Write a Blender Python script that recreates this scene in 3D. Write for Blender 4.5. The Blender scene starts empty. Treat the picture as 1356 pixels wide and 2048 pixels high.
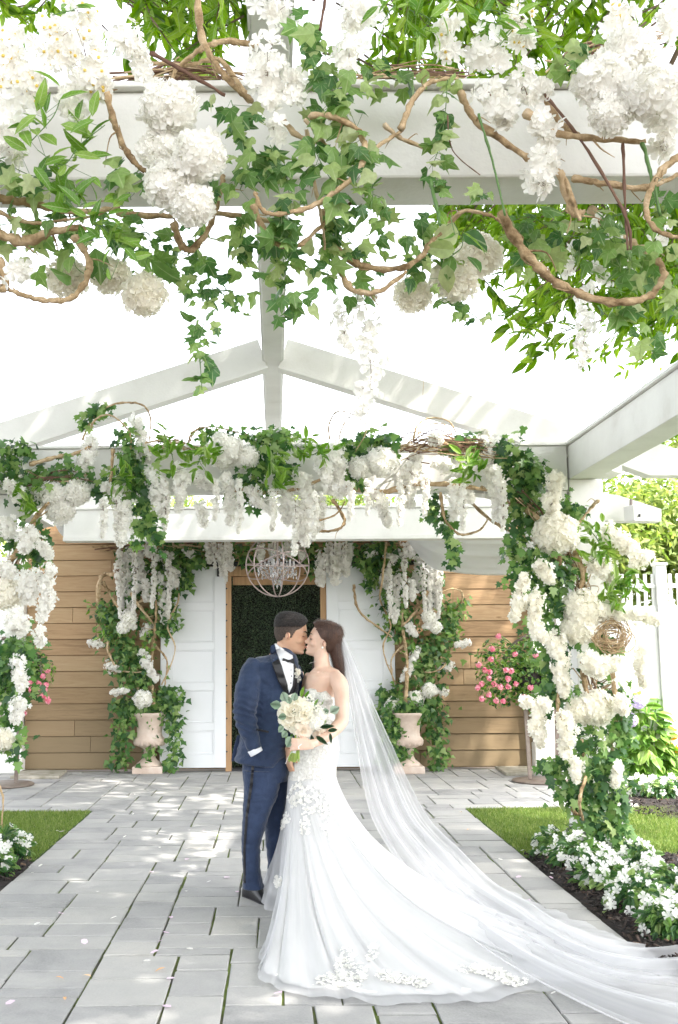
import bpy, bmesh, math, random
import numpy as np
from mathutils import Vector, Matrix
from mathutils.bvhtree import BVHTree

random.seed(7)
RNG = np.random.default_rng(11)
SC = bpy.context.scene
COL = SC.collection
R = math.radians

# ------------------------------------------------------------------ camera
F, CX, CY = 2100.0, 548.0, 1024.0          # focal length and principal point in photo pixels
cam_d = bpy.data.cameras.new('camera'); cam = bpy.data.objects.new('camera', cam_d)
COL.objects.link(cam); SC.camera = cam
cam_d.sensor_fit = 'AUTO'; cam_d.sensor_width = 36.0
cam_d.lens = 36.0 * F / 2048.0
cam_d.shift_x = (678.0 - CX) / 2048.0
cam_d.clip_start = 0.05; cam_d.clip_end = 500
CAM = Vector((0, 0, 1.5))
CM = Matrix.Rotation(R(90 + 7.67), 3, 'X') @ Matrix.Rotation(R(-0.4), 3, 'Z')
cam.matrix_world = Matrix.Translation(CAM) @ CM.to_4x4()

# ------------------------------------------------------------------ light
SUN_T = Vector((-0.50, 0.36, -0.79)).normalized()      # direction the sunlight travels
world = bpy.data.worlds.new('World'); SC.world = world; world.use_nodes = True
wn, wl = world.node_tree.nodes, world.node_tree.links
for n in list(wn): wn.remove(n)
sky = wn.new('ShaderNodeTexSky'); sky.sky_type = 'NISHITA'; sky.sun_disc = False
sky.sun_elevation = math.asin(-SUN_T.z)
sky.sun_rotation = math.atan2(-SUN_T.x, -SUN_T.y)
sky.dust_density = 3.0; sky.air_density = 1.0; sky.ozone_density = 0.6
hs = wn.new('ShaderNodeHueSaturation'); hs.inputs['Saturation'].default_value = 0.22
bg = wn.new('ShaderNodeBackground'); bg.inputs['Strength'].default_value = 0.15
wo = wn.new('ShaderNodeOutputWorld')
wl.new(sky.outputs[0], hs.inputs['Color']); wl.new(hs.outputs[0], bg.inputs['Color']); wl.new(bg.outputs[0], wo.inputs[0])
sun_d = bpy.data.lights.new('sun', 'SUN'); sun_d.energy = 2.1; sun_d.angle = R(0.55); sun_d.color = (1.0, 0.95, 0.87)
sun = bpy.data.objects.new('sun', sun_d); COL.objects.link(sun)
sun.rotation_euler = SUN_T.to_track_quat('-Z', 'Y').to_euler(); sun.location = (6, -5, 12)
SC.view_settings.view_transform = 'Standard'; SC.view_settings.look = 'None'
SC.view_settings.gamma = 1.0; SC.view_settings.use_curve_mapping = False
SC.view_settings.exposure = 2.62
SC.render.engine = 'CYCLES'
SC.cycles.max_bounces = 10; SC.cycles.transparent_max_bounces = 24; SC.cycles.diffuse_bounces = 5

# ------------------------------------------------------------------ pixel -> place helpers
def ray(px, py):
    return CM @ Vector(((px - CX) / F, (CY - py) / F, -1.0))
def P(px, py, Y):
    d = ray(px, py); return CAM + d * (Y / d.y)
def G(px, py, z=0.0):
    d = ray(px, py); return CAM + d * ((z - CAM.z) / d.z)
def S(Y):                                    # metres covered by one photo pixel at depth Y
    return Y / F

# ------------------------------------------------------------------ object helpers
def tag(o, label=None, cat=None, group=None, kind=None):
    if label: o['label'] = label
    if cat: o['category'] = cat
    if group: o['group'] = group
    if kind: o['kind'] = kind
    return o
def empty(name, loc, label=None, cat=None, group=None, kind=None):
    o = bpy.data.objects.new(name, None); COL.objects.link(o); o.location = loc
    o.empty_display_size = 0.1
    return tag(o, label, cat, group, kind)
def link(name, me, mat, parent=None, off=None):
    if mat is not None and len(me.materials) == 0:
        me.materials.append(mat)
    o = bpy.data.objects.new(name, me); COL.objects.link(o)
    if parent is not None: o.parent = parent
    if off is not None: o.location = off
    return o
def wloc(o):
    v = Vector(o.location)
    while o.parent is not None:
        o = o.parent; v = v + o.location
    return v

class MB:
    """collects shapes; build() links them as one mesh object"""
    def __init__(s): s.v = []; s.f = []; s.uv = None
    def add(s, vs, fs):
        n = len(s.v); s.v.extend([tuple(v) for v in vs]); s.f.extend([tuple(i + n for i in f) for f in fs]); return s
    def box(s, c, d, M=None):
        hx, hy, hz = d[0] / 2, d[1] / 2, d[2] / 2
        vs = [Vector((x, y, z)) for x in (-hx, hx) for y in (-hy, hy) for z in (-hz, hz)]
        if M is not None: vs = [M @ v for v in vs]
        c = Vector(c); vs = [v + c for v in vs]
        return s.add(vs, [(0, 1, 3, 2), (4, 6, 7, 5), (0, 4, 5, 1), (2, 3, 7, 6), (0, 2, 6, 4), (1, 5, 7, 3)])
    def bar(s, a, b, w, h, up=(0, 0, 1)):
        a, b = Vector(a), Vector(b); y = (b - a).normalized(); up = Vector(up)
        x = y.cross(up).normalized(); z = x.cross(y).normalized(); vs = []
        for p in (a, b):
            for sx, sz in ((-1, -1), (1, -1), (1, 1), (-1, 1)):
                vs.append(p + x * sx * w / 2 + z * sz * h / 2)
        return s.add(vs, [(0, 1, 2, 3), (7, 6, 5, 4), (0, 4, 5, 1), (1, 5, 6, 2), (2, 6, 7, 3), (3, 7, 4, 0)])
    def tube(s, pts, rad, n=6, flat=1.0, cap=True):
        pts = [Vector(p) for p in pts]
        if not hasattr(rad, '__len__'): rad = [rad] * len(pts)
        t0 = (pts[1] - pts[0]).normalized()
        u = t0.orthogonal().normalized(); vs = []
        for i, p in enumerate(pts):
            t = (pts[min(i + 1, len(pts) - 1)] - pts[max(i - 1, 0)])
            t = t.normalized() if t.length > 1e-9 else t0
            u = (u - t * u.dot(t)); u = u.normalized() if u.length > 1e-6 else t.orthogonal().normalized()
            w = t.cross(u)
            for k in range(n):
                a = 2 * math.pi * k / n
                vs.append(p + (u * math.cos(a) + w * math.sin(a) * flat) * rad[i])
        fs = []
        for i in range(len(pts) - 1):
            for k in range(n):
                k2 = (k + 1) % n
                fs.append((i * n + k, i * n + k2, (i + 1) * n + k2, (i + 1) * n + k))
        if cap:
            fs.append(tuple(range(n))[::-1]); m = (len(pts) - 1) * n; fs.append(tuple(m + k for k in range(n)))
        return s.add(vs, fs)
    def lathe(s, c, prof, n=24):
        c = Vector(c); vs = []; fs = []
        for r, z in prof:
            for k in range(n):
                a = 2 * math.pi * k / n; vs.append(c + Vector((r * math.cos(a), r * math.sin(a), z)))
        for i in range(len(prof) - 1):
            for k in range(n):
                k2 = (k + 1) % n; fs.append((i * n + k, i * n + k2, (i + 1) * n + k2, (i + 1) * n + k))
        fs.append(tuple(range(n))[::-1]); m = (len(prof) - 1) * n; fs.append(tuple(m + k for k in range(n)))
        return s.add(vs, fs)
    def ell(s, c, r, M=None, nu=12, nv=8):
        c = Vector(c); vs = []; fs = []
        for i in range(nv + 1):
            th = math.pi * (i + .001) / (nv + .002)
            for k in range(nu):
                a = 2 * math.pi * k / nu
                v = Vector((r[0] * math.sin(th) * math.cos(a), r[1] * math.sin(th) * math.sin(a), r[2] * math.cos(th)))
                vs.append(c + (M @ v if M is not None else v))
        for i in range(nv):
            for k in range(nu):
                k2 = (k + 1) % nu; fs.append((i * nu + k, (i + 1) * nu + k, (i + 1) * nu + k2, i * nu + k2))
        return s.add(vs, fs)
    def loft(s, rings, cap=True):
        n = len(rings[0]); m = len(rings); vs = [p for r_ in rings for p in r_]; fs = []
        for i in range(m - 1):
            for k in range(n):
                k2 = (k + 1) % n; fs.append((i * n + k, i * n + k2, (i + 1) * n + k2, (i + 1) * n + k))
        if cap:
            fs.append(tuple(range(n))[::-1]); fs.append(tuple((m - 1) * n + k for k in range(n)))
        return s.add(vs, fs)
    def mesh(s, name, off=(0, 0, 0), smooth=False):
        me = bpy.data.meshes.new(name); o = Vector(off)
        me.from_pydata([(v[0] - o.x, v[1] - o.y, v[2] - o.z) for v in s.v], [], s.f); me.update()
        if smooth: me.shade_smooth()
        return me
    def build(s, name, mat, parent=None, smooth=False, loc=None):
        off = wloc(parent) if parent is not None else Vector(loc or (0, 0, 0))
        o = link(name, s.mesh(name, off, smooth), mat, parent)
        if parent is None: o.location = off
        return o

def bevel(o, w=0.006, seg=2):
    m = o.modifiers.new('bevel', 'BEVEL'); m.width = w; m.segments = seg; m.limit_method = 'ANGLE'; return o
def solid(o, t=0.004, off=0):
    m = o.modifiers.new('solid', 'SOLIDIFY'); m.thickness = t; m.offset = off; return o
def spline(pts, n=6):
    """Catmull-Rom through points (tuples or Vectors of any length)"""
    pts = [np.array(p, float) for p in pts]; out = []
    for i in range(len(pts) - 1):
        p0 = pts[max(i - 1, 0)]; p1 = pts[i]; p2 = pts[i + 1]; p3 = pts[min(i + 2, len(pts) - 1)]
        for k in range(n):
            t = k / n
            out.append(.5 * ((2 * p1) + (-p0 + p2) * t + (2 * p0 - 5 * p1 + 4 * p2 - p3) * t * t + (-p0 + 3 * p1 - 3 * p2 + p3) * t ** 3))
    out.append(pts[-1]); return out

# batch placement of small templates -------------------------------------------------
def norm(a): return a / np.maximum(np.linalg.norm(a, axis=-1, keepdims=True), 1e-9)
def frames(nrm, tip=None, rng=RNG):
    """(N,3,3) rotations whose z is the normal and whose y leans to tip"""
    z = norm(np.asarray(nrm, float)); N = len(z)
    t = rng.normal(size=(N, 3)) if tip is None else np.broadcast_to(np.asarray(tip, float), (N, 3)).copy()
    y = t - z * (t * z).sum(1, keepdims=True); bad = np.linalg.norm(y, axis=1) < 1e-3
    y[bad] = rng.normal(size=(bad.sum(), 3)); y = norm(y - z * (y * z).sum(1, keepdims=True))
    x = np.cross(y, z); return np.stack([x, y, z], axis=2)
def batch_mesh(name, tmpl, pos, rot, scale, off=(0, 0, 0)):
    tv, tf = tmpl; tv = np.asarray(tv, float); pos = np.asarray(pos, float); N = len(pos); n = len(tv)
    sc = np.broadcast_to(np.asarray(scale, float), (N,))
    v = np.einsum('nij,kj->nki', rot, tv) * sc[:, None, None] + pos[:, None, :] - np.array(off)[None, None, :]
    k = len(tf[0])
    f = (np.asarray(tf)[None] + (np.arange(N) * n)[:, None, None]).reshape(-1)
    me = bpy.data.meshes.new(name); me.vertices.add(N * n); me.vertices.foreach_set('co', v.reshape(-1).astype(np.float32))
    nf = N * len(tf); me.loops.add(nf * k); me.loops.foreach_set('vertex_index', f.astype(np.int32))
    me.polygons.add(nf); me.polygons.foreach_set('loop_start', (np.arange(nf) * k).astype(np.int32))
    me.polygons.foreach_set('loop_total', np.full(nf, k, np.int32))
    at = me.attributes.new('tint', 'FLOAT', 'FACE')
    at.data.foreach_set('value', np.repeat(RNG.random(N), len(tf)).astype(np.float32))
    me.update(calc_edges=True); return me
def batch(name, tmpl, pos, rot, scale, mat, parent):
    off = wloc(parent)
    return link(name, batch_mesh(name, tmpl, pos, rot, scale, off), mat, parent)
_tm = {}
def pieces(name, key, tmpl, pos, rot, scale, mat, parent):
    """one object per piece, sharing one mesh"""
    if key not in _tm:
        me = bpy.data.meshes.new(name); me.from_pydata([tuple(v) for v in tmpl[0]], [], [tuple(f) for f in tmpl[1]])
        me.materials.append(mat); _tm[key] = me
    if name == 'leaf' and key == 'ivy_near13':
        for kk, tt in (('ivyb', IVY_B), ('ivyc', IVY_C)):
            if kk not in _tm:
                m2 = bpy.data.meshes.new(name); m2.from_pydata([tuple(v) for v in tt[0]], [], [tuple(f) for f in tt[1]]); m2.materials.append(mat); _tm[kk] = m2
    me0 = _tm[key]; off = wloc(parent); sc = np.broadcast_to(np.asarray(scale, float), (len(pos),))
    for p, r, s_ in zip(pos, rot, sc):
        me = me0 if me0 is not _tm.get('ivy_near13') else _tm[random.choice(['ivy_near13', 'ivyb', 'ivyb', 'ivyc'])]
        o = bpy.data.objects.new(name, me); COL.objects.link(o); o.parent = parent
        M = Matrix([[r[i][j] * s_ for j in range(3)] for i in range(3)]).to_4x4()
        M.translation = Vector(p) - off; o.matrix_basis = M

# templates (unit size) --------------------------------------------------------------
def floret_t(np_=4, rich=True):
    vs = [(0, 0, 0)]; fs = []
    for k in range(np_):
        a = 2 * math.pi * k / np_
        def q(r, da, z): return (r * math.cos(a + da), r * math.sin(a + da), z)
        b = len(vs); w = 2 * math.pi / np_
        vs += [q(.20, -w * .48, .04), q(.46, -w * .37, .11), q(.55, 0, .16), q(.47, w * .36, .07), q(.21, w * .47, .01), q(.30, 0, .0)]
        fs += [(0, b, b + 5), (b, b + 1, b + 5), (b + 1, b + 2, b + 5), (b + 2, b + 3, b + 5), (b + 3, b + 4, b + 5), (b + 4, 0, b + 5)] if rich else \
              [(0, b + 1, b + 2), (0, b + 2, b + 3)]
    return vs, fs
FLORET = floret_t(4); FLORET5 = floret_t(5); FLORET_LO = floret_t(4, False)
CUP = ([(0, -.5, .1), (.45, -.1, .18), (.3, .45, .1), (-.3, .45, .1), (-.45, -.1, .18), (0, 0, -.05)],
       [(0, 1, 5), (1, 2, 5), (2, 3, 5), (3, 4, 5), (4, 0, 5)])
_iv = [(0, 0), (.22, -.10), (.50, .12), (.27, .34), (.46, .62), (.17, .60), (0, 1.0), (-.17, .60), (-.46, .62), (-.27, .34), (-.50, .12), (-.22, -.10)]
IVY = ([(0, .35, 0)] + [(x, y, -.12 * abs(x) - .10 * y * y) for x, y in _iv], [(0, i + 1, (i + 1) % 12 + 1) for i in range(12)])
_iv2 = [(0, 0), (.48, .18), (.22, .5), (0, 1.0), (-.22, .5), (-.48, .18)]
_iv3 = [(0, 0), (.20, -.06), (.36, .02), (.40, .22), (.34, .40), (.20, .50), (.14, .74), (.02, 1.0), (-.12, .76), (-.20, .52), (-.38, .44), (-.42, .20), (-.30, -.02), (-.16, -.08)]
IVY_B = ([(0, .35, .03)] + [(x, y, -.30 * x * x - .22 * y * y + .06 * math.sin(7 * x + 3)) for x, y in _iv3], [(0, i + 1, (i + 1) % 14 + 1) for i in range(14)])
IVY_C = ([(0, .35, .02)] + [(x * (.85 if x > 0 else 1.1), y * .92 + .10 * x, -.35 * abs(x) + .10 * y * y - .05) for x, y in _iv], [(0, i + 1, (i + 1) % 12 + 1) for i in range(12)])
IVY_LO = ([(x, y, -.15 * abs(x) - .1 * y * y) for x, y in _iv2], [(0, 1, 2), (0, 2, 3), (0, 3, 4), (0, 4, 5)])
def lance_t(w=.17):
    vs = [(0, 0, 0), (0, .35, .0), (0, .7, -.05), (0, 1, -.16)]
    for s_ in (-1, 1): vs += [(s_ * w * .8, .2, .05), (s_ * w, .48, .04), (s_ * w * .6, .78, -.04)]
    fs = []
    for b in (4, 7):
        fs += [(0, 1, b), (b, 1, b + 1), (1, 2, b + 1), (b + 1, 2, b + 2), (2, 3, b + 2)]
    return vs, fs
LANCE = lance_t(.17); BROAD = lance_t(.32); ROUND = lance_t(.42)
LANCE_LO = ([(0, 0, 0), (-.2, .45, .04), (0, 1, -.1), (.2, .45, .04)], [(0, 2, 1), (0, 3, 2)])
PETAL = ([(0, 0, 0), (.3, .25, .05), (.28, .7, .14), (0, .9, .12), (-.28, .7, .14), (-.3, .25, .05), (0, .45, .02)],
         [(0, 1, 6), (1, 2, 6), (2, 3, 6), (3, 4, 6), (4, 5, 6), (5, 0, 6)])

# ------------------------------------------------------------------ materials
def nt(name):
    m = bpy.data.materials.new(name); m.use_nodes = True; t = m.node_tree
    for n in list(t.nodes): t.nodes.remove(n)
    o = t.nodes.new('ShaderNodeOutputMaterial'); b = t.nodes.new('ShaderNodeBsdfPrincipled')
    t.links.new(b.outputs[0], o.inputs[0]); return m, t, b, o
def N(t, typ, **k):
    n = t.nodes.new(typ)
    for a, v in k.items():
        if a.startswith('i_'): n.inputs[a[2:].replace('_', ' ')].default_value = v
        else: setattr(n, a, v)
    return n
def ramp(t, stops):
    n = t.nodes.new('ShaderNodeValToRGB'); e = n.color_ramp.elements
    while len(e) < len(stops): e.new(.5)
    for i, (p, c) in enumerate(stops): e[i].position = p; e[i].color = (*c, 1)
    return n
def coords(t, scale=(1, 1, 1), kind='Object', rot=(0, 0, 0)):
    tc = t.nodes.new('ShaderNodeTexCoord'); mp = t.nodes.new('ShaderNodeMapping')
    mp.inputs['Scale'].default_value = scale; mp.inputs['Rotation'].default_value = rot
    t.links.new(tc.outputs[kind], mp.inputs[0]); return mp
def tintval(t):
    a = N(t, 'ShaderNodeAttribute', attribute_name='tint'); oi = t.nodes.new('ShaderNodeObjectInfo')
    s_ = N(t, 'ShaderNodeMath', operation='ADD'); f = N(t, 'ShaderNodeMath', operation='FRACT')
    t.links.new(a.outputs['Fac'], s_.inputs[0]); t.links.new(oi.outputs['Random'], s_.inputs[1]); t.links.new(s_.outputs[0], f.inputs[0])
    return f.outputs[0]
def mat_leafy(name, stops, rough=.45, trans=.35, bump=0, spec=.4, veins=False):
    m, t, b, o = nt(name); r_ = ramp(t, stops); t.links.new(tintval(t), r_.inputs[0])
    col = r_.outputs[0]
    if veins:                                   # leaf-local coordinates: the stem is the origin, the tip lies along +y
        tc = t.nodes.new('ShaderNodeTexCoord'); sp_ = t.nodes.new('ShaderNodeSeparateXYZ'); t.links.new(tc.outputs['Object'], sp_.inputs[0])
        def mt(op, a, b=None):
            n_ = N(t, 'ShaderNodeMath', operation=op)
            for i_, q_ in enumerate((a, b)):
                if q_ is None: continue
                if isinstance(q_, (int, float)): n_.inputs[i_].default_value = q_
                else: t.links.new(q_, n_.inputs[i_])
            return n_.outputs[0]
        if veins == 'ivy':
            an = mt('ARCTAN2', sp_.outputs[0], mt('SUBTRACT', sp_.outputs[1], .04)); vv = mt('ABSOLUTE', mt('SINE', mt('MULTIPLY', an, 3.6))); vv = mt('LESS_THAN', vv, .13)
        else:
            vv = mt('MAXIMUM', mt('LESS_THAN', mt('ABSOLUTE', sp_.outputs[0]), .014), mt('MULTIPLY', mt('LESS_THAN', mt('FRACT', mt('SUBTRACT', mt('MULTIPLY', sp_.outputs[1], 8.0), mt('MULTIPLY', mt('ABSOLUTE', sp_.outputs[0]), 8.0))), .12), .5))
        ml = N(t, 'ShaderNodeMixRGB', blend_type='MIX'); t.links.new(mt('MULTIPLY', vv, .5), ml.inputs[0]); t.links.new(col, ml.inputs[1]); ml.inputs[2].default_value = (.50, .58, .32, 1); col = ml.outputs[0]
        nz_ = N(t, 'ShaderNodeTexNoise', i_Scale=5, i_Detail=3); t.links.new(tc.outputs['Object'], nz_.inputs['Vector'])
        mb_ = N(t, 'ShaderNodeMapRange'); mb_.inputs[3].default_value = .62; mb_.inputs[4].default_value = 1.3; t.links.new(nz_.outputs['Fac'], mb_.inputs[0])
        hv = N(t, 'ShaderNodeHueSaturation'); t.links.new(mb_.outputs[0], hv.inputs['Value']); t.links.new(col, hv.inputs['Color']); col = hv.outputs[0]
    t.links.new(col, b.inputs['Base Color']); b.inputs['Roughness'].default_value = rough
    b.inputs['Specular IOR Level'].default_value = spec
    tr = t.nodes.new('ShaderNodeBsdfTranslucent'); g = N(t, 'ShaderNodeMixRGB', blend_type='MULTIPLY'); g.inputs[0].default_value = 1
    hs_ = N(t, 'ShaderNodeHueSaturation'); hs_.inputs['Saturation'].default_value = 1.15; hs_.inputs['Value'].default_value = 1.35
    t.links.new(col, hs_.inputs['Color']); t.links.new(hs_.outputs[0], tr.inputs[0])
    mx = t.nodes.new('ShaderNodeMixShader'); mx.inputs[0].default_value = trans
    t.links.new(b.outputs[0], mx.inputs[1]); t.links.new(tr.outputs[0], mx.inputs[2]); t.links.new(mx.outputs[0], o.inputs[0])
    return m
def mat_noise(name, stops, scale=8, rough=.7, bump=.0, bscale=40, stretch=(1, 1, 1), spec=.3, detail=5, kind='Object', rnd=0.0, metal=0, rrot=(0, 0, 0)):
    m, t, b, o = nt(name); mp = coords(t, stretch, kind, rrot)
    nz = N(t, 'ShaderNodeTexNoise', i_Scale=scale, i_Detail=detail, i_Roughness=.6); t.links.new(mp.outputs[0], nz.inputs['Vector'])
    fac = nz.outputs['Fac']
    if rnd:
        oi = t.nodes.new('ShaderNodeObjectInfo'); mr = N(t, 'ShaderNodeMapRange'); mr.inputs[3].default_value = -rnd; mr.inputs[4].default_value = rnd
        ad = N(t, 'ShaderNodeMath', operation='ADD'); t.links.new(oi.outputs['Random'], mr.inputs[0])
        t.links.new(fac, ad.inputs[0]); t.links.new(mr.outputs[0], ad.inputs[1]); fac = ad.outputs[0]
    r_ = ramp(t, stops); t.links.new(fac, r_.inputs[0]); t.links.new(r_.outputs[0], b.inputs['Base Color'])
    b.inputs['Roughness'].default_value = rough; b.inputs['Specular IOR Level'].default_value = spec; b.inputs['Metallic'].default_value = metal
    if bump:
        n2 = N(t, 'ShaderNodeTexNoise', i_Scale=bscale, i_Detail=4); t.links.new(mp.outputs[0], n2.inputs['Vector'])
        bp = N(t, 'ShaderNodeBump', i_Strength=bump, i_Distance=.01); t.links.new(n2.outputs['Fac'], bp.inputs['Height']); t.links.new(bp.outputs[0], b.inputs['Normal'])
    return m
def mat_flat(name, c, rough=.5, metal=0, spec=.4):
    m, t, b, o = nt(name); b.inputs['Base Color'].default_value = (*c, 1); b.inputs['Roughness'].default_value = rough
    b.inputs['Metallic'].default_value = metal; b.inputs['Specular IOR Level'].default_value = spec; return m

M = {}
M['paint'] = mat_noise('white_paint', [(.22, (.66, .64, .60)), (.42, (.76, .75, .72)), (.75, (.83, .82, .79))], 3.0, .5, .15, 60, (1, 1, 1))
M['paint_cool'] = mat_noise('white_door_paint', [(.3, (.74, .76, .78)), (.7, (.80, .81, .83))], 1.5, .4, .04, 80)
M['vinyl'] = mat_noise('white_vinyl', [(.3, (.78, .78, .77)), (.7, (.84, .84, .83))], 1.5, .35)
M['fabric'] = mat_noise('white_drape_cloth', [(.3, (.80, .81, .84)), (.7, (.86, .87, .89))], 1.2, .8, .1, 300)
M['petal'] = mat_leafy('white_petal', [(0, (.83, .82, .79)), (.5, (.89, .88, .86)), (1, (.77, .76, .72))], .6, .46, spec=.2)
M['petal_warm'] = mat_leafy('cream_petal', [(0, (.83, .81, .74)), (.5, (.88, .86, .81)), (1, (.78, .76, .69))], .6, .46, spec=.2)
M['eye'] = mat_flat('yellow_stamen', (.75, .55, .12), .7)
M['ivy'] = mat_leafy('ivy_leaf', [(0, (.030, .085, .030)), (.3, (.065, .16, .045)), (.55, (.12, .24, .06)), (.8, (.20, .34, .09)), (1, (.34, .44, .17))], .38, .34)
M['ivy_near'] = mat_leafy('near_ivy_leaf', [(0, (.06, .15, .05)), (.3, (.12, .24, .07)), (.6, (.23, .37, .11)), (.85, (.37, .48, .18)), (1, (.50, .56, .30))], .38, .42, veins='ivy')
M['bright'] = mat_leafy('bright_green_leaf', [(0, (.09, .22, .03)), (.5, (.18, .34, .05)), (1, (.30, .45, .10))], .4, .4, veins='mid')
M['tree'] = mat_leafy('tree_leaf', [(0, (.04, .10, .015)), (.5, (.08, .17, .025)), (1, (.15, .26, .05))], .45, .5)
M['tree_near'] = mat_leafy('painted_sunlit_leaf', [(0, (.10, .20, .025)), (.5, (.21, .36, .045)), (1, (.38, .52, .10))], .42, .62, veins='mid')  # lighter copy of the tree leaf for hanging sprays, backlight put into the colour
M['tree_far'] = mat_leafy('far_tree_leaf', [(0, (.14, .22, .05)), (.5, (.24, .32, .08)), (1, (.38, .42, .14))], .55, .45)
M['dusty'] = mat_leafy('eucalyptus_leaf', [(0, (.20, .30, .20)), (.5, (.27, .37, .27)), (1, (.36, .44, .35))], .55, .25)
M['pink'] = mat_leafy('pink_petal', [(0, (.74, .20, .30)), (.5, (.80, .32, .41)), (1, (.85, .50, .56))], .5, .3)
M['lilac'] = mat_leafy('lilac_petal', [(0, (.50, .45, .62)), (1, (.68, .60, .74))], .5, .3)
M['yellow'] = mat_leafy('yellow_petal', [(0, (.75, .45, .05)), (1, (.85, .62, .12))], .5, .3)
M['vine'] = mat_noise('willow_bark', [(.28, (.19, .12, .06)), (.42, (.40, .28, .155)), (.55, (.54, .40, .245)), (.75, (.68, .55, .39))], 22, .8, .9, 70, (1, 1, 1), rnd=.10, detail=8)
M['twig'] = mat_noise('dark_twig_bark', [(.2, (.10, .05, .035)), (.8, (.22, .13, .09))], 12, .8, .2, 60, rnd=.1)
M['stem'] = mat_flat('green_stem', (.10, .20, .05), .5)
M['trunk'] = mat_noise('tree_bark', [(.2, (.10, .07, .05)), (.8, (.22, .16, .11))], 9, .9, .6, 20, (1, 1, .3))
M['stone'] = mat_noise('urn_stone', [(.2, (.44, .33, .26)), (.5, (.62, .50, .42)), (.8, (.72, .64, .57))], 7, .8, .3, 50)
M['metal'] = mat_noise('weathered_steel', [(.3, (.16, .12, .10)), (.7, (.26, .22, .19))], 10, .55, .1, 60, metal=.3)
M['black'] = mat_flat('black_iron', (.035, .035, .04), .5)
M['slab'] = mat_noise('mossy_slab', [(.3, (.20, .19, .13)), (.5, (.36, .33, .27)), (.8, (.50, .46, .40))], 6, .85, .3, 40)
# ================================================================== ground
XL = G(183, 1623).x; XR = G(926, 1613).x          # path edges
Y_LAWN = G(600, 1618).y; Y_WALL = 13.9; Y_FAR = 8.3; Y_SEC = 11.9; Y_NEAR = 2.71
Z_B, Z_T = 2.78, 3.14
XE = P(1134, 891, Y_FAR).x                        # inner face of the right eave beam
def mat_paver():
    m, t, b, o = nt('grey_concrete_paver'); mp = coords(t, (1, 1, 1)); oi = t.nodes.new('ShaderNodeObjectInfo')
    at = N(t, 'ShaderNodeAttribute', attribute_name='tint'); ad0 = N(t, 'ShaderNodeMath', operation='ADD'); fr = N(t, 'ShaderNodeMath', operation='FRACT')
    t.links.new(oi.outputs['Random'], ad0.inputs[0]); t.links.new(at.outputs['Fac'], ad0.inputs[1]); t.links.new(ad0.outputs[0], fr.inputs[0])
    geo = t.nodes.new('ShaderNodeNewGeometry')
    n1 = N(t, 'ShaderNodeTexNoise', i_Scale=2.2, i_Detail=6, i_Roughness=.6, i_Distortion=.6); t.links.new(geo.outputs['Position'], n1.inputs['Vector'])
    n2 = N(t, 'ShaderNodeTexNoise', i_Scale=90, i_Detail=3); t.links.new(geo.outputs['Position'], n2.inputs['Vector'])
    a = N(t, 'ShaderNodeMath', operation='MULTIPLY_ADD'); a.inputs[1].default_value = .80; a.inputs[2].default_value = -.15
    t.links.new(n1.outputs['Fac'], a.inputs[0])
    a2 = N(t, 'ShaderNodeMath', operation='MULTIPLY_ADD'); a2.inputs[1].default_value = .32; t.links.new(fr.outputs[0], a2.inputs[0]); t.links.new(a.outputs[0], a2.inputs[2])
    a3 = N(t, 'ShaderNodeMath', operation='MULTIPLY_ADD'); a3.inputs[1].default_value = .22; t.links.new(n2.outputs['Fac'], a3.inputs[0]); t.links.new(a2.outputs[0], a3.inputs[2])
    r_ = ramp(t, [(.15, (.20, .20, .20)), (.40, (.32, .315, .312)), (.66, (.405, .395, .38)), (.88, (.49, .465, .43))])
    t.links.new(a3.outputs[0], r_.inputs[0]); t.links.new(r_.outputs[0], b.inputs['Base Color'])
    b.inputs['Roughness'].default_value = .75; b.inputs['Specular IOR Level'].default_value = .3
    n3 = N(t, 'ShaderNodeTexNoise', i_Scale=14, i_Detail=6, i_Roughness=.65); t.links.new(geo.outputs['Position'], n3.inputs['Vector'])
    bp = N(t, 'ShaderNodeBump', i_Strength=.6, i_Distance=.012); t.links.new(n3.outputs['Fac'], bp.inputs['Height']); t.links.new(bp.outputs[0], b.inputs['Normal'])
    return m
M['paver'] = mat_paver()
M['moss'] = mat_noise('mossy_joint_sand', [(.40, (.10, .095, .085)), (.48, (.09, .11, .035)), (.62, (.14, .19, .04))], 2.2, .95, .6, 50)
M['earth'] = mat_noise('garden_soil', [(.3, (.05, .04, .03)), (.7, (.10, .08, .06))], 4, .95, .5, 30)
M['grass'] = mat_leafy('grass_blade', [(0, (.08, .14, .025)), (.5, (.15, .23, .045)), (.85, (.24, .31, .08)), (1, (.42, .42, .18))], .5, .3)
M['turf'] = mat_noise('turf_base', [(.3, (.045, .08, .02)), (.7, (.08, .13, .03))], 30, .95, .6, 80)
M['mulch'] = mat_noise('dark_mulch', [(.3, (.012, .010, .010)), (.7, (.045, .035, .032))], 18, .9, .8, 60)
M['chip'] = mat_leafy('mulch_chip', [(0, (.010, .008, .008)), (.6, (.035, .027, .024)), (.92, (.06, .04, .03)), (1, (.22, .14, .09))], .85, .0)

g = MB(); g.add([(-60, -40, -.06), (60, -40, -.06), (60, 90, -.06), (-60, 90, -.06)], [(0, 1, 2, 3)])
tag(g.build('ground', M['earth']), kind='structure')

pv = empty('pavement', (0, 8, 0)); tag(pv, kind='structure')
jb = MB()
for (x0, x1, y0, y1) in ((XL, XR, 2.6, Y_LAWN), (-4.6, 4.6, Y_LAWN, Y_WALL + .1)):
    jb.box(((x0 + x1) / 2, (y0 + y1) / 2, -.033), (x1 - x0, y1 - y0, .045))
jb.build('joint_bed', M['moss'], pv)
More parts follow.
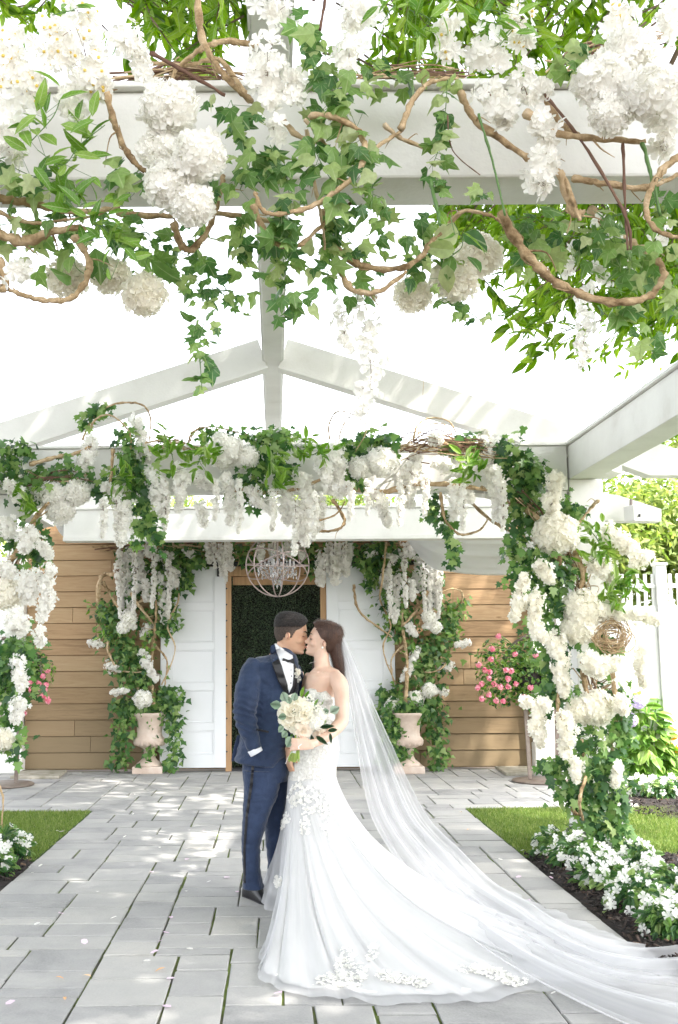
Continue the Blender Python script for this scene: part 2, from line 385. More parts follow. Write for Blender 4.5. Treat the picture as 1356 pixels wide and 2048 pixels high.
# random ashlar on a small module, filled greedily
U = .128
def fill(x0, x1, y0, y1, seed):
    rr = random.Random(seed); nx = round((x1 - x0) / U); ny = round((y1 - y0) / U); ux = (x1 - x0) / nx; uy = (y1 - y0) / ny
    occ = [[False] * nx for _ in range(ny)]; out = []
    for j in range(ny):
        i = 0
        while i < nx:
            if occ[j][i]: i += 1; continue
            sizes = [(4, 2), (4, 3), (3, 2), (3, 3), (2, 2), (4, 1), (3, 1), (2, 3), (2, 1)]
            wts = [10, 6, 8, 7, 4, 3, 2, 3, 1]; pick = None
            while sizes:
                k = rr.choices(range(len(sizes)), wts)[0]; w, h = sizes[k]
                if i + w <= nx and j + h <= ny and not any(occ[j + b][i + a] for a in range(w) for b in range(h)):
                    rest = 0
                    while i + w + rest < nx and not occ[j][i + w + rest]: rest += 1
                    if rest != 1: pick = (w, h); break
                sizes.pop(k); wts.pop(k)
            if pick is None:
                w = 1
                while i + w < nx and not occ[j][i + w] and w < 2: w += 1
                pick = (w, 1)
            w, h = pick
            for a in range(w):
                for b in range(h): occ[j + b][i + a] = True
            out.append((x0 + i * ux, x0 + (i + w) * ux, y0 + j * uy, y0 + (j + h) * uy)); i += w
    return out
slabs = fill(XL, XR, 2.6, Y_LAWN, 4) + fill(-4.4, 4.4, Y_LAWN, Y_WALL - .02, 9)
def slab_geo(x0, x1, y0, y1, rr):
    gp = .0042 + rr.random() * .004; x0 += gp; x1 -= gp; y0 += gp + .0025; y1 -= gp + .0025; dz = rr.uniform(-.0025, .0025); jit = lambda: rr.uniform(-.004, .004)
    o = .004; vs = []
    for z, e in ((-.055, 0), (-.006 + dz, 0), (dz, o)):
        for (x, y, a, b) in ((x0, y0, 1, 1), (x1, y0, -1, 1), (x1, y1, -1, -1), (x0, y1, 1, -1)):
            vs.append((x + a * e + jit() * (z > -.05), y + b * e + jit() * (z > -.05), z))
    fs = [(8, 9, 10, 11)]
    for l in (0, 4):
        for k in range(4): fs.append((l + k, l + (k + 1) % 4, l + 4 + (k + 1) % 4, l + 4 + k))
    return vs, fs
rr = random.Random(3)
def in_view(s_):
    cx_, cy_ = (s_[0] + s_[1]) / 2, (s_[2] + s_[3]) / 2
    px = CX + cx_ / cy_ * F * 1.03
    return -60 < px < 1420 and s_[3] > 4.4
vis = sorted([s_ for s_ in slabs if in_view(s_)], key=lambda s_: s_[2]); hid = [s_ for s_ in slabs if not in_view(s_)]
for s_ in vis[:300]:
    vs, fs = slab_geo(*s_, rr); MB().add(vs, fs).build('paver', M['paver'], pv)
rest = MB(); ti = []
for s_ in vis[300:] + hid:
    vs, fs = slab_geo(*s_, rr); rest.add(vs, fs); ti += [rr.random()] * len(fs)
ro = rest.build('paver_field', M['paver'], pv); ro['kind'] = 'stuff'
at = ro.data.attributes.new('tint', 'FLOAT', 'FACE'); at.data.foreach_set('value', ti)

# lawns: base + blades
def lawn(name, polys):
    root = None
    mb = MB()
    for (x0, x1, y0, y1) in polys: mb.box(((x0 + x1) / 2, (y0 + y1) / 2, -.03), (x1 - x0, y1 - y0, .045))
    o = mb.build(name, M['turf']); tag(o, kind='structure')
    return o
XM = 3.05     # outer edge of the mulch strips
L1 = lawn('lawn', [(-9, XL - .005, 8.05, Y_LAWN - .01), (-9, -XM + .1, 1.5, 8.05)])
L2 = lawn('lawn', [(XR + .005, 9, 8.05, Y_LAWN - .01), (XM, 9, 1.5, 8.05)])
def blades(polys, n, name):
    ar = np.array([(b - a) * (d - c) for a, b, c, d in polys]); cnt = (n * ar / ar.sum()).astype(int); ps = []
    for (a, b, c, d), k in zip(polys, cnt):
        ps.append(np.stack([RNG.uniform(a, b, k), RNG.uniform(c, d, k), np.full(k, -.010)], 1))
    ps = np.concatenate(ps); nrm = RNG.normal(size=(len(ps), 3)); nrm[:, 2] *= .25
    tip = RNG.normal(size=(len(ps), 3)) * .55 + np.array([0, 0, 1.0])
    T = ([(-.09, 0, 0), (.09, 0, 0), (0, 1, .12)], [(0, 1, 2)])
    rt = empty(name, (0, 9, 0)) if False else None
    me = batch_mesh(name, T, ps, frames(nrm, tip), RNG.uniform(.022, .042, len(ps)))
    o = link(name, me, M['grass']); tag(o, 'short green turf blades covering the two lawns', 'grass', kind='stuff'); return o
blades([(-3.9, XL - .01, 8.06, Y_LAWN - .02), (XR + .01, 4.6, 8.06, Y_LAWN - .02), (XM + .02, 4.2, 6.4, 8.06)], 130000, 'turf_grass')
# mulch beds with chips
def bed(name, x0, x1, y0, y1, n):
    nx, ny = 24, 90; mb = MB(); vs = []; fs = []
    for j in range(ny + 1):
        for i in range(nx + 1):
            e = min(i, nx - i) / 3; zz = -.02 + min(1, e) * .035 + RNG.uniform(-.008, .008) * min(1, e)
            vs.append((x0 + (x1 - x0) * i / nx, y0 + (y1 - y0) * j / ny, zz))
    for j in range(ny):
        for i in range(nx): a = j * (nx + 1) + i; fs.append((a, a + 1, a + nx + 2, a + nx + 1))
    o = mb.add(vs, fs).build(name, M['mulch']); tag(o, kind='structure')
    ps = np.stack([RNG.uniform(x0, x1, n), RNG.uniform(y0, y1, n), RNG.uniform(.008, .03, n)], 1)
    T = ([(-.5, -.16, 0), (.5, -.12, 0), (.45, .15, 0), (-.4, .18, 0), (-.5, -.16, .08), (.5, -.12, .08), (.45, .15, .08), (-.4, .18, .08)],
         [(4, 5, 6, 7), (0, 1, 5, 4), (1, 2, 6, 5), (2, 3, 7, 6), (3, 0, 4, 7)])
    nr = RNG.normal(size=(n, 3)) * .55 + np.array([0, 0, 1]); me = batch_mesh('mulch_chips', T, ps, frames(nr), RNG.uniform(.015, .05, n))
    c = link('mulch_chips', me, M['chip']); tag(c, 'dark shredded bark chips lying in the ' + ('left' if x0 < 0 else 'right') + (' rear' if y0 > 9 else '') + ' flower bed', 'mulch', kind='stuff')
bed('mulch_bed', XR + .004, XM, 4.2, 8.05, 5200)
bed('mulch_bed', -XM + .1, XL - .004, 4.2, 8.05, 3000)
bed('rear_bed', 3.35, 6.5, 9.75, 12.6, 3500)

# ================================================================== pergola
pg = empty('pergola', (0, Y_FAR, 0), 'white painted timber pergola with gabled rafters arching over the paved path', 'pergola')
def pbox(name, c, d, mat='paint', b=.008, par=None):
    o = MB().box(c, d).build(name, M[mat], par or pg); return bevel(o, b)
pbox('cross_beam', (0, Y_NEAR + .0925, (2.78 + 3.035) / 2), (5.4, .185, 3.035 - 2.78))
pbox('beam_cap', (0, Y_NEAR + .0925, 3.045), (5.44, .235, .018), b=.003)
pbox('cross_beam', (0, Y_FAR + .09, (Z_B + Z_T) / 2), (2 * XE - .01, .18, Z_T - Z_B))
pbox('beam_cap', (0, Y_FAR + .09, Z_T + .012), (2 * XE - .01, .23, .022), b=.003)
pbox('cross_beam', (.12, Y_SEC + .09, (Z_B + Z_T) / 2), (5.05, .18, Z_T - Z_B))
pbox('beam_cap', (.12, Y_SEC + .09, Z_T + .014), (5.1, .24, .024), b=.003)
pbox('beam_lip', (.12, Y_SEC - .012, Z_B + .025), (5.05, .02, .045), b=.003)
for sx in (-1, 1):
    if sx > 0:
        o = MB().box((XE + .12, 5.0, (Z_B + .09 + Z_T) / 2), (.22, 12.5, Z_T - Z_B - .09)).build('eave_beam', M['paint'], pg)
    else:
        o = MB().box((-XE - .12, 5.0, (Z_B + .09 + Z_T) / 2), (.22, 12.5, Z_T - Z_B - .09)).build('eave_beam', M['paint'], pg)
    bevel(o)
    pbox('eave_cap', (sx * (XE + .12), 5.0, Z_T + .014), (.27, 12.5, .024), b=.003)
# ridge and rafters
RZ0, RZ1 = 3.84, 4.08
pbox('ridge_beam', (0, 6.6, (3.86 + 4.06) / 2), (.15, 10.8, .20))
for sx in (-1, 1): pbox('ridge_lip', (sx * .082, 6.6, 3.885), (.012, 10.8, .03), b=.002)
for Yr, xo in ((Y_FAR + .09, 1), (Y_SEC + .09, 1)):
    for sx in (-1, 1):
        a = Vector((sx * .085, Yr, 3.94)); b_ = Vector((sx * (XE + .45), Yr, 3.94 - (XE + .37) * .325))
        o = MB().bar(a, b_, .115, .24).build('rafter', M['paint'], pg); bevel(o)
        d = (b_ - a).normalized(); nrm = Vector((0, 1, 0)).cross(d); nrm = nrm if nrm.z > 0 else -nrm
        o = MB().bar(a - nrm * .132, b_ - nrm * .132, .15, .022).build('rafter_lip', M['paint'], pg); bevel(o, .003)
# posts
def post(x, y, w, zt=Z_B + .088, zb=0.0):
    pbox('post', (x, y, (zb + zt) / 2), (w, w, zt - zb))
    pbox('post_base', (x, y, .15), (w + .07, w + .07, .30)); pbox('base_trim', (x, y, .315), (w + .045, w + .045, .028), b=.01)
post(XE + .14, Y_FAR + .14, .27); post(-XE - .14, Y_FAR + .14, .27)
post(XE + .14, Y_NEAR + .1, .24); post(-XE - .14, Y_NEAR + .1, .24)
# arched corner brackets under the far cross beam
for sx in (-1, 1):
    mb = MB(); arc = []
    for k in range(13):
        a = math.pi / 2 * k / 12; arc.append((XE - .02 - .85 * (1 - math.cos(a)) - .0, Z_B - .62 + .60 * math.sin(a)))
    vs = []; fs = []
    out = [(XE - .02, Z_B - .01)] + [(XE - .87, Z_B - .01)]
    top = (XE - .01, Z_B - .003)
    for y in (Y_FAR + .03, Y_FAR + .15):
        for x, z in arc: vs.append((sx * x, y, z))
        vs.append((sx * top[0], y, top[1]))
    n = len(arc) + 1
    for k in range(12): fs += [(k, k + 1, n - 1), (n + k + 1, n + k, 2 * n - 1), (k, n + k, n + k + 1, k + 1)]
    mb.add(vs, fs).build('corner_bracket', M['paint'], pg)
# right-hand outer gable pieces seen beyond the eave beam
def poly_beam(name, pts, Y, th, par, mat='paint'):
    """front outline given in pixels at depth Y, extruded away from the camera"""
    f = [P(x, y, Y) for x, y in pts]; bk = [p + Vector((0, th, 0)) for p in f]; n = len(f)
    fs = [tuple(range(n)), tuple(range(2 * n - 1, n - 1, -1))] + [(k, n + k, n + (k + 1) % n, (k + 1) % n) for k in range(n)]
    o = MB().add(f + bk, fs).build(name, M[mat], par); return bevel(o, .004)
poly_beam('outer_gable_beam', [(1180, 958), (1318, 886), (1440, 925), (1440, 951), (1300, 951), (1245, 931)], 9.2, .16, pg)
poly_beam('outer_gable_beam', [(1186, 984), (1235, 990), (1323, 1018), (1323, 1043), (1186, 1042)], 10.4, .16, pg)
pbox('rafter_block', P(1215, 945, 9.0), (.16, .3, .07))
sp = empty('outdoor_speaker', P(1272, 1028, 10.2), 'small white box speaker mounted under the outer beam beside the right post', 'speaker')
bevel(MB().box(P(1272, 1028, 10.2), (.17, .16, .16), Matrix.Rotation(.3, 3, 'Z')).build('cabinet', M['paint'], sp), .01)
bevel(MB().box(P(1279, 1031, 10.1), (.022, .012, .03)).build('badge', M['black'], sp), .002)
MB().tube([P(1262, 1015, 10.25), P(1262, 1000, 10.35)], .015, 8).build('bracket', M['metal'], sp)

# drape canopy between second beam and wall
dr = empty('drape_canopy', (0, 12.9, 2.9), 'white cloth canopy sagging between the second crossbeam and the timber wall', 'drape')
def sheet(rows, name, mat, parent, nu=30, nv=8, fold=0, nf=9, amp=None, seed=0, smooth=True, sub=6):
    """rows: list of (L, R) 3-D points; a cloth with soft folds between them"""
    Ls = spline([r_[0] for r_ in rows], sub); Rs = spline([r_[1] for r_ in rows], sub)
    m = len(Ls); vs = []; uv = []; rr_ = np.random.default_rng(seed)
    ph = rr_.uniform(0, 6.28, 4); fr_ = [nf, nf * 1.7, nf * .6, nf * 2.9]; wt = [.5, .3, .35, .15]
    for j in range(m):
        t = j / (m - 1); A, B = Ls[j], Rs[j]
        jn = min(j + 1, m - 1); jp = max(j - 1, 0)
        tv = (Ls[jn] + Rs[jn] - Ls[jp] - Rs[jp]); nm = np.cross(B - A, tv); nm = nm / max(np.linalg.norm(nm), 1e-9)
        am = fold * (amp[0] + (amp[1] - amp[0]) * t if amp else 1)
        for i in range(nu + 1):
            u = i / nu; w = sum(a * math.sin(2 * math.pi * f_ * u * .5 + p_ + t * 1.2 * (k - 1)) for k, (a, f_, p_) in enumerate(zip(wt, fr_, ph)))
            vs.append(A + (B - A) * u + nm * am * w); uv.append((u, t))
    fs = [(j * (nu + 1) + i, j * (nu + 1) + i + 1, (j + 1) * (nu + 1) + i + 1, (j + 1) * (nu + 1) + i) for j in range(m - 1) for i in range(nu)]
    off = wloc(parent) if parent else Vector((0, 0, 0))
    mb = MB().add([Vector(v) for v in vs], fs); me = mb.mesh(name, off, smooth)
    ul = me.uv_layers.new(name='UVMap'); arr = np.zeros(len(me.loops) * 2); li = np.zeros(len(me.loops), int); me.loops.foreach_get('vertex_index', li)
    arr = np.array(uv)[li].reshape(-1); ul.data.foreach_set('uv', arr)
    return link(name, me, mat, parent)
rows = []
for k in range(7):
    t = k / 6; y = Y_SEC + .2 + (Y_WALL - .25 - Y_SEC) * t; z = Z_B + .22 - .22 * math.sin(math.pi * t) + .1 * t
    rows.append(((-2.6, y, z + .1), (2.3, y, z + .05)))
o = sheet(rows, 'ceiling_cloth', M['fabric'], dr, 60, fold=.03, nf=14, seed=2); solid(o, .004)
sw = [[(812, 1075), (860, 1130), (905, 1141), (965, 1147), (1060, 1147)], [(812, 1060), (860, 1060), (905, 1060), (965, 1060), (1075, 1060)]]
rows = [(P(*a, Y_WALL - .5), P(*b, Y_SEC + .3)) for a, b in zip(*sw)]
o = sheet(rows, 'swag', M['fabric'], dr, 30, fold=.02, nf=5, seed=5); solid(o, .004)

# ================================================================== timber building
def mat_plank():
    m, t, b, o = nt('cedar_plank'); oi = t.nodes.new('ShaderNodeObjectInfo'); tc = t.nodes.new('ShaderNodeTexCoord')
    mp = N(t, 'ShaderNodeMapping'); t.links.new(tc.outputs['Object'], mp.inputs[0]); mp.inputs['Scale'].default_value = (.9, 1, 9)
    sh = N(t, 'ShaderNodeVectorMath', operation='ADD'); mu = N(t, 'ShaderNodeMath', operation='MULTIPLY'); mu.inputs[1].default_value = 37
    t.links.new(oi.outputs['Random'], mu.inputs[0]); t.links.new(mp.outputs[0], sh.inputs[0]); t.links.new(mu.outputs[0], sh.inputs[1])
    n1 = N(t, 'ShaderNodeTexNoise', i_Scale=2.4, i_Detail=7, i_Roughness=.65, i_Distortion=1.2); t.links.new(sh.outputs[0], n1.inputs['Vector'])
    a = N(t, 'ShaderNodeMath', operation='MULTIPLY_ADD'); a.inputs[1].default_value = .30; t.links.new(oi.outputs['Random'], a.inputs[0]); t.links.new(n1.outputs['Fac'], a.inputs[2])
    r_ = ramp(t, [(.35, (.27, .165, .09)), (.55, (.42, .27, .15)), (.85, (.51, .355, .21)), (1, (.56, .41, .26))]); t.links.new(a.outputs[0], r_.inputs[0])
    # darker brown mixed in per course, strongest at the bottom, from object colour
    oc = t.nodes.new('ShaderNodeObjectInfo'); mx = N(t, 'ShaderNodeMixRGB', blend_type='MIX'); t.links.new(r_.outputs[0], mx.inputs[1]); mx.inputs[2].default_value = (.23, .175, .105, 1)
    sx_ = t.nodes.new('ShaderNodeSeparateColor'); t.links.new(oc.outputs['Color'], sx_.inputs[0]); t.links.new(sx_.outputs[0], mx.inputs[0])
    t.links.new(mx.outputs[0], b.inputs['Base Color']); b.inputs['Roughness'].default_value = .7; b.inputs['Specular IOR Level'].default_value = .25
    # knots
    vo = N(t, 'ShaderNodeTexVoronoi', i_Scale=1.4, feature='F1'); mp2 = N(t, 'ShaderNodeMapping'); mp2.inputs['Scale'].default_value = (.8, .2, 2.2); t.links.new(tc.outputs['Object'], mp2.inputs[0])
    sh2 = N(t, 'ShaderNodeVectorMath', operation='ADD'); t.links.new(mp2.outputs[0], sh2.inputs[0]); t.links.new(mu.outputs[0], sh2.inputs[1]); t.links.new(sh2.outputs[0], vo.inputs['Vector'])
    kr = ramp(t, [(.0, (.35, .3, .25)), (.035, (.6, .55, .5)), (.06, (1, 1, 1))]); t.links.new(vo.outputs['Distance'], kr.inputs[0])
    m2 = N(t, 'ShaderNodeMixRGB', blend_type='MULTIPLY'); m2.inputs[0].default_value = 1; t.links.new(mx.outputs[0], m2.inputs[1]); t.links.new(kr.outputs[0], m2.inputs[2]); t.links.new(m2.outputs[0], b.inputs['Base Color'])
    bp = N(t, 'ShaderNodeBump', i_Strength=.25, i_Distance=.006); t.links.new(n1.outputs['Fac'], bp.inputs['Height']); t.links.new(bp.outputs[0], b.inputs['Normal'])
    return m
M['plank'] = mat_plank()
M['frame_wood'] = mat_noise('pine_frame', [(.25, (.34, .20, .10)), (.75, (.56, .36, .20))], 3, .65, .15, 40, (9, 9, .8))
bl = empty('timber_building', (0, Y_WALL + .2, 0), 'timber building clad in horizontal cedar planks behind the doorway', 'building')
WL = P(50, 1400, Y_WALL).x; WR = P(1063, 1400, Y_WALL).x; DL = P(453, 1400, Y_WALL).x; DR = P(653, 1400, Y_WALL).x
ZD = P(550, 1152, Y_WALL).z
MB().box((0, Y_WALL + .30, 1.7), (WR - WL + 3.0, .05, 3.4)).build('inner_wall', M['earth'], bl) if False else None
bk = MB(); bk.box(((WL + DL) / 2, Y_WALL + .10, 1.62), (DL - WL, .06, 3.2)); bk.box(((DR + WR) / 2, Y_WALL + .10, 1.62), (WR - DR, .06, 3.2))
bk.box(((DL + DR) / 2, Y_WALL + .10, (ZD + 3.22) / 2 + .06), (DR - DL, .06, 3.22 - ZD - .1)); bk.build('sheathing', M['frame_wood'], bl)
CH = .2085; k = 0; rr = random.Random(12); z = .03; nc = 0
while z < 3.05:
    top = min(z + CH, 3.14)
    runs = [(WL, DL - .02), (DR + .02, WR)] if z + .05 < ZD + .10 else [(WL, WR)]
    if z + .05 >= ZD + .1: runs = [(WL, -.6), (-.6, WR)]
    for (a, b_) in runs:
        xs = [a]; x = a + rr.uniform(.5, 3.0)
        while x < b_ - .5: xs.append(x); x += rr.uniform(1.8, 3.4)
        xs.append(b_)
        for x0, x1 in zip(xs[:-1], xs[1:]):
            dy = rr.uniform(-.002, .002)
            vs = [(x0 + .002, Y_WALL + dy - .004, z + .006), (x1 - .002, Y_WALL + dy - .004, z + .006), (x1 - .002, Y_WALL + dy + .006, top), (x0 + .002, Y_WALL + dy + .006, top)]
            vs += [(p[0], Y_WALL + .068, p[2]) for p in vs]
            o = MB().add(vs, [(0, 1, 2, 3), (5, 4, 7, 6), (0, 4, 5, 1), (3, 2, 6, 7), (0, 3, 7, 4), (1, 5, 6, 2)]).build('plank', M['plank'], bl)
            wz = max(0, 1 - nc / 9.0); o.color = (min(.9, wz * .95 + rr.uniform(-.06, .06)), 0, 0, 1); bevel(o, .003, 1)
    z += CH; nc += 1
for x, s_ in ((WL - .13, -1), (WR + .13, 1)):
    o = MB().box((x, Y_WALL - .02, 1.62), (.24, .24, 3.2)).build('corner_post', M['paint'], bl); bevel(o)
    o = MB().box((x, Y_WALL - .03, .17), (.30, .30, .34)).build('corner_base', M['paint'], bl); bevel(o, .012)
# doorway
fr = .075
for x in (DL + fr / 2 - .01, DR - fr / 2 + .01):
    o = MB().box((x, Y_WALL - .01, ZD / 2), (fr, .14, ZD)).build('door_jamb', M['frame_wood'], bl); bevel(o, .004)
    if x < 0:
        for k in range(12): MB().tube([(x - .022, Y_WALL - .085, .25 + k * .21), (x - .022, Y_WALL - .079, .25 + k * .21)], .012, 8).build('bolt', M['black'], bl)
o = MB().box(((DL + DR) / 2, Y_WALL - .015, ZD + .06), (DR - DL + .02, .15, .12)).build('door_header', M['frame_wood'], bl); bevel(o, .004)
o = MB().box(((DL + DR) / 2, Y_WALL + .04, ZD - .06), (DR - DL - .17, .05, .11)).build('header_board', M['frame_wood'], bl); bevel(o, .004)
o = MB().box(((DL + DR) / 2 - .0, Y_WALL - .11, ZD + .155), (3.9, .035, .06)).build('door_track', M['black'], bl); bevel(o, .004)
MB().box(((DL + DR) / 2, Y_WALL + .035, .012), (DR - DL - .14, .2, .022)).build('threshold', M['black'], bl)
def slide_door(x0, x1, hinge):
    d = bl; zt = ZD + .12; y = Y_WALL - .06
    o = MB().box(((x0 + x1) / 2, y, (zt + .05) / 2), (x1 - x0, .05, zt - .05)).build('sliding_door', M['paint_cool'], bl)
    o['label'] = 'white panelled sliding door on the ' + ('left' if x0 < 0 else 'right'); bevel(o, .005)
    off = wloc(o)
    w = x1 - x0; st = .15; zs = np.linspace(.05, zt, 6)
    # raised stiles and rails, leaving recessed panels
    y1 = y - .033
    for xx in (x0 + st / 2, x1 - st / 2):
        q = MB().box((xx, y1, (zt + .05) / 2), (st, .016, zt - .05)).build('stile', M['paint_cool'], o); bevel(q, .004)
    for i in range(6):
        h = .17 if i in (0,) else .13 if i == 5 else .10
        zc = zs[i] + (h / 2 if i == 0 else -h / 2 if i == 5 else 0)
        q = MB().box(((x0 + x1) / 2, y1, zc), (w - 2 * st, .016, h)).build('rail', M['paint_cool'], o); bevel(q, .004)
    for i in range(5):
        za = zs[i] + (.17 if i == 0 else .05); zb = zs[i + 1] - (.13 if i == 4 else .05); mb = MB(); e = .02
        for (cx_, cz_, dx, dz) in (((x0 + x1) / 2, za + e / 2, w - 2 * st, e), ((x0 + x1) / 2, zb - e / 2, w - 2 * st, e), (x0 + st + e / 2, (za + zb) / 2, e, zb - za - 2 * e), (x1 - st - e / 2, (za + zb) / 2, e, zb - za - 2 * e)):
            mb.box((cx_, y1 + .004, cz_), (dx - .002, .012, dz - .002))
        q = mb.build('moulding', M['paint_cool'], o); bevel(q, .005)
    q = MB().box((hinge, y - .05, zt - .02), (.03, .02, .22)).build('hanger_strap', M['black'], o)
slide_door(P(322, 1400, Y_WALL).x, DL - .005, P(437, 1200, Y_WALL).x)
slide_door(DR + .012, P(790, 1400, Y_WALL).x, P(770, 1200, Y_WALL).x)
# boxwood hedge wall inside the doorway
hg = empty('boxwood_hedge_panel', (0, Y_WALL + .45, 0), 'dark green boxwood hedge wall filling the open doorway behind the couple', 'hedge')
MB().box(((DL + DR) / 2, Y_WALL + .5, 1.35), (DR - DL + .7, .1, 2.72)).build('backing', mat_flat('dark_backing', (.008, .012, .008), .9), hg)
n = 42000; ps = np.stack([RNG.uniform(DL - .25, DR + .25, n), Y_WALL + .40 + RNG.uniform(-.05, .05, n) + .03 * np.sin(RNG.uniform(0, 6, n)), RNG.uniform(.02, 2.7, n)], 1)
nr = RNG.normal(size=(n, 3)) * .6 + np.array([0, -1, .35])
M['box'] = mat_leafy('boxwood_leaf', [(0, (.012, .035, .016)), (.6, (.03, .07, .028)), (.9, (.06, .11, .045)), (1, (.14, .19, .09))], .35, .15, spec=.6)
o = batch('hedge_leaves', LANCE_LO, ps, frames(nr), RNG.uniform(.016, .030, n), M['box'], hg); o['kind'] = 'stuff'

# ================================================================== fence
fe = empty('picket_topped_fence', P(1300, 1400, 12.6) * 1.0, 'white vinyl privacy fence with an open picket top in the right background', 'fence')
fe.location = (4.6, 12.6, 0)
YF = 12.6; x = WR + .30; zt = P(1290, 1165, YF).z; zr = P(1290, 1222, YF).z; zr1 = P(1290, 1195, YF).z; zp = P(1290, 1148, YF).z
zc = P(1290, 1213, YF).z
xp0 = P(1322, 1200, YF).x
for xx in (xp0, xp0 + 2.4, xp0 - 1.22):
    bevel(MB().box((xx, YF, (zp + .1) / 2), (.125, .125, zp + .10)).build('fence_post', M['vinyl'], fe), .006)
    bevel(MB().box((xx, YF, zp + .115), (.16, .16, .035)).build('post_cap', M['vinyl'], fe), .01)
for (a, b_) in ((xp0 - 1.22, xp0), (xp0, xp0 + 2.4)):
    for zz, h in ((zr, .11), (P(1290, 1172, YF).z, .05), (.12, .12)):
        bevel(MB().box(((a + b_) / 2, YF, zz), (b_ - a - .13, .06, h)).build('fence_rail', M['vinyl'], fe), .005)
    xx = a + .12
    while xx < b_ - .08:
        bevel(MB().box((xx, YF, (zr + .055 + zp) / 2), (.04, .022, zp - zr - .055)).build('picket', M['vinyl'], fe), .003); xx += .092
    xx = a + .0655; nb = int((b_ - a - .13) / .16); w = (b_ - a - .13) / nb
    for i in range(nb):
        bevel(MB().box((xx + w * (i + .5), YF + (.004 if i % 2 else 0), (.18 + zr - .056) / 2), (w - .004, .03, zr - .056 - .18)).build('fence_board', M['vinyl'], fe), .004)

# ================================================================== floor slabs and basket stands
def stand(x, y, px_ring, py_ring, lab_s, lab_b, side):
    b = empty('basket_stand', (x, y, 0), lab_s, 'plant stand', 'basket stands by the timber wall')
    MB().lathe((x, y, 0), [(.02, .002), (.36, .002), (.37, .012), (.36, .022), (.05, .03), (.02, .03)], 32).build('base_plate', M['metal'], b, True)
    for s_ in (-1, 1):
        bevel(MB().bar((x + s_ * .16, y, .03), (x + s_ * .19, y, 1.05), .045, .02, (0, 1, 0)).build('leg', M['metal'], b), .003)
    pts = []
    for k in range(25):
        a = -math.pi * .15 + math.pi * 1.3 * k / 24; pts.append((x + .42 * math.cos(a), y, 1.30 + .40 * math.sin(a)))
    MB().tube(pts, .024, 8, cap=True).build('hoop', M['metal'], b, True)
    MB().tube([(x - .4, y, 1.12), (x + .4, y, 1.12)], .012, 8).build('cross_rod', M['metal'], b)
    return b
sxr, syr = G(1088, 1563).x, G(1088, 1563).y
stand(sxr, syr, 0, 0, 'brown steel hoop stand on a round base beside the right wall corner', '', 1)
sxl, syl = G(4, 1571).x, G(4, 1571).y
stand(sxl, syl, 0, 0, 'brown steel hoop stand on a round base beside the left wall corner', '', -1)
def mat_slab(pts, lab):
    f = [G(a, b_) for a, b_ in pts]; mb = MB(); n = len(f)
    vs = [p + Vector((0, 0, .0)) for p in f] + [p + Vector((0, 0, .035)) for p in f]
    mb.add(vs, [tuple(range(n, 2 * n)), tuple(range(n - 1, -1, -1))] + [(k, (k + 1) % n, n + (k + 1) % n, n + k) for k in range(n)])
    o = mb.build('stone_slab', M['slab'], loc=f[0]); tag(o, lab, 'slab', 'mossy slabs at the wall corners'); bevel(o, .008)
mat_slab([(20, 1558), (118, 1558), (134, 1545), (45, 1545)], 'flat mossy slab at the foot of the left wall corner')
mat_slab([(1012, 1552), (1068, 1552), (1064, 1537), (990, 1537)], 'flat mossy slab at the foot of the right wall corner')
# ================================================================== trees
def leaf_cloud(centers, radii, n, squash=.8, shell=.45):
    """random points in lumpy clusters, denser near each cluster's surface"""
    c = np.asarray(centers, float); r_ = np.asarray(radii, float); idx = RNG.choice(len(c), n, p=r_ ** 2 / (r_ ** 2).sum())
    d = norm(RNG.normal(size=(n, 3))); q = RNG.random(n) ** shell
    return c[idx] + d * (r_[idx] * q)[:, None] * np.array([1, 1, squash]), d
def tree(name, base, h, cr, lab, cat, group, mat, n, leaf, seed, trunk_r=.12, crown_z=.6, nc=16):
    rr = np.random.default_rng(seed); t = empty(name, base, lab, cat, group); b = np.array(base, float)
    cz = b + np.array([0, 0, h * crown_z]); cs = []
    mb = MB(); tp = [b, b + (rr.normal(size=3) * .1 + np.array([0, 0, h * .3])), cz + rr.normal(size=3) * .15]
    tp = spline(tp, 4); mb.tube(tp, list(np.linspace(trunk_r, trunk_r * .5, len(tp))), 8)
    for i in range(nc):
        d = norm(rr.normal(size=(1, 3)))[0]; d[2] = abs(d[2]) * 1.1 - .35; p = cz + d * cr * np.array([1, 1, .9]) * rr.uniform(.45, .85); cs.append(p)
        s_ = tp[int(rr.integers(len(tp) // 2, len(tp)))]; mid = (np.array(s_) + p) / 2 + np.array([0, 0, .15 * cr])
        l = spline([s_, mid, p], 3); mb.tube(l, list(np.linspace(trunk_r * .4, .012, len(l))), 5)
    mb.build('trunk', M['trunk'], t, True)
    ps, d = leaf_cloud(cs, [cr * rr.uniform(.3, .5) for _ in cs], n); nr = d * .5 + RNG.normal(size=(n, 3)) * .5 + np.array([0, -.1, .5])
    o = batch('crown', LANCE_LO, ps, frames(nr), RNG.uniform(.7, 1.25, n) * leaf, mat, t); return t
bt = [((4.3, 15.6, 0), 5.2, 1.9, 'sunlit light green tree behind the white fence, nearest the timber building'),
      ((6.6, 15.2, 0), 4.6, 1.9, 'sunlit light green tree behind the white fence at the right edge of the view'),
      ((8.8, 18, 0), 7.5, 2.6, 'tall pale tree standing well back behind the white fence'),
      ((1.4, 24, 0), 6.6, 2.3, 'pale sunlit tree top showing above the crossbeam right of the ridge beam'),
      ((-2.9, 23, 0), 6.1, 2.1, 'pale sunlit tree top showing above the crossbeam left of the ridge beam'),
      ((-7.0, 20, 0), 6.5, 2.3, 'pale green tree beyond the left end of the timber building'),
      ((3.4, 21, 0), 4.9, 1.6, 'low pale green tree just past the right end of the timber building')]
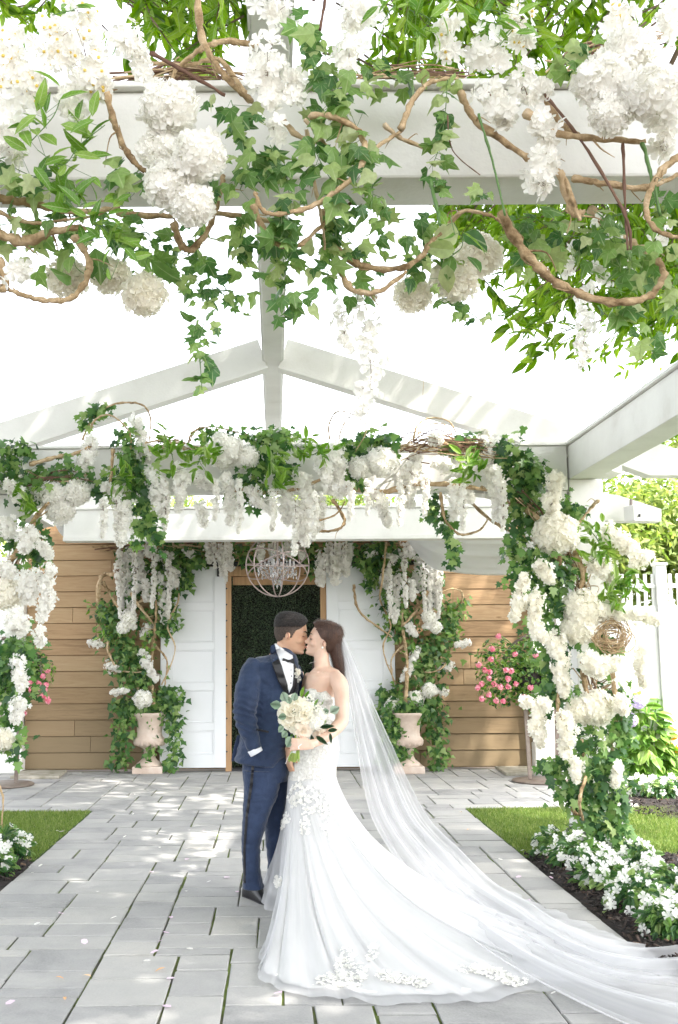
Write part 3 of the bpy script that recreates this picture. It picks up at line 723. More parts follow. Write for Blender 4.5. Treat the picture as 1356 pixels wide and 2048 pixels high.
for i, (b, h, cr, lab) in enumerate(bt):
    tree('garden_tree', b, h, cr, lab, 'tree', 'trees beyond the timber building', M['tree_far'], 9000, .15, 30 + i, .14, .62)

# the big tree that shades the pergola: trunk right of the camera, crown high over the path,
# with drooping leafy branches that hang into the top of the picture
ot = empty('overhanging_tree', (7.4, -1.5, 0), 'large leafy tree whose drooping green branches hang over the pergola at the upper right', 'tree')
rr = np.random.default_rng(5); mb = MB()
tp = spline([(7.4, -1.5, 0), (7.2, -1.2, 3.2), (6.2, -.4, 6.2), (4.0, .6, 8.2)], 6); mb.tube(tp, list(np.linspace(.34, .18, len(tp))), 10)
limbs = []
cs = []; cr = []
for i in range(330):
    x = rr.uniform(-6.8, 10.2); y = rr.uniform(-6.5, 11.6)
    if x > 8.5 and y > 2.8 or x > 7.6 and 3.4 < y < 6.5: continue
    z = max(8.5, 1.5 + .72 * y + 1.5) + rr.uniform(0, 1.6); cs.append((x, y, z)); cr.append(rr.uniform(.75, 1.45))
    if i % 3 == 0:
        l = spline([tp[-1], (x * .5 + 2, y * .5, 8.7), (x, y, z)], 4); mb.tube(l, list(np.linspace(.09, .02, len(l))), 5)
M['_limb'] = mb
n = 115000; ps, d = leaf_cloud(cs, cr, n, .55, .5); ok = (ps[:, 2] > 1.5 + .70 * ps[:, 1] + .25); ps = ps[ok]; n = len(ps)
nr = RNG.normal(size=(n, 3)) * .55 + np.array([0, 0, 1.0])
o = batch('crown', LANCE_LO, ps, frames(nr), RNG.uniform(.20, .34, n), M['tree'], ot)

# drooping sprays in view
def droop(pts_px, n, Yr, L, seed, spread=(.0, .0), leaf=(.075, .115), m='tree', lr=(10, 18), lean=(0, 0)):
    """twigs starting at random places of a pixel polygon, hanging down with paired leaves"""
    rr = np.random.default_rng(seed); poly = pts_px; xs = [p[0] for p in poly]; ys = [p[1] for p in poly]
    def inside(x, y):
        c = False; j = len(poly) - 1
        for i in range(len(poly)):
            if (poly[i][1] > y) != (poly[j][1] > y) and x < (poly[j][0] - poly[i][0]) * (y - poly[i][1]) / (poly[j][1] - poly[i][1]) + poly[i][0]: c = not c
            j = i
        return c
    tw = MB(); pos = []; tip = []; nr = []; sc = []; k = 0; guard = 0
    while k < n and guard < 50 * n:
        guard += 1; x = rr.uniform(min(xs), max(xs)); y = rr.uniform(min(ys), max(ys))
        if not inside(x, y): continue
        k += 1; Y = rr.uniform(*Yr); p = np.array(P(x, y, Y)); ln = rr.uniform(*L)
        d0 = np.array([rr.normal() * .45 + lean[0], rr.normal() * .3 + lean[1], -.55]); d0 /= np.linalg.norm(d0)
        start = p - d0 * ln; pts = [start + d0 * ln * t + np.array([0, 0, .12 * ln * (t - t * t)]) for t in np.linspace(0, 1, 5)]
        tw.tube(pts, [.005, .004, .003, .002, .0015], 4)
        q = int(rr.integers(*lr))
        for a in range(q):
            t = .12 + .88 * a / (q - 1); b = start + d0 * ln * t; sd = 1 if a % 2 else -1
            lat = np.cross(d0, rr.normal(size=3)); lat /= np.linalg.norm(lat) + 1e-9
            tdir = d0 * .75 + lat * sd * .55 + np.array([0, 0, -.35]); pos.append(b); tip.append(tdir)
            nr.append(rr.normal(size=3) * .6 + np.array([0, -.55, .5])); sc.append(rr.uniform(*leaf))
    return tw, np.array(pos), np.array(tip), np.array(nr), np.array(sc)
sprays = [([(960, 395), (1440, 395), (1440, 730), (1300, 720), (1200, 620), (1060, 600), (960, 520), (850, 470)], 210, (4.6, 6.8), (.3, .5), 1, (.08, .125), (-.35, 0)),
          ([(840, 420), (1160, 420), (1140, 600), (1060, 700), (960, 620), (880, 560)], 26, (4.4, 6.2), (.3, .5), 2, (.08, .125), (-.5, 0)),
          ([(930, 640), (1060, 640), (1090, 730), (1000, 720)], 4, (4.6, 5.2), (.3, .45), 3, (.085, .12), (-.6, 0)),
          ([(1130, 620), (1360, 690), (1280, 770), (1130, 790)], 12, (6.4, 7.6), (.35, .55), 4, (.06, .09), (-.5, 0)),
          ([(730, -80), (1180, -80), (1190, 215), (740, 215)], 95, (3.6, 5.0), (.3, .5), 5, (.08, .13), (0, 0)),
          ([(240, -90), (470, -90), (500, 40), (440, 150), (380, 175), (250, 140)], 60, (3.5, 4.8), (.28, .42), 6, (.08, .13), (.1, 0)),
          ([(-60, -60), (110, -60), (60, 60), (-60, 70)], 10, (3.6, 4.8), (.3, .4), 7, (.08, .12), (0, 0)),
          ([(1180, -60), (1420, -60), (1420, 80), (1180, 60)], 16, (3.6, 5.0), (.3, .45), 8, (.08, .12), (0, 0)),
          ([(1270, 800), (1420, 800), (1420, 930), (1330, 930)], 9, (8.8, 10.0), (.4, .6), 9, (.08, .12), (-.2, 0))]
TW = mb; A = []; B = []; Cn = []; D = []
for (pl, n, yr, L, sd, lf, ln) in sprays:
    tw, a, b, c, d = droop(pl, n, yr, L, sd, leaf=lf, lean=ln); TW.add(tw.v, tw.f); A.append(a); B.append(b); Cn.append(c); D.append(d)
A, B, Cn, D = map(np.concatenate, (A, B, Cn, D))
for st, en in (((3.5, 2.2, 8.4), P(1200, 420, 5.6)), ((3.5, 2.2, 8.4), P(1340, 560, 6.4)), ((2.0, 1.0, 8.3), P(980, -60, 4.4)), ((0, 1, 8.4), P(360, -70, 4.2)), ((3.5, 2.2, 8.4), P(1010, 430, 5.2))):
    e = np.array(en); s_ = np.array(st); l = spline([s_, (s_ + e) / 2 + np.array([.5, .3, .7]), e], 6); TW.tube(l, list(np.linspace(.05, .008, len(l))), 6)
TW.build('trunk', M['trunk'], ot, True)
idx = np.argsort(A[:, 1]); R3 = frames(Cn, B); vis = idx[:300]; rest_ = idx[300:]
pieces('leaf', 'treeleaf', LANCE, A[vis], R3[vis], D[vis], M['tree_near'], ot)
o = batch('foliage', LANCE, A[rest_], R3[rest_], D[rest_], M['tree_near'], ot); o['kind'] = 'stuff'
# ================================================================== flowers, ivy, vines
def fib(n, rng):
    i = np.arange(n) + .5; ph = np.arccos(1 - 2 * i / n); th = math.pi * (1 + 5 ** .5) * i + rng.uniform(0, 6)
    return np.stack([np.cos(th) * np.sin(ph), np.sin(th) * np.sin(ph), np.cos(ph)], 1)
def hydrangea(px, py, Y, r, lab, near=False, mat='petal', grp=None, fl=None):
    c = P(px, py, Y); rm = r * S(Y); seed = int(px * 7 + py * 3); rng = np.random.default_rng(seed)
    t = empty('hydrangea_bloom', c, lab, 'flower', grp or ('white hydrangea blooms on the near crossbeam' if near else 'white hydrangea blooms on the far arch'))
    n = fl or (150 if near else 120); d = fib(n, rng)
    lump = 1 + .10 * np.sin(d[:, 0] * 5 + seed) * np.cos(d[:, 2] * 4) + rng.normal(size=n) * .05
    ps = np.array(c) + d * rm * .86 * lump[:, None] * np.array([1.0, .85, .92])
    nr = d + rng.normal(size=(n, 3)) * .33
    sz = rm * (.50 if near else .46) * rng.uniform(.85, 1.25, n)
    core = MB().ell(c, (rm * .74, rm * .62, rm * .68)); core.build('bloom_core', M['core'], t, True)
    Rm = frames(nr)
    if near:
        front = d[:, 1] < .35
        pieces('floret', 'floret' + mat, FLORET, ps[front], Rm[front], sz[front], M[mat], t)
    else: batch('florets', FLORET, ps, Rm, sz, M[mat], t)
    return t
M['core'] = mat_flat('pale_bloom_core', (.66, .66, .55), .9)
def spray(path, Y, r, n, fs, lab, near=False, mat='petal', grp='', name='blossom_spray', taper=(.7, .45), lo=False, eyes=False, twig=True, cat='flower', rig=None, droop_=.3):
    """florets crowded round a hanging stem; path in pixels, r and fs (floret size) in pixels"""
    pts = [np.array(P(x, y, Y)) for x, y in path]; s_ = S(Y)
    rng = np.random.default_rng(int(path[0][0] * 5 + path[0][1] * 11 + path[-1][1]))
    t = empty(name, pts[0], lab, cat, grp); sp_ = np.array(spline(pts, 8)) if len(pts) > 1 else np.array([pts[0], pts[0] - [0, 0, .01]])
    m = len(sp_)
    u = rng.random(n) ** .85; ii = np.clip((u * (m - 1)).astype(int), 0, m - 2); fr_ = u * (m - 1) - ii
    base = sp_[ii] + (sp_[ii + 1] - sp_[ii]) * fr_[:, None]
    d = norm(rng.normal(size=(n, 3)) * np.array([1, .8, .8])); prof = np.interp(u, [0, .12, .5, 1], [taper[0], 1, .95, taper[1]]) * (.82 + .38 * np.sin(u * 17 + rng.uniform(0, 6)) * np.sin(u * 7 + 2)); prof = prof * np.where(rng.random(n) < .12, 1.35, 1)
    ps = base + d * (r * s_ * prof * rng.uniform(.3, 1.12, n))[:, None]
    nr = d + rng.normal(size=(n, 3)) * .35 + np.array([0, -.45, -.1]); sz = fs * s_ * rng.uniform(.65, 1.25, n); Rm = frames(nr)
    stem = MB(); stem.tube([p + np.array([0, .003, 0]) for p in sp_], max(.0012, .9 * s_), 4)
    if twig:
        for k in rng.choice(n, min(n // 5, 24), replace=False): stem.tube([base[k], (base[k] + ps[k]) / 2 + rng.normal(size=3) * .002, ps[k]], max(.0007, .45 * s_), 3)
    stem.build('stem', M['twig'], t)
    T = CUP if lo else FLORET5
    if near: pieces('floret', ('cup' if lo else 'five') + mat, T, ps, Rm, sz, M[mat], t)
    else: batch('florets', T, ps, Rm, sz, M[mat], t)
    if eyes:
        e = MB()
        for p, R_ in zip(ps[::2], Rm[::2]): z = R_[:, 2]; e.ell(p + z * fs * s_ * .06, (fs * s_ * .11,) * 3, None, 5, 3)
        e.build('stamens', M['eye'], t)
    return t
def leaves(path, Y, r, n, ls, lab, near=False, mat='ivy', T=IVY, Tlo=None, name='ivy_trail', cat='ivy', grp='', tip=(0, -.1, -1), twig=True, width=None, jit=.55, depth=.8, stemmat='stem'):
    pts = [np.array(P(x, y, Y)) for x, y in path]; s_ = S(Y)
    rng = np.random.default_rng(int(path[0][0] * 3 + path[0][1] * 13 + path[-1][0]))
    t = empty(name, pts[0], lab, cat, grp); sp_ = np.array(spline(pts, 8)); m = len(sp_)
    u = (np.arange(n) + rng.random(n)) / n; ii = np.clip((u * (m - 1)).astype(int), 0, m - 2); fr_ = u * (m - 1) - ii
    base = sp_[ii] + (sp_[ii + 1] - sp_[ii]) * fr_[:, None]; rw = r if width is None else np.interp(u, np.linspace(0, 1, len(width)), width)
    d = rng.normal(size=(n, 3)) * np.array([1, depth, .9]) * .5; ps = base + d * (np.asarray(rw) * s_)[..., None] if np.ndim(rw) else base + d * r * s_
    nr = norm(d) * .5 + rng.normal(size=(n, 3)) * jit + np.array([0, -.95, .35]); tp = np.array(tip) + rng.normal(size=(n, 3)) * .6 + norm(d) * .4
    Rm = frames(nr, tp); sz = ls * s_ * rng.uniform(.6, 1.25, n)
    stem = MB(); stem.tube(sp_, max(.0012, 1.1 * s_), 4)
    for k in range(0, n, 2 if near else 5): stem.tube([base[k], ps[k]], max(.0007, .5 * s_), 3)
    stem.build('stem', M[stemmat], t)
    if near: pieces('leaf', mat + str(len(T[0])), T, ps, Rm, sz, M[mat], t)
    else: batch('leaves', Tlo or T, ps, Rm, sz, M[mat], t)
    return t
def vine(path, Y, r, lab, mat='vine', grp='', Y2=None, wob=3, name='willow_vine', cat='vine', taper=.55, n=8):
    rng = np.random.default_rng(int(path[0][0] + path[0][1] * 17 + path[-1][0]))
    m = len(path); Ys = np.linspace(Y, Y if Y2 is None else Y2, m)
    pts = [np.array([x + rng.normal() * wob * .3, y + rng.normal() * wob * .3, yy + rng.normal() * .006 * Y]) for (x, y), yy in zip(path, Ys)]
    r = r * (.80 if mat == 'vine' else 1); sp_ = spline(pts, n); q = [P(*p) for p in sp_]; s_ = S(Y); N_ = len(q)
    kn = rng.random(N_) < .10; rad = [r * s_ * (1 - (1 - taper) * i / (N_ - 1)) * (1 + .12 * math.sin(i * 1.3) + rng.normal() * .09 + .28 * kn[i]) for i in range(N_)]
    q = [p + Vector(rng.normal(size=3) * r * s_ * .13) for p in q]; vb = MB().tube(q, rad, 9 if r > 6 else 5)
    if mat == 'vine' and N_ > 14:
        for _ in range(2 if r > 6 else 1):                   # side shoots and a thin tendril wound round the stem
            i0 = int(rng.integers(2, N_ - 3)); p0 = q[i0]; d0 = Vector(rng.normal(size=3)) + (q[i0 + 1] - p0).normalized(); d0.normalize(); l = r * s_ * rng.uniform(3, 9)
            vb.tube(spline([p0, p0 + d0 * l * .5 + Vector(rng.normal(size=3)) * l * .12, p0 + d0 * l + Vector((0, 0, -.2 * l))], 4), list(np.linspace(r * .30, r * .08, 9) * s_), 5)
        a0, b0 = sorted(rng.integers(0, N_, 2)); 
        if b0 - a0 > 6: vb.tube([q[i] + Vector((math.cos(i * .8), math.sin(i * .8) * .6, math.sin(i * .8 + 1))) * rad[i] * 1.05 for i in range(a0, b0)], r * s_ * .16, 4)
    o = vb.build(name, M[mat], None, True, loc=q[0]); tag(o, lab, cat, grp); return o
def bundle(path, Y, spread, n, r, lab, grp, mat='twig', loop=0):
    pts = [np.array(P(x, y, Y)) for x, y in path]; rng = np.random.default_rng(int(path[0][0] + path[-1][1])); s_ = S(Y)
    t = empty('twig_bundle', pts[0], lab, 'twigs', grp); 
    for k in range(n):
        a, b_ = sorted(rng.random(2)); a *= .5; b_ = .5 + b_ * .5
        off = rng.normal(size=(len(pts), 3)) * spread * s_ * .5
        q = spline([p + o_ for p, o_ in zip(pts, off)], 6); q = q[int(a * len(q)):max(int(b_ * len(q)), int(a * len(q)) + 3)]
        MB().tube(q, list(np.linspace(r, r * .5, len(q)) * s_ * rng.uniform(.6, 1.3)), 4).build('twig', M[mat if rng.random() < .5 else 'vine'], t)
    return t
_near = 'near crossbeam'
# ---- near beam: hydrangeas
NB = 2.52
for (x, y, r, Y, lab) in [
    (338, 215, 62, 2.40, 'uppermost white hydrangea of the long cluster left of centre on the near crossbeam'),
    (322, 300, 48, 2.44, 'white hydrangea in the left edge of the long cluster over the near crossbeam'),
    (398, 312, 58, 2.36, 'white hydrangea bulging right in the middle of the long cluster on the near crossbeam'),
    (342, 372, 58, 2.40, 'white hydrangea low on the left side of the long cluster on the near crossbeam'),
    (388, 412, 46, 2.38, 'lowest white hydrangea of the long cluster, reaching under the near crossbeam'),
    (136, 556, 44, 2.75, 'white hydrangea hanging below the near crossbeam inside the curled vine at far left'),
    (222, 552, 42, 2.72, 'white hydrangea hanging below the near crossbeam between its two neighbours at left'),
    (288, 590, 48, 2.66, 'lowest white hydrangea hanging under the left half of the near crossbeam'),
    (1205, 168, 66, 2.40, 'large white hydrangea at the left of the big cluster, right end of near crossbeam'),
    (1262, 105, 58, 2.42, 'topmost large white hydrangea on the right of the near crossbeam'),
    (1305, 190, 70, 2.36, 'large white hydrangea at the right edge of the view on the near crossbeam'),
    (1218, 232, 46, 2.38, 'white hydrangea at the bottom of the big cluster on the right of the near crossbeam'),
    (958, 512, 48, 2.78, 'upper right white hydrangea hanging below the near crossbeam beside broad dark leaves'),
    (908, 560, 50, 2.74, 'middle white hydrangea hanging below the near crossbeam beside broad dark leaves'),
    (826, 590, 40, 2.80, 'small white hydrangea hanging low below the near crossbeam right of centre')]:
    hydrangea(x, y, Y, r, lab, True, 'petal_warm' if y > 500 else 'petal')
# ---- near beam: blossom sprays
sp_n = [([(25, 70), (20, 160)], 44, 22, 1, 'cherry blossom spray high in the left corner against the frame edge'),
    ([(110, 50), (120, 130)], 52, 26, 1, 'cherry blossom spray near the top left with yellow centres, left of the upright twig'),
    ([(165, 80), (185, 175)], 52, 26, 1, 'large cherry blossom spray with yellow centres above the left end of the near crossbeam'),
    ([(150, 10), (175, 60)], 34, 14, 1, 'small blossom spray touching the top edge at upper left'),
    ([(230, 50), (262, 90), (290, 150)], 28, 22, 0, 'slender white blossom spray arching down to the long hydrangea cluster'),
    ([(60, 150), (75, 200)], 36, 16, 1, 'white blossom spray crossing the top edge of the beam at far left'),
    ([(12, 190), (18, 310)], 40, 26, 0, 'white blossom spray hanging over the beam face at the left frame edge'),
    ([(135, 190), (150, 235)], 30, 14, 0, 'white blossoms drooping over the beam just above the bright leaves'),
    ([(185, 130), (212, 190)], 30, 14, 1, 'white blossoms beside the start of the thick vine on the left'),
    ([(548, 5), (560, 30)], 40, 12, 0, 'white blossoms at the top edge in front of the ridge beam'),
    ([(545, 85), (535, 150), (548, 220)], 46, 36, 0, 'broad white blossom spray hanging in front of the ridge beam'),
    ([(585, 150), (590, 200)], 24, 10, 0, 'small white blossoms right beside the ridge beam spray'),
    ([(545, 250), (552, 275)], 18, 6, 0, 'few white blossoms tucked below the ridge beam spray'),
    ([(735, 20), (700, 45)], 46, 20, 0, 'white blossom spray at the top edge just right of the ridge beam'),
    ([(700, 90), (695, 160)], 32, 18, 0, 'white blossom spray over the ivy right of the ridge beam'),
    ([(900, 40), (895, 110)], 30, 16, 1, 'open yellow-centred blossoms left of the bright leaf tuft on the right half'),
    ([(960, 90), (985, 120)], 50, 28, 0, 'full white blossom ball in the middle of the right half of the near crossbeam'),
    ([(1030, 30), (1050, 90)], 38, 18, 1, 'yellow-centred blossoms right of the bright leaf tuft at the top'),
    ([(975, 180), (1015, 240)], 40, 24, 0, 'white blossom spray hanging low over the middle of the right beam face'),
    ([(1040, 140), (1055, 190)], 28, 14, 0, 'small white blossom spray above the right beam face'),
    ([(1085, 170), (1090, 180)], 22, 8, 0, 'small white blossom tuft just left of the big hydrangeas'),
    ([(1085, 245), (1092, 300)], 28, 14, 0, 'white blossoms hanging beside the dark slanting twigs on the right'),
    ([(1095, 320), (1082, 370)], 34, 18, 0, 'round white blossom tuft hanging lowest on the right beam face'),
    ([(1235, 20), (1240, 50)], 34, 14, 1, 'white blossoms at the top edge above the big hydrangeas'),
    ([(1335, 20), (1345, 50)], 34, 12, 0, 'white blossoms in the top right corner of the view'),
    ([(1340, 215), (1325, 300)], 30, 18, 0, 'white blossom spray hanging below the big hydrangeas at the right frame edge'),
    ([(45, 530), (20, 550)], 20, 8, 0, 'few white blossoms under the beam at the left frame edge')]
for path, r, n, e, lab in sp_n:
    spray(path, 2.46, r * 1.12, int(n * 2.1), 36, lab + (' of the view' if 'frame edge' in lab and 'view' not in lab else ''), True, 'petal', 'white blossom sprays on the near crossbeam', eyes=bool(e), twig=True)
# hanging wisteria racemes, near
for path, r, n, lab in [
    ([(722, 585), (735, 680), (742, 760), (722, 830)], 36, 150, 'long white wisteria raceme hanging in the middle against the sky and rafter'),
    ([(690, 598), (683, 640), (700, 700)], 24, 55, 'shorter white wisteria raceme just left of the long middle one'),
    ([(1165, 565), (1170, 640), (1163, 735)], 25, 85, 'white wisteria raceme hanging in front of the right tree foliage'),
    ([(1148, 485), (1135, 545)], 20, 26, 'short white wisteria raceme tucked up left of the one by the right tree foliage'),
    ([(1185, 520), (1215, 568)], 16, 22, 'small white wisteria raceme slanting right under the near crossbeam'),
    ([(1255, 525), (1268, 568)], 14, 16, 'tiny white wisteria raceme nearest the curled end of the right vine'),
    ([(1195, 440), (1240, 480)], 34, 26, 'white blossoms seen through the vines under the right end of the near crossbeam'),
    ([(1300, 430), (1330, 480)], 34, 24, 'white blossoms under the near crossbeam at the right frame edge')]:
    spray(path, 2.75, r, n, 19, lab, True, 'petal', 'white wisteria under the near crossbeam', 'wisteria_raceme', (.8, .35), lo=True)
# ---- near beam: bright leafy sprigs
gb = 'bright leafy sprigs on the near crossbeam'
for path, r, n, ls, lab in [
    ([(60, 285), (105, 235), (120, 200)], 40, 14, 62, 'bright green leaf sprig over the beam at left, highest of its stem'),
    ([(75, 300), (125, 330), (160, 290), (210, 250)], 55, 22, 62, 'broad bright green sprig spreading right above the left beam face'),
    ([(105, 320), (140, 370), (175, 410)], 42, 18, 56, 'bright green leaves running down the left beam face'),
    ([(165, 400), (195, 450), (250, 500)], 46, 24, 54, 'yellow-green leaf sprig hanging below the beam at left'),
    ([(205, 440), (230, 500)], 30, 14, 50, 'small yellow-green leaf tuft over the vines at left'),
    ([(105, 30), (150, 20)], 18, 6, 40, 'few yellow-green leaves among the top left cherry blossoms'),
    ([(990, 60), (1000, 25), (960, 20)], 44, 18, 52, 'bright green leaf tuft above the middle of the right half'),
    ([(830, 70), (860, 40), (820, 20)], 44, 18, 52, 'bright green leaves left of the yellow-centred blossoms on the right half'),
    ([(1000, 90), (1025, 60)], 24, 8, 44, 'bright green leaves between two blossom tufts at the top right'),
    ([(900, 430), (910, 470)], 20, 5, 60, 'pale green leaves where the vine is tied under the beam'),
    ([(790, 10), (760, 50)], 26, 8, 48, 'green leaves at the top edge right of the ridge beam')]:
    leaves(path, 2.42, r, n, ls, lab, True, 'bright', LANCE, None, 'leaf_sprig', 'leaf sprig', gb, (0.1, -.2, .4), jit=.5)
for path, n, ls, lab in [([(165, 480), (150, 530), (190, 560)], 5, 72, 'broad dark green leaves behind the curled vine at left'),
                         ([(265, 470), (300, 470), (290, 540)], 6, 66, 'broad dark leaves above the hydrangeas hanging at left'),
                         ([(905, 440), (925, 490), (890, 520)], 7, 66, 'broad dark green leaves among the hydrangeas hanging right of centre')]:
    leaves(path, 2.66, 30, n, ls, lab, True, 'ivy_near', BROAD, None, 'broad_leaf_sprig', 'leaf sprig', 'broad dark leaves under the near crossbeam', (.3, -.2, -.8))
# ---- near ivy
gi = 'ivy on the near crossbeam'
for path, r, n, ls, Y, lab in [
    ([(0, 320), (60, 350), (120, 360)], 50, 14, 46, 2.5, 'ivy at the left frame edge across the lower beam face'),
    ([(0, 450), (80, 440), (160, 430)], 60, 24, 44, 2.6, 'ivy along the bottom of the beam at the left end'),
    ([(20, 500), (120, 490), (230, 470)], 55, 22, 42, 2.7, 'ivy under the beam behind the left vines'),
    ([(215, 350), (245, 340), (262, 400)], 36, 9, 58, 2.45, 'large star-leaved ivy right of the thick left vine'),
    ([(250, 460), (320, 490), (400, 520)], 52, 34, 38, 2.75, 'ivy mat under the beam above the left hydrangeas'),
    ([(330, 520), (390, 560), (410, 620), (400, 690), (404, 780)], 30, 36, 34, 2.7, 'longest ivy trail hanging against the sky at left'),
    ([(400, 560), (450, 590), (500, 590)], 34, 16, 34, 2.7, 'short ivy trail reaching right toward the ridge beam'),
    ([(462, 200), (480, 260), (500, 320), (480, 380)], 52, 30, 48, 2.5, 'ivy left of the ridge beam down the beam face'),
    ([(440, 320), (420, 380), (400, 440)], 30, 12, 40, 2.5, 'ivy beside the lower hydrangeas of the long cluster'),
    ([(540, 290), (570, 350), (580, 420), (560, 480)], 44, 28, 50, 2.45, 'dark ivy hanging below the ridge beam blossoms'),
    ([(500, 420), (480, 480), (500, 540)], 36, 18, 40, 2.65, 'pale ivy trail hanging left of the ridge beam under the beam'),
    ([(560, 470), (570, 540), (590, 620)], 44, 30, 40, 2.65, 'ivy trail hanging over the ridge beam under the near crossbeam'),
    ([(620, 60), (650, 110), (640, 180)], 50, 26, 50, 2.5, 'ivy climbing right beside the ridge beam above the beam top'),
    ([(660, 180), (690, 240), (740, 300)], 56, 34, 50, 2.45, 'thick ivy right of the ridge beam on the beam face'),
    ([(620, 280), (650, 340), (690, 400)], 40, 20, 50, 2.45, 'ivy inside the big vine loop'),
    ([(720, 300), (745, 370), (740, 430)], 40, 26, 44, 2.45, 'ivy hanging just outside the big vine loop'),
    ([(640, 440), (660, 500), (650, 570)], 40, 22, 42, 2.65, 'ivy trail under the beam right of the ridge beam'),
    ([(690, 470), (720, 520), (715, 600)], 34, 18, 36, 2.7, 'ivy trail above the long middle wisteria raceme'),
    ([(760, 440), (770, 500)], 26, 9, 34, 2.7, 'small ivy tip hanging against the sky right of centre'),
    ([(740, 120), (790, 160), (830, 150)], 36, 14, 44, 2.55, 'ivy lying along the beam top right of centre'),
    ([(895, 160), (890, 230), (880, 290), (865, 330)], 32, 24, 44, 2.45, 'pale ivy trail hanging over the right beam face'),
    ([(865, 350), (880, 380)], 14, 5, 34, 2.45, 'few pale ivy leaves at the bottom of the right beam face'),
    ([(955, 370), (975, 400)], 20, 6, 32, 2.45, 'few dark ivy leaves near the slanting green stem'),
    ([(850, 440), (840, 500), (850, 560)], 44, 28, 36, 2.7, 'ivy under the beam left of the broad dark leaves'),
    ([(880, 600), (930, 620), (960, 640)], 24, 10, 30, 2.75, 'ivy tip hanging below the hydrangeas right of centre'),
    ([(1120, 110), (1160, 130), (1190, 90)], 40, 16, 50, 2.5, 'ivy above the beam just left of the big hydrangeas'),
    ([(1060, 430), (1130, 470), (1200, 470)], 56, 30, 44, 2.7, 'ivy band under the right part of the beam, left section'),
    ([(1200, 450), (1260, 520), (1320, 520)], 56, 34, 46, 2.7, 'ivy band under the right part of the beam, right section'),
    ([(1230, 600), (1260, 640), (1300, 690)], 30, 14, 46, 2.7, 'pale ivy trail hanging lowest at the right'),
    ([(1040, 470), (1050, 530)], 36, 12, 40, 2.75, 'ivy beside the thick right vine'),
    ([(1330, 560), (1356, 620)], 30, 8, 46, 2.7, 'ivy leaves at the right frame edge under the beam'),
    ([(1340, 400), (1320, 440)], 30, 8, 46, 2.5, 'dark ivy beside the vine loop at the right frame edge')]:
    leaves(path, Y, r, int(n * 1.3), ls * .98, lab.replace('frame edge', 'edge of the view'), True, 'ivy_near', IVY, None, 'ivy_trail', 'ivy', gi, (0, -.1, -.8))
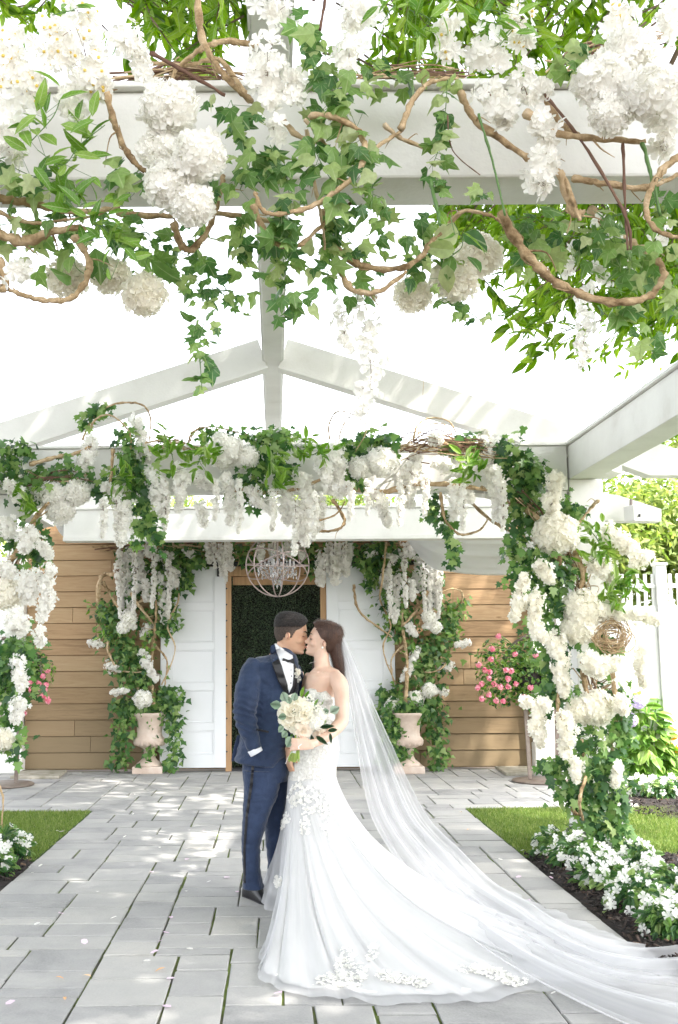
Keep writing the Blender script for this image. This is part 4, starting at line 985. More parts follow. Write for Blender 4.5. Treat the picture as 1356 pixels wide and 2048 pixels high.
# ---- near vines
gv = 'curly vines on the near crossbeam'
for path, r, Y, lab in [
    ([(392, -40), (400, 50), (418, 110), (460, 165), (500, 205)], 11, 2.55, 'thick vine sweeping down from the top edge left of the ridge beam'),
    ([(520, 92), (450, 84), (400, 100), (352, 142), (340, 180)], 9, 2.6, 'vine arching left from the ridge beam over the twigs'),
    ([(500, 205), (440, 120), (380, 130), (300, 125)], 8, 2.65, 'vine lying over the twig bundle left of the ridge beam'),
    ([(213, 188), (232, 255), (262, 318), (292, 345)], 10, 2.46, 'vine crossing the left beam face diagonally'),
    ([(-20, 396), (60, 405), (150, 425), (240, 415)], 12, 2.55, 'upper thick vine along the bottom of the beam at left'),
    ([(-20, 460), (50, 480), (110, 460), (170, 455)], 14, 2.6, 'lower thick vine below the beam at left'),
    ([(-10, 420), (60, 445), (130, 440), (200, 430)], 6, 2.58, 'thin vine between the two thick left vines'),
    ([(150, 470), (172, 510), (178, 545), (150, 590), (100, 603), (40, 588), (0, 572)], 10, 2.6, 'curled vine loop hanging below the beam at left'),
    ([(0, 520), (12, 570), (-10, 580)], 12, 2.6, 'vine stub at the left edge of the view below the beam'),
    ([(346, 445), (362, 490), (385, 498), (415, 460), (436, 400), (446, 350)], 10, 2.6, 'forked vine below the long hydrangea cluster'),
    ([(235, 425), (320, 432), (430, 428), (560, 445)], 10, 2.75, 'vine running along under the beam left of the ridge beam'),
    ([(620, 232), (675, 236), (722, 270), (728, 315), (700, 360), (640, 405), (570, 428), (525, 420), (512, 385)], 9, 2.42, 'big pale vine loop right of the ridge beam'),
    ([(505, 410), (530, 460), (560, 492), (600, 490), (650, 445), (700, 405)], 8, 2.5, 'vine swinging under the big loop across the ridge beam'),
    ([(560, 235), (600, 275), (650, 290), (690, 340)], 8, 2.56, 'brown vine on the beam face inside the big loop'),
    ([(610, 240), (640, 270), (665, 320)], 6, 2.5, 'short vine curl inside the big loop'),
    ([(800, 258), (826, 200), (862, 165), (915, 155)], 9, 2.46, 'arched vine on the right beam face'),
    ([(745, 300), (775, 280), (800, 262)], 7, 2.48, 'vine between the big loop and the arched vine'),
    ([(770, 250), (800, 275), (855, 298)], 7, 2.5, 'short vine under the arched vine on the beam face'),
    ([(918, 185), (950, 238), (1010, 285), (1080, 330), (1125, 350), (1148, 400), (1160, 440)], 10, 2.48, 'long vine slanting down the right beam face'),
    ([(1050, 225), (1100, 262), (1180, 275), (1290, 285)], 12, 2.46, 'thick vine under the big hydrangeas'),
    ([(1085, 190), (1120, 245), (1160, 270)], 9, 2.5, 'vine slanting behind the white blossoms beside the big hydrangeas'),
    ([(1145, 358), (1210, 368), (1290, 376), (1356, 350)], 10, 2.5, 'horizontal vine at the right bottom of the beam face'),
    ([(1390, 300), (1340, 325), (1305, 370), (1292, 420), (1315, 460), (1370, 480)], 10, 2.42, 'pale vine loop at the right edge of the view'),
    ([(1120, 340), (1135, 400), (1150, 430), (1170, 420)], 11, 2.5, 'knotted vine end at the bottom of the right beam face'),
    ([(648, 420), (662, 480), (700, 522), (760, 538), (822, 530), (880, 470), (925, 420)], 11, 2.66, 'U-shaped vine hanging under the beam right of centre'),
    ([(675, 530), (705, 580), (760, 583), (812, 545)], 9, 2.64, 'lower U-shaped vine above the long middle wisteria'),
    ([(1000, 420), (1035, 485), (1090, 548), (1160, 588), (1240, 605), (1300, 590), (1328, 550), (1318, 520)], 13, 2.62, 'longest thick vine curve under the right half of the beam'),
    ([(900, 440), (930, 420), (980, 430), (1000, 445)], 6, 2.6, 'thin vine bow between two thicker vines right of centre'),
    ([(1180, 420), (1240, 470), (1300, 510)], 12, 2.85, 'dark vine behind the ivy band at right'),
    ([(612, 260), (625, 350), (640, 430), (650, 500)], 6, 2.6, 'vine dropping straight down right of the ridge beam')]:
    vine(path, Y, r, lab, 'vine', gv)
for path, r, m, lab in [([(957, 228), (985, 320), (1010, 430)], 3, 'stem', 'straight green stem slanting across the right beam face'),
    ([(1088, 188), (1165, 285), (1250, 430), (1262, 500)], 4, 'twig', 'long dark twig slanting across the right end of the beam'),
    ([(1246, 288), (1250, 400), (1256, 500)], 3.5, 'twig', 'straight reddish twig hanging below the big hydrangeas'),
    ([(300, 105), (380, 150), (450, 190)], 5, 'twig', 'dark twig pair left of the broad ridge beam spray'),
    ([(1285, 285), (1300, 340), (1320, 430)], 5, 'stem', 'thick green stem under the big hydrangeas at right'),
    ([(860, 360), (875, 420), (880, 450)], 5, 'stem', 'green stem bundle tied under the beam right of centre'),
    ([(895, 230), (905, 300), (960, 350)], 1.5, 'twig', 'hair-thin tendril on the right beam face'),
    ([(625, 0), (650, -10), (640, 60)], 4, 'twig', 'dark twigs at the top edge right of the ridge beam'),
    ([(848, 620), (850, 700), (846, 790)], .8, 'vine', 'single hair-thin strand hanging against the sky')]:
    vine(path, 2.44 if path[0][1] < 450 else 2.7, r, lab, m, 'straight stems and twigs on the near crossbeam', name='twig', cat='twig', wob=1, taper=.7)
bundle([(225, 168), (320, 155), (400, 150), (500, 160)], 2.72, 26, 26, 2.6, 'bundle of thin twigs lying on the beam top left of the ridge beam', 'twig bundles on the near crossbeam')
bundle([(690, 170), (780, 155), (880, 145), (960, 160)], 2.72, 26, 22, 2.4, 'bundle of thin twigs lying on the beam top right of the ridge beam', 'twig bundles on the near crossbeam')
bundle([(1090, 160), (1160, 110), (1280, 90), (1380, 70)], 2.75, 24, 16, 3, 'twigs behind the big hydrangeas on the beam top', 'twig bundles on the near crossbeam')

# ================================================================== far arch
YA = Y_FAR - .1
gh = 'white hydrangea blooms on the far arch'
for (x, y, r, lab) in [
    (108, 992, 34, 'white hydrangea at the left elbow of the far arch, leftmost of three'),
    (152, 985, 30, 'white hydrangea at the left elbow of the far arch, rightmost of three'),
    (120, 1022, 30, 'white hydrangea at the left elbow of the far arch, lowest of three'),
    (450, 902, 40, 'large white hydrangea on top of the far crossbeam left of the ridge beam'),
    (494, 915, 26, 'small white hydrangea touching the right side of the large one left of the ridge beam'),
    (762, 925, 34, 'large white hydrangea on the far crossbeam right of centre'),
    (722, 936, 26, 'smaller white hydrangea on the far crossbeam left of the large right one'),
    (1114, 1068, 46, 'large cream hydrangea at the right elbow of the far arch'),
    (1166, 1218, 42, 'upper large hydrangea of the cluster halfway up the right flowered post'),
    (1212, 1226, 26, 'right hydrangea of the cluster halfway up the right flowered post'),
    (1160, 1256, 36, 'lower hydrangea of the cluster halfway up the right flowered post'),
    (1190, 1415, 38, 'large white hydrangea low on the right flowered post'),
    (1158, 1420, 28, 'smaller white hydrangea low on the right flowered post, beside the large one'),
    (16, 1190, 34, 'white hydrangea on the left flowered post at the edge of the view'),
    (2, 1480, 26, 'white hydrangea low on the left flowered post at the edge of the view')]:
    hydrangea(x, y, YA - (.25 if y > 1040 or x < 60 else .12), r, lab, False, 'petal_warm' if y > 1040 else 'petal', fl=170)
ORD = ['first', 'second', 'third', 'fourth', 'fifth', 'sixth', 'seventh', 'eighth', 'ninth', 'tenth', 'eleventh', 'twelfth', 'thirteenth', 'fourteenth', 'fifteenth', 'sixteenth', 'seventeenth', 'eighteenth', 'nineteenth', 'twentieth', 'twenty-first', 'twenty-second', 'twenty-third', 'twenty-fourth', 'twenty-fifth', 'twenty-sixth']
def strand_set(items, labf, grp, Y, mat='petal', dens=1.0, fs=13, lo=False, name='blossom_strand', taper=(.7, .4)):
    for i, (path, r) in enumerate(items):
        L_ = sum(math.dist(a, b) for a, b in zip(path[:-1], path[1:])) + r; n = int(max(20, L_ * r * .10 * dens)); r = r * (1.0 if r < 19 else .92)
        spray(path, Y + random.uniform(-.06, .06), r, n, fs, labf(i), False, mat, grp, name, taper, lo=lo)
# strands on the beam, ordered from the left
beam = [([(185, 880), (172, 920), (158, 960)], 20), ([(272, 840), (285, 880), (292, 920)], 17), ([(300, 940), (318, 990), (325, 1030)], 22),
    ([(210, 975), (240, 980)], 16), ([(250, 1010), (246, 1050), (240, 1085)], 19), ([(355, 930), (362, 975), (358, 1020)], 15),
    ([(380, 950), (410, 965), (420, 970)], 16), ([(400, 1010), (408, 1050)], 13), ([(452, 950), (462, 1000), (460, 1045)], 16), ([(500, 980), (520, 1010)], 17),
    ([(535, 1000), (545, 1025)], 13), ([(575, 985), (572, 1015), (575, 1045)], 17), ([(600, 950), (612, 990), (605, 1050), (610, 1085)], 24), ([(645, 920), (655, 960)], 22),
    ([(670, 890), (676, 940), (680, 985)], 20), ([(660, 975), (685, 985)], 20), ([(640, 1000), (636, 1060)], 16), ([(752, 985), (765, 1020), (776, 1050)], 15), ([(830, 915), (822, 960), (818, 1010)], 22),
    ([(860, 880), (880, 878)], 14), ([(872, 925), (900, 935)], 20), ([(905, 965), (912, 1000), (905, 1035)], 17), ([(970, 860), (976, 900), (982, 950)], 19), ([(990, 940), (994, 990), (996, 1035)], 20), ([(925, 965), (940, 1000)], 14)]
beam.sort(key=lambda b: b[0][0][0])
strand_set(beam, lambda i: ORD[i] + ' white blossom strand from the left along the flowered far crossbeam', 'white blossom strands along the far crossbeam', YA - .14, fs=13, dens=1.35)
rp = [([(1112, 950), (1108, 1000)], 20), ([(1095, 990), (1110, 1030)], 18), ([(1215, 1065), (1250, 1090), (1270, 1100)], 26), ([(1180, 1130), (1210, 1140), (1230, 1160)], 26), ([(1080, 1130), (1100, 1160)], 20),
    ([(1048, 1150), (1040, 1200), (1028, 1235)], 17), ([(1075, 1190), (1070, 1240), (1085, 1280)], 20), ([(1240, 1230), (1290, 1235), (1320, 1245)], 18), ([(1110, 1270), (1120, 1330), (1128, 1390)], 22), ([(1180, 1320), (1200, 1340), (1235, 1320)], 26),
    ([(1290, 1290), (1280, 1330), (1290, 1370)], 15), ([(1090, 1400), (1075, 1440), (1080, 1490)], 20), ([(1045, 1400), (1062, 1410)], 12), ([(1128, 1430), (1135, 1470), (1130, 1510)], 20), ([(1240, 1395), (1250, 1425)], 17), ([(1150, 1520), (1152, 1560)], 14), ([(1235, 1530), (1230, 1570)], 13), ([(1265, 1130), (1300, 1110)], 18)]
strand_set(rp, lambda i: ORD[i] + ' white blossom spray from the top of the right flowered post', 'white blossom sprays on the right flowered post', YA - .32, 'petal_warm', fs=13.5, dens=1.3)
lp = [([(20, 965), (40, 1000)], 20), ([(10, 1040), (18, 1070)], 22), ([(60, 1065), (45, 1100)], 24), ([(80, 1090), (100, 1110)], 15), ([(95, 1140), (90, 1180)], 20), ([(60, 1150), (55, 1200)], 26),
    ([(100, 1190), (82, 1240)], 17), ([(78, 1260), (80, 1290)], 12), ([(25, 1240), (40, 1260)], 30), ([(35, 1320), (42, 1380)], 16), ([(40, 1400), (30, 1440)], 17), ([(8, 1130), (15, 1150)], 22)]
strand_set(lp, lambda i: ORD[i] + ' white blossom spray from the top of the left flowered post', 'white blossom sprays on the left flowered post', YA - .32, 'petal', fs=13.5, dens=1.3)
# ivy on the far arch
gi2 = 'ivy on the far arch'
iv = [([(0, 930), (50, 960), (110, 950), (150, 960)], 46, 240, 'thick ivy over the left shoulder of the far arch'),
    ([(10, 900), (30, 905), (50, 890)], 26, 60, 'ivy tuft sticking up at the left end of the far arch'),
    ([(160, 850), (190, 820), (215, 815)], 18, 50, 'ivy on the raised vine loop above the left of the far crossbeam'),
    ([(255, 860), (262, 900), (270, 930)], 24, 80, 'ivy right of the raised vine loop on the far crossbeam'),
    ([(195, 970), (250, 960), (300, 960)], 34, 150, 'ivy mass under the left blossoms of the far crossbeam'),
    ([(285, 960), (288, 1020), (285, 1085)], 22, 120, 'ivy trail hanging from the left part of the far crossbeam'),
    ([(312, 1050), (314, 1090)], 16, 24, 'short ivy trail hanging over the second crossbeam at left'),
    ([(400, 880), (430, 865), (470, 870)], 16, 40, 'ivy over the thin vine arch left of the ridge beam'),
    ([(500, 880), (540, 880), (570, 875)], 28, 130, 'ivy mound on top of the far crossbeam at the ridge beam'),
    ([(500, 930), (510, 970), (490, 1000)], 28, 110, 'ivy hanging just left of the ridge beam on the far crossbeam'),
    ([(540, 910), (560, 930), (560, 950)], 28, 90, 'ivy right below the ridge beam on the far crossbeam'),
    ([(690, 910), (720, 895), (760, 880), (790, 885)], 30, 170, 'ivy mound above the right-of-centre hydrangeas'),
    ([(700, 950), (710, 960)], 20, 40, 'ivy just below the right-of-centre hydrangeas'),
    ([(860, 990), (866, 1030), (900, 1040)], 18, 60, 'ivy trail left of the vine ring under the far crossbeam'),
    ([(890, 1050), (908, 1090), (905, 1130)], 16, 50, 'ivy trail tip hanging in front of the white swag'),
    ([(900, 890), (930, 880), (960, 890)], 18, 60, 'ivy along the twig nest on the right of the far crossbeam'),
    ([(1000, 900), (1040, 930), (1070, 950)], 40, 240, 'thick ivy over the right shoulder of the far arch'),
    ([(1040, 960), (1060, 1010), (1050, 1060)], 40, 240, 'ivy curtain below the right shoulder of the far arch'),
    ([(1030, 1080), (1045, 1120), (1050, 1180)], 34, 150, 'ivy down the inner side of the right elbow'),
    ([(1100, 1120), (1120, 1160), (1110, 1230)], 44, 260, 'ivy on the upper right post below the cream hydrangea'),
    ([(1130, 1010), (1160, 1030)], 24, 60, 'sunlit ivy above the cream hydrangea'),
    ([(1090, 1250), (1110, 1330), (1120, 1400)], 38, 220, 'ivy on the left side of the right flowered post'),
    ([(1190, 1290), (1230, 1300)], 24, 60, 'ivy around the twig ring on the right flowered post'),
    ([(1230, 1370), (1240, 1430), (1250, 1480)], 24, 110, 'ivy down the right edge of the right flowered post'),
    ([(1180, 1470), (1210, 1530), (1210, 1580)], 50, 300, 'dense dark ivy low on the right flowered post'),
    ([(1130, 1520), (1140, 1570), (1160, 1600)], 34, 130, 'ivy at the lower left of the right flowered post'),
    ([(1170, 1590), (1190, 1640), (1180, 1670)], 30, 110, 'ivy trailing to the flowers at the foot of the right post'),
    ([(1225, 1580), (1240, 1640), (1238, 1680)], 28, 120, 'ivy down the right corner of the post foot'),
    ([(1085, 1540), (1120, 1530)], 20, 40, 'ivy tip reaching left over the stand legs'),
    ([(20, 1280), (30, 1340), (20, 1400)], 50, 300, 'thick ivy on the left flowered post'),
    ([(0, 1420), (15, 1470), (30, 1500)], 28, 70, 'ivy trail at the lower left post'),
    ([(75, 1050), (82, 1100), (80, 1120)], 18, 60, 'ivy trail below the left elbow hydrangeas'),
    ([(0, 1060), (40, 1080), (50, 1110)], 30, 90, 'ivy behind the blossoms at the upper left post')]
for path, r, n, lab in iv:
    leaves(path, YA - (.2 if path[0][1] > 1000 else .1), r, int(n * .95), 19, lab, False, 'ivy', IVY, None, 'ivy_trail', 'ivy', gi2, depth=.55)
for path, r, n, lab in [([(330, 880), (345, 910)], 26, 34, 'bright green leaf tuft left of the large hydrangea on the far crossbeam'),
    ([(410, 890), (395, 930)], 26, 34, 'bright green leaves between strand and large hydrangea on the far crossbeam'),
    ([(590, 890), (620, 910), (640, 900)], 30, 50, 'bright green leaf spray right of the ridge beam on the far crossbeam'),
    ([(545, 930), (560, 960)], 26, 34, 'bright green leaves below the ridge beam end'),
    ([(235, 950), (250, 960)], 22, 24, 'green leaf tuft among the left vines of the far crossbeam'),
    ([(50, 980), (60, 1000), (60, 1030)], 24, 30, 'yellow-green leaf tuft at the left shoulder of the far arch'),
    ([(930, 920), (950, 950)], 26, 40, 'bright green leaves on the right part of the far crossbeam'),
    ([(1180, 1060), (1200, 1090), (1190, 1120)], 28, 44, 'large-leaved sprig right of the cream hydrangea'),
    ([(1220, 1180), (1250, 1170), (1262, 1160)], 26, 40, 'olive green sprig sticking out right of the right flowered post'),
    ([(1235, 1200), (1225, 1220)], 20, 22, 'olive green sprig beside the halfway hydrangea cluster')]:
    leaves(path, YA - .3, r, n, 30, lab, False, 'bright', LANCE, None, 'leaf_sprig', 'leaf sprig', 'bright leaf sprigs on the far arch', (0, -.2, .3))
# vines on the far arch
gv2 = 'curly vines on the far arch'
for path, r, lab in [([(60, 930), (110, 915), (150, 908), (190, 890)], 6, 'thick vine rising to the right on the left of the far crossbeam'),
    ([(165, 880), (190, 830), (240, 806), (285, 810), (300, 840), (298, 880)], 3, 'thin vine loop above the left part of the far crossbeam'),
    ([(175, 870), (190, 840), (220, 830), (255, 860), (262, 900)], 3, 'smaller inner vine loop above the left part of the far crossbeam'),
    ([(225, 900), (223, 940), (220, 975)], 5, 'straight vine stub dropping across the beam face at left'),
    ([(300, 900), (350, 885), (370, 900)], 5, 'vine running right from the left vine loops'),
    ([(375, 890), (385, 865), (420, 852), (470, 862), (495, 872)], 2.5, 'thin vine arch above the hydrangea left of the ridge beam'),
    ([(380, 885), (395, 862), (440, 858)], 2, 'second thin vine arch left of the ridge beam'),
    ([(470, 980), (560, 985), (640, 960)], 6, 'brown vine under the far crossbeam below the ridge beam'),
    ([(660, 880), (658, 850), (675, 825), (700, 826), (733, 850), (730, 870), (712, 905)], 2, 'thin round vine hoop above the far crossbeam right of centre'),
    ([(680, 888), (682, 860), (700, 835), (725, 862)], 2, 'thin inner twig of the round hoop'),
    ([(826, 880), (835, 850), (860, 838), (895, 842), (912, 865)], 3, 'thin vine arch over the right part of the far crossbeam'),
    ([(835, 870), (860, 848), (890, 850), (905, 870)], 2, 'second thin vine arch over the right part of the far crossbeam'),
    ([(690, 975), (760, 985), (830, 968), (920, 972), (1010, 985)], 8, 'thick vine along the underside of the far crossbeam at right'),
    ([(1010, 985), (1040, 1010), (1080, 1040), (1100, 1070)], 8, 'thick vine turning down at the right elbow'),
    ([(880, 985), (890, 1040), (920, 1070), (960, 1060), (975, 1040)], 4, 'open vine ring hanging under the right part of the far crossbeam'),
    ([(930, 990), (980, 1040), (1040, 1070), (1085, 1085)], 5, 'vine slanting from crossbeam to right elbow'),
    ([(960, 975), (990, 985), (1018, 1005), (1010, 1025)], 4, 'small vine hook at the right of the far crossbeam'),
    ([(665, 1000), (690, 1040), (670, 1060), (630, 1062)], 5, 'curved vine end below the far crossbeam right of centre'),
    ([(640, 1040), (670, 1030), (690, 1005)], 3, 'thin curl beside the curved vine end'),
    ([(1085, 1050), (1110, 1090), (1120, 1130), (1112, 1160)], 9, 'dark twisted vine behind the cream hydrangea'),
    ([(1196, 1002), (1180, 1020), (1150, 1060)], 5, 'straight vine stub pointing up at the right post top'),
    ([(1150, 1100), (1165, 1150), (1150, 1200)], 8, 'twisted vine on the upper right post'),
    ([(1165, 1340), (1175, 1400), (1170, 1450)], 7, 'vine on the middle of the right flowered post'),
    ([(1225, 1340), (1232, 1420), (1222, 1480), (1230, 1510)], 7, 'vine down the right side of the right flowered post'),
    ([(1160, 1480), (1172, 1540), (1160, 1600), (1166, 1645)], 6, 'vine down the front of the lower right post'),
    ([(1146, 1612), (1146, 1625), (1160, 1628), (1176, 1616)], 5, 'small hook-shaped vine at the post foot'),
    ([(1120, 1370), (1115, 1420), (1130, 1450)], 5, 'vine at the left side of the right flowered post'),
    ([(0, 1180), (10, 1140), (50, 1080), (75, 1030), (100, 1005)], 9, 'thick vine rising to the left elbow of the far arch'),
    ([(60, 1150), (45, 1165), (35, 1100), (50, 1060)], 2.5, 'thin dark twig on the left flowered post'),
    ([(0, 1570), (8, 1600), (2, 1650)], 3, 'curled twig end at the foot of the left post')]:
    vine(path, YA - (.22 if path[0][1] > 1000 else .12), r, lab, 'vine', gv2)
for path, s_, n, lab in [([(60, 960), (120, 960), (190, 955)], 18, 16, 'nest of thin twigs at the left shoulder of the far arch'),
    ([(300, 890), (360, 885), (420, 900)], 16, 10, 'thin twigs on top of the far crossbeam left of the ridge beam'),
    ([(800, 900), (870, 890), (950, 900), (1010, 920)], 26, 30, 'nest of thin twigs on the right part of the far crossbeam'),
    ([(870, 880), (920, 878), (980, 890)], 12, 12, 'thin twigs standing up on the right part of the far crossbeam'),
    ([(1130, 1100), (1160, 1150), (1165, 1190), (1150, 1240)], 24, 26, 'twisted twigs round the upper right post'),
    ([(1080, 1050), (1100, 1100), (1115, 1140)], 14, 12, 'dark twigs at the right elbow'),
    ([(1175, 1330), (1190, 1380), (1230, 1360)], 22, 20, 'twisted twigs halfway down the right post'),
    ([(1235, 1380), (1238, 1440), (1225, 1500)], 12, 12, 'twisted twigs down the right side of the right post'),
    ([(60, 1040), (40, 1100), (15, 1150), (0, 1180)], 14, 12, 'twisted twigs on the left elbow of the far arch'),
    ([(1030, 990), (1070, 1020), (1100, 1060)], 18, 14, 'twisted twigs above the right elbow')]:
    bundle(path, YA - .12, s_, n, 1.6, lab, 'twig nests on the far arch')
# round twig ring on the right post
t = empty('twig_ring', P(1222, 1270, YA - .3), 'ring of wound twigs sticking out right of the flowered post', 'twigs')
rng = np.random.default_rng(9)
for k in range(46):
    c = np.array(P(1222, 1272, YA - .3)) + rng.normal(size=3) * .022; pts = []; rx, rz = rng.uniform(14, 32) * S(YA), rng.uniform(11, 30) * S(YA); a0 = rng.uniform(0, 6); tl = rng.normal() * .35
    for i in range(13):
        a = a0 + i * .38; pts.append(c + np.array([rx * math.cos(a), tl * rx * math.cos(a + 1) + rng.normal() * .006, rz * math.sin(a)]))
    MB().tube(pts, rng.uniform(.0025, .005), 4).build('twig', M['vine'], t)

# ================================================================== door arbor and urns
YD = Y_WALL - .45
def urn(px, lab):
    b = G(px, 1541); b = Vector((b.x, YD - .05, 0)) if False else G(px, 1545); s_ = S(b.y)
    t = empty('stone_urn', b, lab, 'urn', 'stone urns beside the doorway')
    k = s_ * 115 / .78
    bevel(MB().box(b + Vector((0, 0, .045)), (.40 * k, .40 * k, .09)).build('plinth', M['stone'], t), .012)
    pr = [(.17, .09), (.165, .12), (.10, .17), (.075, .22), (.07, .27), (.085, .29), (.08, .31), (.15, .345), (.205, .38), (.215, .42), (.20, .45), (.175, .47), (.165, .52), (.175, .62), (.20, .71), (.235, .755), (.24, .775), (.225, .785), (.20, .77), (.18, .70), (.02, .69)]
    o = MB().lathe(b, [(r * k, z * k) for r, z in pr], 32).build('bowl', M['stone'], t, True)
    for i in range(16):
        a = 2 * math.pi * i / 16; MB().ell(b + Vector((.185 * k * math.cos(a), .185 * k * math.sin(a), .395 * k)), (.03 * k, .03 * k, .045 * k), None, 8, 6).build('gadroon', M['stone'], t, True)
    MB().lathe(b + Vector((0, 0, .70 * k)), [(.17 * k, 0), (.01, .02)], 20).build('soil', M['mulch'], t)
    return b
bl_ = urn(298, 'carved stone urn planted with trailing ivy left of the doorway'); br_ = urn(816, 'carved stone urn planted with trailing ivy right of the doorway')
YU = bl_.y
def arbor(side):
    L = side == 'left'; m = (lambda x: x) if L else (lambda x: 2 * 557 - x + 3)
    fx = lambda p: [(m(x), y) for x, y in p]
    ga = 'ivy on the %s doorway arbor' % side
    ivs = [([(255, 1100), (262, 1160), (258, 1200)], 20, 130, 'ivy behind the outer blossom strands at the top of the %s doorway arbor'),
        ([(330, 1100), (370, 1105), (400, 1110)], 24, 120, 'ivy along the top of the %s doorway arbor toward the door'),
        ([(320, 1130), (325, 1200), (318, 1260)], 26, 170, 'dark ivy column inside the %s doorway arbor'),
        ([(375, 1130), (372, 1170)], 14, 40, 'short ivy tail hanging near the door track on the %s'),
        ([(205, 1210), (225, 1240), (232, 1270)], 24, 100, 'leafy tuft on the outer side of the %s doorway arbor'),
        ([(250, 1280), (262, 1330), (280, 1370)], 30, 190, 'ivy halfway down the %s doorway arbor'),
        ([(250, 1400), (245, 1450), (240, 1530)], 24, 190, 'ivy trail falling down the outer side of the %s urn'),
        ([(270, 1405), (300, 1415), (340, 1405)], 26, 190, 'ivy mound on top of the %s urn'),
        ([(345, 1420), (350, 1480), (343, 1535)], 18, 110, 'ivy trail falling down the door side of the %s urn'),
        ([(305, 1440), (303, 1480), (300, 1520)], 12, 40, 'thin ivy trail down the front of the %s urn'),
        ([(330, 1380), (350, 1395)], 22, 60, 'variegated ivy at the rim of the %s urn')]
    for p, r, n, lab in ivs: leaves(fx(p), YU - .12, r * (1.0 if 'urn' in lab else 1.3), int(n * (1.5 if 'urn' in lab else 2.5)), 13, lab % side, False, 'ivy', IVY, IVY_LO, 'ivy_trail', 'ivy', ga, depth=.5)
    st = [([(243, 1110), (246, 1160), (244, 1215)], 9), ([(258, 1095), (256, 1150), (258, 1220)], 9), ([(280, 1090), (282, 1150), (276, 1180)], 10), ([(300, 1090), (296, 1110)], 14), ([(315, 1115), (345, 1110)], 14),
        ([(292, 1160), (292, 1200)], 10), ([(322, 1150), (325, 1200), (328, 1245)], 10), ([(345, 1140), (350, 1170)], 13), ([(372, 1105), (385, 1110)], 11), ([(415, 1090), (420, 1125)], 9), ([(440, 1090), (444, 1150)], 8),
        ([(457, 1090), (462, 1140)], 9), ([(250, 1245), (268, 1255)], 10), ([(180, 1285), (205, 1290)], 9), ([(215, 1330), (240, 1340)], 10), ([(283, 1300), (300, 1340), (312, 1360)], 11), ([(225, 1385), (255, 1380)], 9), ([(300, 1250), (285, 1270)], 10)]
    strand_set([(fx(p), r) for p, r in st], lambda i: ORD[i] + ' white blossom strand of the %s doorway arbor, counted from its outer top' % side, 'white blossom strands on the %s doorway arbor' % side, YU - .2, fs=7.5, dens=4.4, lo=True)
    for (x, y, r, lab) in [(258, 1235, 17, 'upper white hydrangea on the %s doorway arbor'), (246, 1255, 14, 'lower white hydrangea on the %s doorway arbor'), (286, 1398, 19, 'white hydrangea planted in the %s urn')] + ([] if L else [(258, 1380, 16, 'white hydrangea out to the side above the %s urn'), (330, 1410, 17, 'white hydrangea nearest the bride in the %s urn')]):
        hydrangea(m(x), y, YU - .25, r, lab % side, False, fl=70, grp='white hydrangea blooms on the doorway arbors')
    vn = [([(307, 1410), (303, 1330), (312, 1250), (312, 1200)], 5, 'upright thick willow stem in the middle of the %s doorway arbor'),
        ([(345, 1085), (352, 1160), (357, 1200), (335, 1250), (350, 1300), (325, 1370)], 3, 'long bowed willow stem on the door side of the %s doorway arbor'),
        ([(262, 1185), (280, 1215), (310, 1250)], 4.5, 'short slanting willow stem in the %s doorway arbor'),
        ([(285, 1200), (245, 1225), (225, 1260), (215, 1300), (240, 1340), (290, 1345)], 3.2, 'willow stem looping round the outer side of the %s doorway arbor'),
        ([(275, 1405), (275, 1375), (290, 1350)], 3.5, 'short curved willow stem above the %s urn'),
        ([(310, 1290), (335, 1320), (330, 1370)], 3, 'thin willow curl beside the thick stem of the %s doorway arbor'),
        ([(230, 1085), (290, 1095), (360, 1090), (460, 1100)], 4, 'willow stem running along the top of the %s doorway arbor')]
    if L: vn.append(([(197, 1215), (200, 1165), (210, 1148), (235, 1150)], 7, 'hooked driftwood stem standing outside the %s doorway arbor')); vn.append(([(205, 1165), (222, 1190), (235, 1215)], 5, 'short driftwood brace beside the hooked stem of the %s arbor'))
    else: vn.append(([(250, 1225), (225, 1225), (195, 1205), (193, 1185), (215, 1178), (245, 1188)], 3.5, 'vine ring reaching out over the planks from the %s doorway arbor')); vn.append(([(410, 1170), (400, 1220), (360, 1255), (330, 1275)], 3.5, 'bowed vine crossing the door from the %s doorway arbor'))
    for p, r, lab in vn: vine(fx(p), YU - .16, r, lab % side, 'vine', 'willow stems of the %s doorway arbor' % side, wob=2)
    for p, r, n, lab in [([(215, 1225), (200, 1215)], 16, 22, 'bright green leaf tuft on the outer edge of the %s doorway arbor'), ([(205, 1260), (215, 1275)], 14, 18, 'small bright leaf tuft lower on the outer edge of the %s doorway arbor'), ([(300, 1300), (290, 1290)], 14, 16, 'light green leaves in the middle of the %s doorway arbor')]:
        leaves(fx(p), YU - .2, r, n, 15, lab % side, False, 'bright', LANCE_LO, None, 'leaf_sprig', 'leaf sprig', 'leaf sprigs on the doorway arbors', (0, -.2, .3))
arbor('left'); arbor('right')
for p, r, n, lab in [([(796, 1425), (800, 1470), (806, 1515)], 17, 150, 'ivy trailing thickly down the front of the right urn'), ([(778, 1410), (782, 1450), (788, 1480)], 16, 110, 'ivy trailing down the side of the right urn nearest the bride'), ([(800, 1405), (825, 1410), (850, 1420)], 20, 110, 'variegated ivy heaped over the rim of the right urn')]:
    leaves(p, YU - .32, r, n, 13, lab, False, 'ivy', IVY, IVY_LO, 'ivy_trail', 'ivy', 'ivy on the right doorway arbor', depth=.4)
extra = [([(238, 1100), (236, 1160), (240, 1235)], 7), ([(268, 1095), (270, 1160), (266, 1225)], 7), ([(306, 1100), (308, 1160), (304, 1215)], 7), ([(335, 1110), (338, 1170), (336, 1235)], 7), ([(428, 1085), (430, 1135)], 6), ([(450, 1085), (452, 1165)], 6)]
